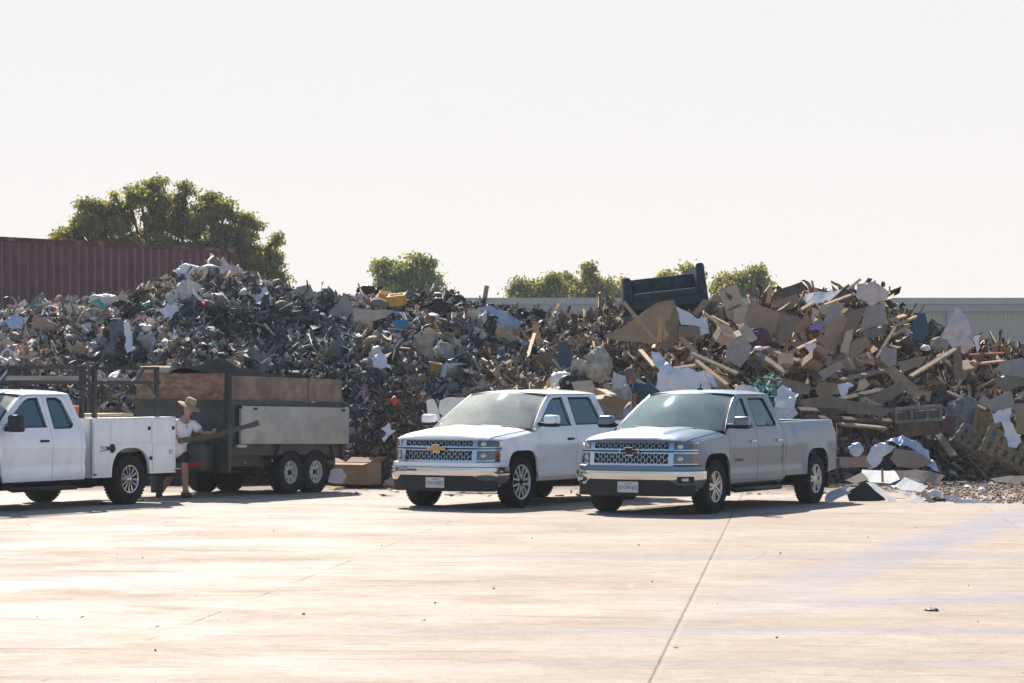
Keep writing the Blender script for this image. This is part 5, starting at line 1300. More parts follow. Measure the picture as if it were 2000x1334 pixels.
# ---- middle part
film('plastic_sheet', 'crumpled pale blue plastic sheet spread over the ridge', 'plastic film', [(908, 612), (935, 600), (960, 598), (985, 608), (1020, 632), (1008, 642), (970, 640), (940, 645), (915, 638)], M_blu, seed=30, amp=.2, mark='the pale blue plastic sheet')
blob('ball', 'small yellow ball right of the middle ridge', 'ball', 939, 649, 8, 7, mat('yellow_ball', (.65, .48, .05), .5), seed=31, rough=.03, depth=1, mark='the yellow ball')
slab('striped_bag', 'blue and white woven bag bulging from the heap', 'bag', [(990, 664), (1010, 658), (1032, 670), (1030, 685), (1016, 694), (992, 680)], M_blu, lean=.4, bend=.4, mark='the blue and white woven bag')
film('cloth', 'rusty orange fabric right of the yellow ball', 'cloth', [(958, 648), (985, 640), (1005, 644), (1018, 655), (990, 660), (965, 662)], mat('rust_fabric', (.34, .17, .07), .85, 0, .3, 5), seed=32)
beam('timber_post', 'short dark post standing up from the ridge line', 'post', (944, 600), (951, 558), .09, .06, M_woodg, D=60, D2=60)
beam('timber_plank', 'thin pale plank standing steeply right of the blue and white woven bag', 'plank', (1028, 705), (1044, 652), .07, .04, M_wood)
slab('furniture_panel', 'dark navy upright slab left of the beige seat', 'panel', [(1090, 672), (1104, 668), (1118, 695), (1116, 730), (1090, 732)], M_navy, lean=.1, th=.12, mark='the dark navy slab')
bx = slab('chair_seat', 'beige plastic seat shell with a square hole right of the navy slab', 'seat', [(1118, 704), (1138, 700), (1148, 706), (1144, 732), (1136, 740), (1112, 736)], M_beige, lean=.2, th=.06, mark='the beige seat')
blob('bulk_sack', 'large grey beige bulk sack behind the bed of the white pickup', 'sack', 1168, 715, 26, 32, M_sack, seed=33, D=52.2, rough=.3, sub=5, mark='the grey bulk sack')
film('plastic_sheet', 'folded pale tan film draped over the top of the bulk sack', 'plastic film', [(1140, 695), (1165, 688), (1190, 690), (1178, 702), (1150, 708)], M_cardl, seed=34, D=52.1)
blob('rubbish_bag', 'bright white bag behind the roof of the white pickup', 'bag', 1097, 746, 22, 19, M_wht, D=50.0, seed=35, mark='the bright white bag')
film('cloth', 'mustard yellow scrap left of the bright white bag', 'cloth', [(1048, 768), (1060, 752), (1075, 740), (1078, 748), (1066, 762)], M_yel, D=50.6, seed=36, amp=.06)
slab('foam_board', 'tall narrow white foam slab standing left of the white pickup', 'foam board', [(832, 783), (838, 779), (848, 780), (862, 818), (860, 832), (840, 832)], M_whtb, D=48.5, lean=.1, th=.12)
slab('foam_board', 'wide pale foam board with a jagged edge behind the white pickup hood', 'foam board', [(858, 782), (872, 777), (960, 775), (965, 830), (850, 832), (864, 812), (856, 802)], M_whtb, D=49.2, lean=.15, th=.10)
for (a, b, w_, m, lb) in (((1000, 760), (1034, 716), .06, M_woodg, 'grey lath leaning right, behind the white pickup windscreen top'), ((960, 745), (1012, 768), .10, M_woodg, 'broad grey plank sloping down right above the white pickup roof'), ((985, 722), (1030, 748), .08, M_wood, 'pale plank sloping down right, left of the mustard scrap'), ((940, 700), (975, 745), .06, M_woodg, 'thin lath steeply sloping left of the woven bag'), ((1000, 715), (1056, 690), .07, M_woodg, 'lath rising right towards the navy slab'), ((1125, 665), (1170, 640), .05, M_wood, 'thin stick rising right, left of the biggest brown carton'), ((930, 760), (1005, 752), .09, M_woodd, 'dark nearly level plank above the white pickup windscreen')):
    beam('timber_plank', lb, 'plank', a, b, w_, .035, m)

# ---- sofa (turned up on the crest)
def sofa():
    c = at(1300, 600, 58.6); o = empty('sofa', c, (math.radians(-12), math.radians(-6.5), math.radians(3))); tag(o, 'long dark teal sofa lying on the crest of the heap', 'sofa')
    L = 1.60/2; mb = MB(); mb.bbox(-L, L, .1, .30, .15, .74, .05)
    mb.build('backrest', M_sofa, o)
    for k in range(3):
        mb = MB(); x0 = -L+.13+k*(2*L-.26)/3; mb.bbox(x0+.005, x0+(2*L-.26)/3-.005, .02, .14, .30, .72, .045); mb.build('back_cushion', M_sofa, o)
    mb = MB(); mb.bbox(-L+.08, L-.08, -.50, .12, .10, .27, .05); mb.build('seat', M_sofa, o)
    for s in (1, -1):
        mb = MB(); mb.bbox(min(s*(L-.06), s*(L+.12)), max(s*(L-.06), s*(L+.12)), -.50, .32, -.05, .66+(.16 if s > 0 else .0), .06); mb.build('armrest', M_sofa, o)
    mb = MB(); mb.bbox(-L-.05, L+.05, -.46, .30, -.10, .12, .03); mb.build('frame', M_sofa, o)
sofa(); lmk('the dark sofa', 1300, 570)
blob('rubbish_bag', 'dark bag behind the left end of the sofa', 'bag', 1240, 598, 14, 10, M_blk, seed=40)
# ---- right part: big cardboard
slab('carton_panel', 'largest brown carton panel, left half, sweeping up to a peak below the sofa', 'cardboard', [(1178, 655), (1215, 640), (1240, 620), (1282, 592), (1316, 585), (1318, 600), (1300, 640), (1285, 672), (1230, 668), (1195, 662)], M_card, D=54.4, lean=.25, yaw=.15, bend=.25, th=.015, mark='the biggest brown carton')
slab('carton_panel', 'right flank of the biggest brown carton, folded back', 'cardboard', [(1316, 585), (1326, 620), (1324, 660), (1300, 690), (1288, 668), (1300, 640)], M_cardd, D=54.6, lean=.1, yaw=.8, th=.015)  # same carton as the left half; its shaded side is painted darker
slab('foam_board', 'torn white foam sheet right of the biggest brown carton', 'foam board', [(1320, 598), (1350, 612), (1362, 622), (1380, 620), (1384, 650), (1366, 656), (1362, 636), (1330, 634)], M_whtb, D=54.9, lean=.9, th=.03, bend=.2)
slab('carton_panel', 'dark inside of an open carton below the torn white foam', 'cardboard', [(1326, 636), (1366, 638), (1368, 656), (1322, 662)], M_cardd, D=54.5, lean=.2)  # shade inside the carton, painted as a dark panel
beam('timber_plank', 'long thin pole crossing the face of the biggest brown carton', 'plank', (1218, 590), (1282, 668), .06, .05, M_wood, D=54.0, D2=53.7)
beam('timber_plank', 'short thick post standing in front of the biggest brown carton', 'plank', (1288, 668), (1290, 620), .09, .07, M_wood, D=53.8, D2=53.8)
slab('wood_offcut', 'small orange wood wedge beside the short thick post', 'wood', [(1296, 640), (1308, 655), (1300, 664), (1294, 660)], M_wood, D=53.7)
dp = slab('door_panel', 'tan panelled cupboard door standing up with a jagged split', 'door', [(1405, 568), (1438, 555), (1456, 602), (1462, 628), (1440, 634), (1422, 622)], M_cardl, D=56.5, lean=.2, th=.04, mark='the tan cupboard door')
def child_slab(parent, name, pts, m, D, **k):
    o = slab(name, None, None, pts, m, D=D, **k); o.parent = parent; o.location = o.location-parent.location
    for kk in ('label', 'category'):
        if kk in o: del o[kk]
child_slab(dp, 'split', [(1414, 564), (1420, 572), (1430, 578), (1428, 588), (1420, 580)], M_woodd, 56.42, lean=.2, th=.02)
child_slab(dp, 'panel_groove', [(1423, 604), (1447, 592), (1448, 595), (1425, 608)], M_cardd, 56.45, lean=.2, th=.02)
slab('door_panel', 'lower broken half of the tan cupboard door, lying below it', 'door', [(1432, 606), (1458, 596), (1464, 622), (1446, 634), (1436, 632)], M_cardl, D=56.2, lean=.35, th=.03)
slab('carton_panel', 'big brown carton right of the tan cupboard door, front face', 'cardboard', [(1466, 590), (1522, 610), (1516, 652), (1470, 650), (1452, 626)], M_card, D=54.6, lean=.3, mark='the big carton right of the door')
slab('carton_panel', 'darker right face of the big carton next to the cupboard door', 'cardboard', [(1522, 610), (1566, 620), (1548, 645), (1520, 668), (1510, 660), (1517, 650)], M_cardd, D=54.7, lean=.1, yaw=.3)  # same carton as the front face; shade is put into a darker colour
slab('carton_panel', 'light pink tan square carton lid in the centre of the right heap', 'cardboard', [(1432, 648), (1458, 634), (1480, 660), (1470, 668), (1438, 666)], M_cardl, D=54.0, lean=.9, mark='the light square lid')
blob('cloth_bundle', 'dark purple fabric bundle behind the light square lid', 'cloth', 1482, 660, 22, 20, M_purple, D=54.3, seed=44)
slab('carton_panel', 'rounded grey cardboard piece below the light square lid', 'cardboard', [(1430, 668), (1458, 662), (1468, 678), (1462, 700), (1446, 716), (1416, 702), (1420, 680)], M_cardg, D=53.4, lean=.2, mark='the rounded grey cardboard')
carton('cardboard_box', 'open tan carton left of the rounded grey cardboard', 1410, 668, .36, .25, .25, M_cardl, (.5, .3, .4), D=54.0)
film('plastic_sheet', 'huge pale crumpled sheet hanging behind the silver pickup roof', 'plastic film', [(1270, 684), (1290, 690), (1302, 706), (1318, 722), (1342, 718), (1376, 728), (1392, 745), (1386, 775), (1282, 778), (1284, 722)], M_foam, D=50.8, seed=45, amp=.16, lean=.5, mark='the huge pale sheet')
film('plastic_sheet', 'small bright film at the right end of the huge pale sheet', 'plastic film', [(1374, 722), (1392, 730), (1402, 752), (1384, 748)], M_wht, D=50.5, seed=46)
film('plastic_sheet', 'crumpled white film heap right of the silver pickup cab', 'plastic film', [(1512, 778), (1528, 752), (1542, 760), (1556, 772), (1552, 792), (1560, 806), (1540, 822), (1516, 812)], M_wht, D=50.4, seed=47, amp=.3, mark='the white film heap by the silver cab')
film('plastic_sheet', 'smaller torn film below the white film heap right of the cab', 'plastic film', [(1500, 800), (1518, 796), (1536, 818), (1528, 832), (1508, 826)], M_blu, D=50.0, seed=48, amp=.25)
film('plastic_sheet', 'white film bulging just over the silver pickup roof', 'plastic film', [(1430, 768), (1440, 756), (1465, 750), (1482, 758), (1486, 770), (1450, 774)], M_whtb, D=49.5, seed=49, amp=.2)
def net():
    mb = MB(); r_ = random.Random(4); c0 = at(1492, 748, 51.6)
    for k in range(16):
        p = c0+Vector((r_.uniform(-.28, .2), r_.uniform(-.1, .1), r_.uniform(-.14, .18))); pts = [p]
        for j in range(6): p = p+Vector((r_.uniform(-.09, .10), r_.uniform(-.04, .04), r_.uniform(-.10, .06))); pts.append(p)
        mb.tube(pts, .011, 4)
    tag(recenter(mb.build('rope_tangle', M_cyan)), 'tangle of cyan rope above the silver pickup cab', 'rope'); lmk('the cyan rope tangle', 1492, 748)
net()
# crest of right heap
slab('dark_board', 'dark grey warped board at the highest point left of the white film', 'board', [(1492, 590), (1520, 566), (1566, 550), (1580, 566), (1560, 574), (1530, 588), (1500, 600)], M_woodd, D=57.6, lean=.7, th=.03, mark='the dark warped board')
beam('timber_plank', 'short upright tan stake left of the dark warped board', 'plank', (1500, 592), (1506, 560), .09, .05, M_wood, D=57, D2=57)
slab('carton_panel', 'reddish brown open carton under the dark warped board', 'cardboard', [(1520, 585), (1558, 574), (1562, 600), (1540, 606), (1505, 600)], M_card, D=57.0, lean=.4)
slab('white_board', 'wide white board on the crest right of the dark warped board', 'board', [(1560, 575), (1645, 566), (1620, 588), (1580, 598)], M_whtb, D=57.4, lean=1.2, th=.03)
film('plastic_sheet', 'pinkish white film billowing on the highest crest of the right heap', 'plastic film', [(1672, 575), (1680, 556), (1706, 550), (1722, 560), (1740, 570), (1732, 584), (1714, 590), (1704, 598), (1688, 590)], M_pinkb, D=57.2, seed=50, amp=.12, mark='the pinkish film on the crest')
beam('timber_plank', 'thin stick poking up left beside the pinkish film on the crest', 'plank', (1655, 566), (1681, 545), .06, .03, M_woodg, D=57.3, D2=57.3)
blob('wood_offcut', 'tiny dark block on the tip of the crest film', 'block', 1725, 555, 4, 6, M_woodd, D=57.2, seed=51, depth=1)
slab('blue_board', 'dark blue upright panel right of the crest', 'panel', [(1782, 640), (1786, 612), (1808, 612), (1816, 650), (1800, 668), (1784, 662)], M_navy, D=57.5, lean=.1, th=.05, mark='the dark blue panel')
film('plastic_sheet', 'tall pale tent shaped plastic film at the right', 'plastic film', [(1838, 658), (1850, 632), (1868, 600), (1888, 618), (1896, 645), (1898, 672), (1880, 692), (1862, 680), (1846, 668)], M_pinkb, D=57.0, seed=52, amp=.14, lean=.25, mark='the tall pale tent of film')
film('plastic_sheet', 'narrow white film hanging right of the tall pale tent', 'plastic film', [(1902, 655), (1913, 655), (1914, 675), (1908, 690), (1903, 680)], M_wht, D=57.4, seed=53, amp=.05)
blob('rubbish_bag', 'round clear grey bag left of the tall pale tent', 'bag', 1835, 672, 16, 14, M_sack, D=56.8, seed=54)
blob('rubbish_bag', 'small white bag left of the round clear grey bag', 'bag', 1808, 680, 9, 6, M_wht, D=56.6, seed=55)
beam('timber_plank', 'long double rail rising right to the tall pale tent', 'plank', (1778, 736), (1866, 682), .10, .05, M_woodg, D=54.8, D2=56.0, mark='the long double rail')
slab('carton_panel', 'upright dark carton strip under the tall pale tent', 'cardboard', [(1860, 682), (1876, 676), (1880, 720), (1886, 740), (1864, 742)], M_cardd, D=56.0, lean=.1)
# leaning boards in the middle of the right heap
for k, (pts, m, D, ln, lb) in enumerate((
    ([(1622, 592), (1650, 590), (1632, 640), (1608, 636)], M_cardg, 55.6, .3, 'upper left leaning board of the stacked sheets under the crest'),
    ([(1612, 640), (1640, 618), (1656, 622), (1628, 690), (1602, 682)], M_card, 55.0, .2, 'wide brown sheet leaning below the upper left board'),
    ([(1650, 610), (1690, 600), (1664, 662), (1640, 668)], M_cardd, 55.4, .3, 'dark sheet in the middle of the stacked sheets'),
    ([(1690, 600), (1726, 592), (1735, 632), (1700, 640), (1680, 650)], M_cardg, 55.5, .3, 'grey sheet at the upper right of the stacked sheets'),
    ([(1684, 648), (1734, 636), (1722, 655), (1690, 665)], M_cardd, 55.2, .4, 'triangular dark flap below the grey sheet'),
    ([(1660, 670), (1690, 655), (1700, 668), (1672, 700), (1652, 696)], M_card, 54.8, .3, 'brown sheet at the bottom of the stacked sheets'),
    ([(1640, 688), (1652, 648), (1666, 642), (1656, 692)], M_cardl, 54.7, .2, 'narrow tan sheet standing in the stacked sheets'),
    ([(1718, 700), (1724, 676), (1752, 682), (1750, 712), (1736, 718)], M_cardg, 54.5, .3, 'small square carton face right of the stacked sheets'),
    ([(1752, 706), (1812, 694), (1800, 712), (1762, 728)], M_card, 54.5, .5, 'long folded carton left of the double rail'),
    ([(1590, 730), (1640, 704), (1648, 716), (1610, 744), (1592, 742)], M_cardg, 53.9, .6, 'pale green grey slab left of the long dark boards'),
    ([(1598, 745), (1640, 750), (1648, 768), (1600, 776), (1592, 760)], M_card, 53.2, .3, 'brown carton front right of the white film heap by the silver cab'),
    ([(1678, 742), (1690, 738), (1700, 752), (1684, 762), (1672, 765)], M_cardl, 53.3, .3, 'small tan flap in the middle of the dark lower boards'),
    ([(1728, 722), (1745, 716), (1795, 755), (1790, 765), (1775, 770), (1748, 748)], M_card, 53.4, .5, 'long narrow carton lying diagonally below the double rail'),
    ([(1690, 775), (1760, 745), (1775, 760), (1720, 790)], M_cardd, 53.2, .4, 'dark carton lid under the diagonal carton'),
    ([(1520, 650), (1548, 634), (1545, 660), (1524, 676)], M_cardd, 54.3, .3, 'dark carton corner under the right face of the big carton'),
    ([(1518, 738), (1560, 744), (1585, 752), (1580, 772), (1522, 758)], M_cardd, 52.5, .3, 'olive brown carton lying right of the cyan rope'),
    ([(1960, 704), (1998, 698), (2012, 735), (1970, 742), (1945, 720)], M_cardg, 55.5, .4, 'big grey carton at the right frame edge, upper one'),
    ([(1940, 738), (1990, 735), (2010, 752), (1962, 765)], M_cardd, 55.2, .3, 'carton flap under the big grey carton at the right edge'),
    ([(1925, 785), (1975, 762), (1985, 800), (1940, 806)], M_cardg, 54.8, .3, 'triangular grey carton above the white cloth'),
    ([(1980, 790), (2012, 785), (2012, 850), (1988, 846)], M_card, 54.4, .2, 'brown carton cut by the right frame edge'))):
    slab('carton_panel', lb, 'cardboard', pts, m, D=D, lean=ln, th=.02, yaw=rT.uniform(-.25, .25))
slab('carton_panel', 'long dark flattened carton above the crate frame', 'cardboard', [(1560, 782), (1620, 772), (1700, 790), (1742, 800), (1730, 812), (1640, 806), (1570, 800)], M_cardd, D=52.6, lean=.5, th=.05)
# long dark boards behind the silver bed
for k, (a, b, w_, m, D1, D2, lb) in enumerate((
    ((1560, 800), (1745, 806), .16, M_woodd, 52.2, 53, 'topmost of the long dark boards behind the silver bed'),
    ((1575, 815), (1740, 822), .14, M_woodd, 51.8, 52.6, 'second long dark board behind the silver bed'),
    ((1640, 828), (1730, 836), .10, M_woodg, 51.5, 52.2, 'grey edged long board just above the silver bed rail'),
    ((1600, 790), (1720, 762), .14, M_woodd, 52.8, 53.4, 'dark board rising right above the long dark boards'),
    ((1630, 726), (1740, 728), .12, M_woodd, 54.0, 54.6, 'dark level board below the pale green grey slab'),
    ((1640, 742), (1730, 722), .10, M_woodg, 53.8, 54.4, 'grey board rising right under the dark level board'),
    ((1350, 690), (1440, 730), .10, M_woodg, 52.8, 52.4, 'plank sloping right above the huge pale sheet'),
    ((1330, 660), (1360, 690), .11, M_wood, 53.6, 53.4, 'bright timber elbow, upper arm, above the pale sheet'),
    ((1360, 690), (1344, 704), .10, M_wood, 53.4, 53.3, 'bright timber elbow, lower arm, above the pale sheet'),
    ((1360, 705), (1420, 752), .09, M_wood, 52.4, 51.8, 'long bright plank running down right over the pale sheet'),
    ((1316, 720), (1372, 712), .09, M_woodg, 52.2, 52.4, 'level plank across the top of the pale sheet'),
    ((1250, 684), (1278, 716), .09, M_wood, 52.9, 52.2, 'orange plank leaning left of the huge pale sheet'),
    ((1480, 690), (1535, 728), .12, M_woodg, 53.2, 52.6, 'grey plank running down right of the grey cardboard'),
    ((1500, 682), (1560, 706), .10, M_woodg, 53.8, 53.4, 'flat grey plank above the small carton'),
    ((1540, 690), (1600, 662), .07, M_wood, 54.2, 54.8, 'narrow plank rising right towards the stacked sheets'),
    ((1556, 700), (1600, 740), .14, M_woodd, 53.6, 53.0, 'dark wide plank running down to the olive brown carton'),
    ((1376, 612), (1412, 640), .05, M_wood, 55.3, 55.0, 'thin splintered lath left of the cupboard door'),
    ((1390, 618), (1424, 636), .05, M_wood, 55.4, 55.1, 'second thin splintered lath left of the cupboard door'),
    ((1596, 660), (1626, 692), .06, M_woodg, 54.6, 54.3, 'narrow grey lath left of the narrow tan sheet'),
    ((1560, 608), (1590, 590), .08, M_wood, 56.8, 57.0, 'tan batten at the left foot of the wide white board'),
    ((1610, 596), (1668, 574), .06, M_wood, 56.8, 57.2, 'thin tan batten under the wide white board'),
    ((1740, 640), (1790, 618), .05, M_wood, 56.2, 56.8, 'thin bright batten left of the dark blue panel'),
    ((1738, 626), (1768, 616), .10, M_wood, 56.4, 56.7, 'thick bright offcut right of the grey sheet'),
    ((1742, 655), (1776, 636), .05, M_wood, 56.0, 56.5, 'splintered batten below the thick bright offcut'),
    ((1712, 700), (1748, 640), .06, M_woodg, 55.0, 55.8, 'steep grey batten between the stacked sheets and the batten splinters'),
    ((1868, 800), (1905, 850), .12, M_woodg, 54.6, 53.9, 'thick grey plank leaning left of the small yellow pallet'),
    ((1850, 765), (1925, 800), .08, M_woodg, 55.0, 54.6, 'thin grey plank sloping down right towards the triangular carton'),
    ((1830, 845), (1862, 890), .16, M_woodg, 53.8, 53.2, 'broad rounded plank end left of the grey pallet'),
    ((1900, 712), (1960, 705), .06, M_wood, 56.4, 56.8, 'thin pale stick left of the big grey carton'),
    ((1890, 694), (1960, 690), .07, mat('red_brown_timber', (.22, .09, .05), .8), 57.0, 57.4, 'red brown plank near the top at the right edge'))):
    beam('timber_plank', lb, 'plank', a, b, w_, .045, m, D=D1, D2=D2)
carton('cardboard_box', 'small sunlit carton end in the middle of the right heap', 1530, 708, .24, .22, .22, M_cardl, (1.2, .1, .3), D=53.0, flaps=False, openz=False, mark='the small sunlit carton')
carton('cardboard_box', 'brown box among the planks right of the small sunlit carton', 1578, 716, .30, .25, .4, M_card, (1.0, .5, .3), D=53.4)
blob('foam_lump', 'oval white lump below the light square lid', 'foam', 1482, 681, 10, 5, M_wht, D=53.3, seed=60, rough=.1)
film('plastic_sheet', 'white film between the planks right of the brown box', 'plastic film', [(1575, 672), (1590, 668), (1600, 690), (1592, 702), (1580, 694)], M_wht, D=53.4, seed=61, amp=.08)
slab('plastic_tray', 'small violet plastic tray beneath the wide white board', 'plastic', [(1582, 636), (1606, 634), (1606, 645), (1583, 645)], mat('violet_plastic', (.22, .19, .50), .5), D=55.2)
film('plastic_sheet', 'grey white film over the lower boards right of the film heap', 'plastic film', [(1636, 752), (1655, 744), (1668, 752), (1654, 765), (1648, 778), (1640, 770)], M_wht, D=52.9, seed=62, amp=.08)
# crate frame, concrete lump
def cratef():
    c = at(1795, 822, 52.6); o = empty('wooden_crate', c, (0, math.radians(-4), math.radians(6))); tag(o, 'grey framed crate with three openings under the diagonal carton', 'crate'); lmk('the grey crate frame', 1795, 812)
    mb = MB(); L = .48
    mb.box(-L, L, -.03, .03, .24, .29); mb.box(-L, L, -.03, .03, -.02, .04); mb.box(-L, L, .3, .36, -.02, .29)
    mb.build('frame', M_concg, o)
    for x in (-L, -.17, .15, L-.05): mb = MB(); mb.box(x, x+.05, -.028, .028, .04, .24); mb.build('slat', M_concg, o)
    mb = MB(); mb.bbox(-L+.05, L-.05, .02, .3, -.3, .2, .03); mb.build('contents', M_woodd, o)
cratef()
blob('concrete_lump', 'large crumbly grey block right of the crate frame', 'rubble', 1880, 820, 34, 46, M_concg, D=54.4, seed=63, rough=.2, depth=.6, sharp=1)
slab('red_panel', 'small dull red panel between the crate frame and the grey block', 'panel', [(1842, 818), (1868, 812), (1864, 842), (1838, 846)], mat('dull_red', (.16, .07, .07), .8), D=53.4)
# pallets
def pallet(label, px, py, D, rot, m, w_=1.1, d_=.95, n=6, mark=None):
    c = at(px, py, D); o = empty('wooden_pallet', c, rot); tag(o, label, 'pallet', 'wooden pallets at the foot of the right heap')
    for k in range(n):
        mb = MB(); x = -w_/2+k*(w_-.10)/(n-1); mb.box(x, x+.10, -d_/2, d_/2, .10, .122); mb.build('deck_board', m, o)
    for y in (-d_/2, -.05, d_/2-.10):
        mb = MB(); mb.box(-w_/2, w_/2, y, y+.10, .075, .098)
        for x in (-w_/2, -.05, w_/2-.10): mb.box(x, x+.10, y, y+.10, .0, .075)
        mb.box(-w_/2, w_/2, y, y+.10, -.022, 0); mb.build('bearer', m, o)
    if mark: lmk(mark, px, py)
M_pal = mat('pallet_wood', (.17, .14, .095), .85, 0, .3, 5)
M_palg = mat('grey_pallet_wood', (.15, .14, .115), .85, 0, .3, 5)
pallet('grey pallet tipped on edge with square gaps, left of the other pallets', 1905, 872, 53.0, (math.radians(62), math.radians(38), 0), M_palg, .95, .45, 6, mark='the grey tipped pallet')
pallet('tan pallet leaning back under the white cloth at the right edge', 1965, 880, 52.6, (math.radians(66), math.radians(26), math.radians(-5)), M_pal, 1.0, .6, 6, mark='the tan pallet')
pallet('small yellow pallet standing upright behind the grey tipped pallet', 1915, 828, 54.2, (math.radians(85), math.radians(8), 0), mat('yellow_pallet_wood', (.22, .15, .075), .85, 0, .25, 5), .36, .5, 3)
film('cloth', 'long white cloth draped down over the tan pallet', 'cloth', [(1938, 808), (1962, 800), (1975, 798), (1972, 815), (1984, 840), (1994, 862), (1986, 874), (1972, 872), (1962, 852), (1954, 826), (1940, 820)], M_wht, D=52.0, seed=64, amp=.12, lean=.3, mark='the long white cloth')
slab('blue_board', 'small blue panel behind the white cloth', 'panel', [(1930, 846), (1948, 842), (1950, 862), (1934, 866)], M_blue, D=53.6)
# foot of the heap, lower right
film('plastic_sheet', 'crumpled pale violet white film at the foot of the heap right of the silver tailgate', 'plastic film', [(1692, 892), (1702, 874), (1722, 866), (1748, 868), (1740, 884), (1722, 894), (1716, 912), (1700, 915), (1696, 904)], M_wht, D=49.2, seed=70, amp=.15, mark='the crumpled film at the foot')
film('plastic_sheet', 'sky blue film draped over brown boards at the foot of the heap', 'plastic film', [(1732, 860), (1755, 852), (1790, 862), (1812, 876), (1816, 896), (1834, 918), (1822, 918), (1804, 898), (1790, 880), (1752, 868)], M_blu, D=49.3, seed=71, amp=.12, mark='the sky blue film')
blob('rubbish_bag', 'pale blue white bag next to the silver pickup tail light', 'bag', 1672, 878, 14, 12, M_blu, D=49.6, seed=72)
slab('carton_panel', 'flat olive brown carton just right of the silver tail light, low', 'cardboard', [(1640, 892), (1690, 892), (1702, 912), (1642, 914)], M_card, D=48.8, lean=.5)
slab('carton_panel', 'large brown sheet under the sky blue film', 'cardboard', [(1738, 896), (1752, 876), (1790, 880), (1822, 905), (1790, 915), (1752, 912)], M_card, D=49.0, lean=.8)
slab('carton_panel', 'thin brown sheet with a sunlit edge, lowest at the foot', 'cardboard', [(1720, 922), (1790, 916), (1846, 928), (1836, 944), (1770, 940)], M_cardd, D=48.2, lean=1.2)
slab('warped_board', 'warped grey sheet at the right frame edge near the ground', 'panel', [(1932, 935), (1975, 928), (2012, 930), (2012, 946), (1950, 942)], M_cardd, D=51.0, lean=1.5)
# pile of white boards beside the silver pickup
WG = 'broken white boards dumped beside the silver pickup'
for k, (pts, D, ln, yw, lb) in enumerate((
    ([(1682, 928), (1684, 918), (1748, 918), (1758, 936), (1740, 944), (1700, 942)], 45.8, 1.7, 0, 'topmost square white board of the dumped white boards'),
    ([(1745, 948), (1766, 932), (1812, 950), (1800, 962), (1760, 956)], 44.8, 1.5, 0, 'broad white board in the middle of the dumped white boards'),
    ([(1652, 938), (1684, 924), (1698, 938), (1672, 946)], 45.5, 1.2, 0, 'pale tan board at the upper left of the dumped white boards'),
    ([(1690, 942), (1708, 944), (1760, 984), (1742, 984)], 44.1, 1.5, .2, 'long white board sloping down right in the front'),
    ([(1740, 954), (1775, 960), (1802, 972), (1785, 976)], 44.2, 1.3, 0, 'narrow white board under the broad white board'),
    ([(1764, 962), (1782, 962), (1812, 984), (1796, 986)], 43.8, 1.4, 0, 'short white board reaching the ground in front, right of the long one'),
    ([(1795, 962), (1806, 960), (1830, 982), (1816, 984)], 43.9, .6, 0, 'pale yellowish lath at the right front of the dumped boards'),
    ([(1610, 972), (1616, 960), (1640, 954), (1662, 962), (1640, 972), (1622, 982), (1612, 984)], 44.0, 1.6, 0, 'crumpled pale sheet beside the silver rear wheel'),
    ([(1760, 930), (1790, 934), (1800, 942), (1782, 938)], 45.6, .8, 0, 'blue edged narrow board behind the broad white board'),
    ([(1845, 966), (1864, 968), (1880, 978), (1850, 984), (1842, 976)], 44.4, .8, 0, 'small cream scrap right of the dumped boards'),
    ([(1862, 982), (1890, 974), (1970, 984), (1930, 988), (1870, 988)], 43.6, 1.0, 0, 'long cream strip lying flat far right of the boards'),
    ([(1632, 960), (1650, 948), (1668, 946), (1650, 960)], 44.8, .9, 0, 'small white scrap left of the dark sheet'))):
    slab('white_board', lb, 'board', pts, M_whtb if k not in (2, 6) else M_cardl, D=D, lean=ln, yaw=yw, th=.03, group=WG, bend=.2 if k == 7 else 0)
slab('dark_sheet', 'dark curved sheet in shade under the dumped white boards', 'sheet', [(1652, 962), (1680, 944), (1702, 946), (1740, 984), (1660, 984)], M_blk, D=44.6, lean=.4, bend=.3, mark='the dark curved sheet')
beam('timber_post', 'short upright grey stick rising from the dumped white boards', 'post', (1724, 942), (1723, 916), .035, .03, M_woodg, D=44.9, D2=44.9)
beam('timber_post', 'small stub standing right of the broad white board', 'post', (1816, 958), (1814, 946), .03, .03, M_woodg, D=44.3, D2=44.3)
blob('rubbish_bag', 'small white bag at the right end of the dumped boards', 'bag', 1826, 965, 14, 8, M_wht, D=44.6, seed=80, mark='the small white bag by the boards')
blob('rubbish_bag', 'flat black bag under the small white bag by the boards', 'bag', 1826, 978, 20, 7, M_blk, D=44.3, seed=81)
blob('paint_pot', 'white round pot standing on the gravel', 'pot', 1918, 958, 8, 6, M_wht, D=47.5, seed=82, rough=.03, depth=1)
beam('timber_plank', 'dark plank lying flat on the gravel left of the white pot', 'plank', (1856, 966), (1898, 968), .12, .04, M_woodd, D=46.4, D2=46.6)
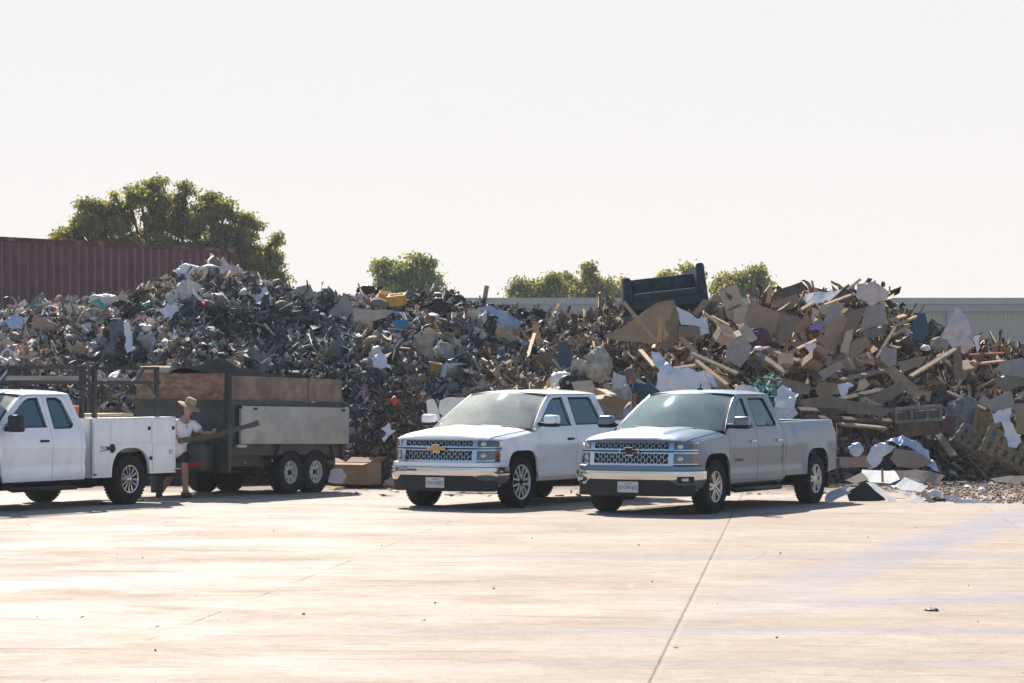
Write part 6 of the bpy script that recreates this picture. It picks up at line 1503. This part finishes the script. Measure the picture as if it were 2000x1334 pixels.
# left foot: carton by the trailer
carton('cardboard_box', 'large low open brown carton on the ground right of the trailer', 698, 946, .80, .42, .42, M_card, (0, 0, math.radians(-30)), D=50.3, flaps=True, mark='the open carton by the trailer')
slab('paper_sheet', 'printed white flap of the open carton by the trailer', 'paper', [(646, 918), (666, 914), (676, 928), (670, 945), (642, 943)], mat('printed_white_card', (.50, .48, .52), .8, 0, .3, 18), D=49.6, lean=.3)
blob('straw_clump', 'loose tan straw clump on the ground left of the white pickup', 'straw', 765, 944, 16, 8, M_cardl, D=50.0, seed=90, rough=.6, sharp=1)
for k, (px, py, lb) in enumerate(((1820, 1193, 'black crumpled lump on the concrete, largest in the foreground'), (160, 1205, 'tiny black pebble far left on the concrete'), (307, 1223, 'tiny dark pebble right of the far left one'), (828, 1211, 'tiny dark pebble in the middle foreground'), (1320, 1264, 'small flat brown chip close to the long joint'))):
    D = CH*F/(py-753); r_ = (13, 3.2, 3.2, 3.5, 5)[k]
    blob('black_lump' if k == 0 else 'pebble', lb, 'lump' if k == 0 else 'pebble', px, py, r_, r_*.42, M_blk if k < 4 else M_woodg, D=D, seed=91+k, depth=1.2, rough=.35, sub=3)
# trailer load
def ontr(o): return o
th = math.radians(30)
tp = lambda x, y, z: tr.matrix_basis @ Vector((x, y, z))
mb = MB(); 
def tarp(a, b):
    x = lerp(-.9, 1.8, a); y = lerp(-.95, .95, b); z = 2.04+.36*math.exp(-((y-.15)/.5)**2-((x-1.0)/.9)**2)+.10*noise.noise(Vector((x*2, y*2, 0)))
    return tp(x, y, z)
mb.grid(tarp, 20, 24); mb.grid(lambda a, b: tarp(a, b)-Vector((0, 0, .02)), 20, 24); tag(recenter(mb.build('tarpaulin', mat('black_tarpaulin', (.016, .019, .021), .9, 0, .2, 4, .3, 9, spec=0))), 'black tarpaulin humped over the load of the trailer', 'tarpaulin')
mb = MB(); pts = [tp(1.72, lerp(-1.05, -.35, t), 2.17) for t in np.linspace(0, 1, 40)]
mb.tube(pts, [.085+.014*(i % 2) for i in range(40)], 14); tag(recenter(mb.build('drain_pipe', M_cardl)), 'ribbed cream pipe lying along the front top edge of the trailer', 'pipe')
# white pickup load
wl = lambda x, y, z: white.matrix_basis @ Vector((x, y, z))
def inbed(name, label, cat, x, y, z, sx, sy, sz, m, seed, rough=.2):
    bm = bmesh.new(); bmesh.ops.create_icosphere(bm, subdivisions=4, radius=1); so_ = Vector((seed, seed*.3, 0))
    c = wl(x, y, z)
    mb = MB(); mb.add([c+Vector((v.co.x*sx, v.co.y*sy, v.co.z*sz))*(1+rough*noise.fractal(v.co*1.6+so_, 1, 2, 3)+rough*.8*abs(noise.noise(v.co*4+so_))) for v in bm.verts], [tuple(v.index for v in f.verts) for f in bm.faces], 0, True); bm.free()
    o = recenter(mb.build(name, m)); tag(o, label, cat)
inbed('rubbish_bag', 'black bag humped behind the roof of the white pickup', 'bag', -3.5, -.25, 1.45, .42, .4, .58, M_blk, 3, .18)
film('rubbish_sack', 'tall crumpled white sack in front of the bending man', 'sack', [(1198, 728), (1206, 732), (1220, 736), (1224, 760), (1218, 800), (1204, 806), (1196, 790), (1188, 762), (1196, 748)], M_wht, D=46.0, seed=105, amp=.32, lean=.1)
film('rubbish_sack', 'second white sack beside the arm of the bending man', 'sack', [(1216, 752), (1230, 748), (1236, 780), (1250, 800), (1246, 815), (1206, 818), (1214, 790)], M_wht, D=45.8, seed=108, amp=.25, lean=.1)
tw = empty('speaker_cone', wl(-3.3, -.1, 2.0), (0, 0, math.radians(31))); tag(tw, 'round black cone shaped speaker on top of the load in the white pickup', 'speaker')
mb = MB(); mb.lathe([(.001, -.04), (.05, -.05), (.11, -.12), (.13, -.12), (.13, .03), (.001, .04)], 20); mb.build('cone', M_black, tw)
mb = MB(); mb.lathe([(.001, -.07), (.035, -.065), (.04, -.05)], 12); mb.build('dust_cap', M_trim, tw)
def cartonbed(label, x, y, z, w_, d_, h_, m, rot):
    o = carton('cardboard_box', label, 0, 0, w_, d_, h_, m, rot, D=50, flaps=True); o.location = wl(x, y, z)
cartonbed('top pale carton with open flaps in the bed of the white pickup', -3.25, .42, 1.62, .42, .40, .22, M_cardl, (.25, -.1, .5))
cartonbed('lower brown carton in the bed of the white pickup, under the pale one', -3.3, .55, 1.20, .55, .5, .38, M_card, (0, .15, .6))

# ---------------------------------------------------------------- ordinary planks and cartons of the right heap
def where(px, py, k=0):
    c = sorted(LM, key=lambda l: (l[1]-px)**2+((l[2]-py)*1.3)**2)[k]
    dx, dy = px-c[1], py-c[2]
    a = 'right of' if dx > 0 else 'left of'; b = 'below' if dy > 0 else 'above'
    if abs(dx) > 2.2*abs(dy): r = a
    elif abs(dy) > 2.2*abs(dx): r = b
    else: r = b+' and '+a
    d = math.hypot(dx, dy)
    return ('just ' if d < 28 else '')+r+' '+c[0]
def unique(look, px, py):
    for k in range(5):
        s_ = look+', '+where(px, py, k)
        if s_ not in USED and len(s_.split()) <= 16: USED.add(s_); return s_
    for ex in ('slightly', 'partly buried', 'chipped', 'dusty', 'half hidden'):
        s_ = ex+' '+look+', '+where(px, py, 0)
        if s_ not in USED and len(s_.split()) <= 16: USED.add(s_); return s_
    return None
rg = random.Random(31)
tries = 0; made = 0
while made < 320 and tries < 5000:
    tries += 1
    px = rg.choice((rg.uniform(1240, 1990), rg.uniform(1320, 1780), rg.uniform(960, 1240))); py = rg.uniform(interp(px, SKY)+8, 900 if px > 1650 else 800)
    D = hit(px, py)
    if D > 60 or (px < 1240 and rg.random() < .6): continue
    lit = rg.random(); kind = 'plank' if rg.random() < .70 else 'card'
    if kind == 'plank':
        Lp = rg.uniform(28, 95); ang = math.radians(rg.choice((rg.gauss(-20, 22), rg.gauss(32, 18), rg.gauss(70, 12)))); dx, dy = math.cos(ang)*Lp/2, math.sin(ang)*Lp/2
        m, cn = rg.choice(((M_wood, 'pale'), (M_woodg, 'grey'), (M_woodg, 'grey'), (M_woodd, 'dark'), (M_woodd, 'dark')))
        w_ = rg.choice((.05, .07, .09, .13)); wn = {.05: 'thin', .07: 'narrow', .09: 'medium', .13: 'broad'}[w_]
        tn = 'level' if abs(math.degrees(ang)) < 8 else ('rising right' if ang < 0 else ('steep' if ang > math.radians(58) else 'falling right'))
        ln = 'long' if Lp > 62 else 'short'
        lb = unique(f'{ln} {wn} {cn} plank {tn}', px, py)
        if not lb: continue
        beam('timber_plank', lb, 'plank', (px-dx, py-dy), (px+dx, py+dy), w_, rg.uniform(.02, .05), m, D=D-.12+rg.uniform(-.25, .25), D2=D-.12+rg.uniform(-.25, .25), group='planks in the right part of the heap', roll=rg.uniform(-.6, .6))
    else:
        w_, h_ = rg.uniform(11, 34), rg.uniform(9, 22); a = rg.uniform(-.9, .9); cs, sn = math.cos(a), math.sin(a)
        q = [(-w_/2, -h_/2), (w_/2*rg.uniform(.7, 1), -h_/2*rg.uniform(.8, 1.1)), (w_/2, h_/2*rg.uniform(.7, 1.1)), (-w_/2*rg.uniform(.8, 1.1), h_/2)]
        pts = [(px+x*cs-y*sn, py+x*sn+y*cs) for x, y in q]
        m, cn = rg.choice(((M_card, 'brown'), (M_cardd, 'dark brown'), (M_cardg, 'grey'), (M_cardl, 'tan'), (M_cardd, 'dark brown')))
        lb = unique(('big ' if w_ > 24 else 'small ')+('tilted ' if abs(a) > .35 else 'flat ')+cn+' cardboard piece', px, py)
        if not lb: continue
        slab('cardboard_piece', lb, 'cardboard', pts, m, D=D-.1, lean=rg.uniform(.1, .9), yaw=rg.uniform(-.5, .5), th=.012, group='cardboard pieces in the right part of the heap', step=.4, bend=rg.choice((0, .1)))
    made += 1

nb = 0; tries = 0
while nb < 34 and tries < 600:
    tries += 1
    px = rg.uniform(1340, 1960); py = rg.uniform(interp(px, SKY)+18, 880 if px > 1660 else 780); D = hit(px, py)
    if D > 59: continue
    m, cn = rg.choice(((M_card, 'brown'), (M_cardl, 'tan'), (M_cardl, 'tan'), (M_cardg, 'grey'), (M_cardd, 'dark brown')))
    w_, d_, h_ = rg.uniform(.28, .62), rg.uniform(.2, .4), rg.uniform(.16, .36); op = rg.random() < .5
    lb = unique(('large ' if w_ > .45 else 'small ')+('open ' if op else 'closed ')+('crushed ' if h_ < .24 else '')+cn+' carton', px, py)
    if not lb: continue
    carton('cardboard_box', lb, px, py, w_, d_, h_, m, (rg.gauss(.5, .6), rg.gauss(0, .5), rg.uniform(-1, 1)), D=D-.35, flaps=op, openz=op, group='cartons in the right part of the heap')
    nb += 1
# ================================================================ PEOPLE
M_skin = mat('skin', (.42, .24, .17), .55, 0, .05, 10)
M_skin2 = mat('tanned_skin', (.26, .13, .09), .55, 0, .05, 10)
M_shirt = mat('white_shirt_cloth', (.82, .77, .79), .85, 0, .04, 8, .3, 14)
M_tee = mat('teal_shirt_cloth', (.05, .085, .115), .85, 0, .08, 8, .3, 14)
M_short = mat('dark_shorts_cloth', (.03, .034, .04), .85, 0, .1, 8, .2, 14)
M_hat = mat('straw_hat', (.36, .28, .16), .8, 0, .15, 30, .3, 90)
M_hair = mat('dark_hair', (.03, .025, .022), .7)
M_shoe = mat('brown_shoe', (.06, .04, .03), .7)
M_sock = mat('grey_sock', (.2, .21, .23), .9)
M_darkw = mat('dark_wet_timber', (.07, .065, .05), .75, 0, .25, 6, .2, 30)
def skinned(name, J, E, m, parent, root, sub=2, org=Vector((0, 0, 0))):
    names = list(J); me = bpy.data.meshes.new(name+'_sk')
    me.from_pydata([tuple(Vector(J[n][0])-org) for n in names], [(names.index(a), names.index(b)) for a, b in E], [])
    o = bpy.data.objects.new(name+'_sk', me); COL.objects.link(o)
    sk = o.modifiers.new('s', 'SKIN'); sk.use_smooth_shade = True
    for i, n in enumerate(names):
        r = J[n][1]; r = (r, r) if not isinstance(r, tuple) else r
        me.skin_vertices[0].data[i].radius = r; me.skin_vertices[0].data[i].use_root = (n == root)
    sb_ = o.modifiers.new('b', 'SUBSURF'); sb_.levels = sub; sb_.render_levels = sub
    dg = bpy.context.evaluated_depsgraph_get(); dg.update()
    nm = bpy.data.meshes.new_from_object(o.evaluated_get(dg)); bpy.data.objects.remove(o)
    nm.materials.clear(); nm.materials.append(m)
    for p in nm.polygons: p.use_smooth = True
    nm.name = name; r = bpy.data.objects.new(name, nm); COL.objects.link(r); r.parent = parent; return r
def hand_joints(J, E, wrist, wj, dirv, palmn, side, scale=1., curl=.8, pre='l'):
    """five fingers curled about what they hold; dirv = along the hand, palmn = towards the palm, side = to the thumb"""
    d = Vector(dirv).normalized(); n = Vector(palmn); n = (n-d*n.dot(d)).normalized(); s_ = Vector(side); s_ = (s_-d*s_.dot(d)-n*s_.dot(n)).normalized()
    w_ = Vector(wrist); pm = w_+d*.055; J[pre+'palm'] = (pm, (.036, .018)); E.append((wj, pre+'palm'))
    for k, (off, L) in enumerate(((.030, .072), (.010, .080), (-.010, .074), (-.028, .060))):
        b = w_+d*.095+s_*off; J[f'{pre}f{k}a'] = (b, .010); E.append((pre+'palm', f'{pre}f{k}a')); p = b; a = .35
        for j, fr in enumerate((.42, .33, .25)):
            a += curl*(.9, 1.1, .8)[j]; p = p+(d*math.cos(a)+n*math.sin(a))*L*fr*1.25; J[f'{pre}f{k}{j}'] = (p, .0088-.001*j); E.append((f'{pre}f{k}a' if j == 0 else f'{pre}f{k}{j-1}', f'{pre}f{k}{j}'))
    b = w_+d*.035+s_*.03; J[pre+'ta'] = (b, .012); E.append((pre+'palm', pre+'ta'))
    q = b+d*.025+s_*.018+n*.022; J[pre+'tb'] = (q, .0105); E.append((pre+'ta', pre+'tb')); q2 = q+d*.02+n*.024-s_*.004; J[pre+'tc'] = (q2, .009); E.append((pre+'tb', pre+'tc'))
def head(mb_parent, c, fwd, up, m, hairm=None, hat=False, size=.112):
    """head with brow, nose, lips, chin, ears and eyes; returns matrix"""
    f = Vector(fwd).normalized(); u = Vector(up); u = (u-f*u.dot(f)).normalized(); r = f.cross(u)
    M = Matrix((r, f, u)).transposed().to_4x4(); M.translation = c
    bm = bmesh.new(); bmesh.ops.create_uvsphere(bm, u_segments=32, v_segments=24, radius=1)
    def g(x, y, a, b, s_, k): return k*math.exp(-((x-a)/s_)**2-((y-b)/s_)**2)
    for v in bm.verts:
        x, y, z = v.co; w_ = .076; l = .095; h = size
        jaw = clamp((-z-.1)/.9); X = x*w_*(1-.34*jaw); Y = y*l*(1-.10*jaw)+(.012*jaw if y > 0 else -.02*jaw*y); Z = z*h
        if y > 0:
            k = max(0, y)
            Y += k*(g(x, z, 0, -.12, .16, .024)+g(x, z, 0, .02, .12, .012)+g(x, z, .0, -.46, .20, .009)+g(x, z, 0, -.80, .25, .014)-g(x, z, .36, .10, .16, .010)-g(x, z, -.36, .10, .16, .010)+g(x, z, .33, .30, .22, .005)+g(x, z, -.33, .30, .22, .005)-g(x, z, 0, -.40, .08, .004))
        v.co = Vector((X, Y, Z))
    bm.verts.index_update(); mb = MB(); mb.add([v.co.copy() for v in bm.verts], [tuple(q.index for q in f_.verts) for f_ in bm.faces], 0, True, M); bm.free()
    for s_ in (1, -1): mb.lathe([(.001, .012), (.02, .010), (.03, 0), (.02, -.01), (.001, -.012)], 12, 0, M @ Matrix.Translation((s_*.077, -.008, -.005)) @ Matrix.Rotation(PI/2, 4, 'Z'))
    return mb, M
def person(name, label, root_pos):
    o = empty(name, root_pos); tag(o, label, 'person'); return o

# --- man with the straw hat, holding a plank
D0 = 45.6; s0 = F/D0
def w3(px, z, dy=0.): return Vector(((px-1000)/F*(D0), D0+dy, z))
zpx = lambda py: CH-(py-YH)/F*D0
A = person('person', 'man in a straw sun hat and white shirt carrying a long dark plank', w3(345, 0)); O = A.location.copy()
W_ = lambda px, py, dy=0.: w3(px, zpx(py), dy)
J = {'pel': (W_(352, 873), (.135, .10)), 'spine': (W_(353, 852), (.125, .095)), 'chest': (W_(358, 830, -.02), (.15, .105)), 'neck': (W_(365, 814, -.03), .052), 'hd': (W_(368, 803, -.04), .055),
     'shn': (W_(347, 826, -.14), .055), 'eln': (W_(341, 846, -.22), .040), 'wrn': (W_(352, 856, -.30), .027),
     'shf': (W_(377, 828, .05), .055), 'elf': (W_(397, 846, -.03), .040), 'wrf': (W_(416, 845, -.18), .027),
     'hpl': (W_(358, 882, -.03), .092), 'knl': (W_(363, 920, -.10), .066), 'cal': (W_(362, 932, -.05), .064), 'anl': (w3(363, .09, -.04), .042), 'tol': (w3(372, .045, -.12), .040), 'hel': (w3(360, .05, .0), .042),
     'hpr': (W_(346, 882, .08), .092), 'knr': (W_(334, 922, .12), .066), 'car': (W_(328, 936, .19), .062), 'anr': (w3(311, .11, .25), .040), 'tor': (w3(306, .04, .15), .040), 'her': (w3(307, .07, .29), .042)}
E = [('pel', 'spine'), ('spine', 'chest'), ('chest', 'neck'), ('neck', 'hd'), ('chest', 'shn'), ('shn', 'eln'), ('eln', 'wrn'), ('chest', 'shf'), ('shf', 'elf'), ('elf', 'wrf'),
     ('pel', 'hpl'), ('hpl', 'knl'), ('knl', 'cal'), ('cal', 'anl'), ('anl', 'tol'), ('anl', 'hel'), ('pel', 'hpr'), ('hpr', 'knr'), ('knr', 'car'), ('car', 'anr'), ('anr', 'tor'), ('anr', 'her')]
pl0 = W_(352, 861, -.36); pl1 = W_(509, 824, -.30); pd = (pl1-pl0).normalized()
hand_joints(J, E, J['wrn'][0], 'wrn', (.6, -.3, -.15), (0, .2, -1), (0, -1, 0), pre='n')
hand_joints(J, E, J['wrf'][0], 'wrf', (.5, -.8, .0), (0, -.2, 1), (1, 0, .2), pre='f')
bd = skinned('body', J, E, M_skin, A, 'pel', org=O)
hm, HM = head(A, W_(369, 798, -.05), (.75, -.62, -.45), (.42, -.1, 1), M_skin)
b = hm.build('head', M_skin, A); b.data.transform(Matrix.Translation(-O))
eb = MB()
for s_ in (1, -1): eb.lathe([(.001, .004), (.009, .001), (.011, -.004)], 10, 0, HM @ Matrix.Translation((s_*.030, .088, .008)))
b = eb.build('eyes', M_hair, A); b.data.transform(Matrix.Translation(-O))
hr = MB(); hr.lathe([(.078, -.045), (.086, -.01), (.086, .03)], 24, 0, HM @ Matrix.Translation((0, -.018, .01)), ax='z'); b = hr.build('hair', M_hair, A); b.data.transform(Matrix.Translation(-O))
ht = MB(); ht.lathe([(.19, -.012), (.215, .0), (.20, .010), (.15, .022), (.105, .030), (.100, .045), (.098, .12), (.085, .150), (.05, .158), (.001, .156)], 36, 0, HM @ Matrix.Translation((0, -.01, .035)), ax='z')
ht.lathe([(.19, -.012), (.15, .010), (.10, .018)], 36, 0, HM @ Matrix.Translation((0, -.01, .035)), ax='z')
hb = ht.build('sun_hat', M_hat, A); hb.data.transform(Matrix.Translation(-O))
bb = MB(); bb.lathe([(.1015, .035), (.1015, .06)], 36, 0, HM @ Matrix.Translation((0, -.01, .035)), ax='z'); b = bb.build('hat_band', M_cardd, A); b.data.transform(Matrix.Translation(-O))
JS = {'h': (W_(351, 897), (.19, .155)), 'p': (W_(351, 874), (.19, .150)), 's': (W_(353, 852), (.18, .142)), 'c': (W_(358, 832, -.02), (.195, .142)), 'n': (W_(363, 819, -.03), .075), 'sn': (W_(347, 827, -.14), .092), 'en': (W_(342, 842, -.19), .085), 'sf': (W_(377, 829, .05), .092), 'ef': (W_(391, 842, .0), .080)}
skinned('shirt', JS, [('h', 'p'), ('p', 's'), ('s', 'c'), ('c', 'n'), ('c', 'sn'), ('sn', 'en'), ('c', 'sf'), ('sf', 'ef')], M_shirt, A, 's', org=O)
mb = MB(); mb.tube([W_(366, 818, -.14), W_(368, 826, -.17), W_(367, 836, -.17)], .008, 5); b = mb.build('shirt_placket', M_short, A); b.data.transform(Matrix.Translation(-O))
JH = {'p': (W_(351, 868), (.16, .125)), 'l': (W_(359, 890, -.03), .125), 'lk': (W_(363, 910, -.08), .105), 'r': (W_(346, 890, .08), .125), 'rk': (W_(338, 910, .11), .105)}
skinned('shorts', JH, [('p', 'l'), ('l', 'lk'), ('p', 'r'), ('r', 'rk')], M_short, A, 'p', org=O)
for (a_, t_, h_) in (('anl', 'tol', 'hel'), ('anr', 'tor', 'her')):
    JB = {'a': (J[a_][0]-Vector((0, 0, .02)), .058), 't': (J[t_][0]+(J[t_][0]-J[a_][0])*.35+Vector((0, 0, .015)), .050), 'h': (J[h_][0], .056)}
    skinned('shoe', JB, [('a', 't'), ('a', 'h')], M_shoe, A, 'a', sub=1, org=O)
    mb = MB(); mb.tube([J[a_][0]+Vector((0, 0, .01)), J[a_][0]+Vector((0, 0, .11))], .047, 12); b = mb.build('sock', M_sock, A); b.data.transform(Matrix.Translation(-O))
mb = MB(); n_ = 14; q0 = [pl0.lerp(pl1, i/n_)+Vector((0, .012*math.sin(i*1.7), .010*math.sin(i*.8)-.05*math.sin(PI*i/n_))) for i in range(n_+1)]
for i in range(n_): mb.beam(q0[i], q0[i+1], .035, .085+.012*math.sin(i*2.1), (0, 0, 1))
tag(recenter(mb.build('timber_plank', M_darkw)), 'long dark plank held by the man in the straw hat', 'plank')

# --- man bending in the bed of the white pickup
D0 = 46.0
B = person('person', 'man in a dark teal shirt bending down in the bed of the white pickup', w3(1272, .80)); O = B.location.copy()
J = {'pel': (W_(1280, 786, .05), (.135, .10)), 'spine': (W_(1272, 768, .02), (.125, .095)), 'chest': (W_(1252, 754, -.02), (.155, .11)), 'neck': (W_(1238, 745, -.05), .05), 'hd': (W_(1233, 738, -.06), .055),
     'shn': (W_(1241, 760, -.17), .055), 'eln': (W_(1236, 783, -.22), .042), 'wrn': (W_(1240, 807, -.20), .028),
     'shf': (W_(1250, 752, .17), .055), 'elf': (W_(1232, 778, .22), .042), 'wrf': (W_(1228, 803, .2), .028),
     'hpl': (W_(1282, 794, -.08), .095), 'knl': (w3(1276, 1.30, -.12), .06), 'anl': (w3(1284, .90, -.08), .042), 'tol': (w3(1272, .845, -.12), .040),
     'hpr': (W_(1284, 794, .15), .095), 'knr': (w3(1276, 1.30, .18), .06), 'anr': (w3(1286, .90, .2), .042), 'tor': (w3(1274, .845, .18), .040)}
E = [('pel', 'spine'), ('spine', 'chest'), ('chest', 'neck'), ('neck', 'hd'), ('chest', 'shn'), ('shn', 'eln'), ('eln', 'wrn'), ('chest', 'shf'), ('shf', 'elf'), ('elf', 'wrf'), ('pel', 'hpl'), ('hpl', 'knl'), ('knl', 'anl'), ('anl', 'tol'), ('pel', 'hpr'), ('hpr', 'knr'), ('knr', 'anr'), ('anr', 'tor')]
hand_joints(J, E, J['wrn'][0], 'wrn', (.0, -.1, -1), (-1, 0, 0), (0, -1, 0), curl=.6, pre='n')
hand_joints(J, E, J['wrf'][0], 'wrf', (.0, .1, -1), (-1, 0, 0), (0, -1, 0), curl=.6, pre='f')
skinned('body', J, E, M_skin2, B, 'pel', org=O)
hm, HM = head(B, W_(1231, 733, -.06), (-.78, -.35, -.6), (-.5, -.1, .85), M_skin2)
b = hm.build('head', M_skin2, B); b.data.transform(Matrix.Translation(-O))
eb = MB()
for s_ in (1, -1): eb.lathe([(.001, .004), (.009, .001), (.011, -.004)], 10, 0, HM @ Matrix.Translation((s_*.030, .088, .008)))
b = eb.build('eyes', M_hair, B); b.data.transform(Matrix.Translation(-O))
cp = MB(); cp.lathe([(.085, -.01), (.090, .03), (.082, .075), (.055, .108), (.001, .122)], 28, 0, HM @ Matrix.Translation((0, -.008, .02)), ax='z')
cp.grid(lambda a, b: HM @ Vector(((b-.5)*.15, .06+a*.10*(1-(2*b-1)**2*.5), .035-.02*a-.02*(2*b-1)**2)), 4, 10)
b = cp.build('cap', mat('grey_cap', (.13, .125, .12), .8), B); b.data.transform(Matrix.Translation(-O))
JS = {'p': (W_(1283, 779, .05), (.18, .15)), 's': (W_(1271, 762, .02), (.185, .15)), 'c': (W_(1253, 753, -.02), (.205, .16)), 'n': (W_(1241, 747, -.05), .075), 'sn': (W_(1241, 760, -.17), .080), 'en': (W_(1238, 773, -.20), .072), 'sf': (W_(1250, 752, .17), .080), 'ef': (W_(1240, 768, .2), .070)}
skinned('shirt', JS, [('p', 's'), ('s', 'c'), ('c', 'n'), ('c', 'sn'), ('sn', 'en'), ('c', 'sf'), ('sf', 'ef')], M_tee, B, 's', org=O)
JH = {'p': (W_(1282, 790, .03), (.15, .115)), 'l': (W_(1282, 797, -.08), .108), 'lk': (w3(1276, 1.30, -.12), .085), 'la': (w3(1284, .97, -.08), .07), 'r': (W_(1284, 797, .15), .108), 'rk': (w3(1276, 1.30, .18), .085), 'ra': (w3(1286, .97, .2), .07)}
skinned('trousers', JH, [('p', 'l'), ('l', 'lk'), ('lk', 'la'), ('p', 'r'), ('r', 'rk'), ('rk', 'ra')], M_short, B, 'p', org=O)
for (a_, t_) in (('anl', 'tol'), ('anr', 'tor')):
    skinned('shoe', {'a': (J[a_][0]-Vector((0, 0, .02)), .050), 't': (J[t_][0], .045), 'h': (J[a_][0]+Vector((.04, 0, -.03)), .05)}, [('a', 't'), ('a', 'h')], M_shoe, B, 'a', sub=1, org=O)
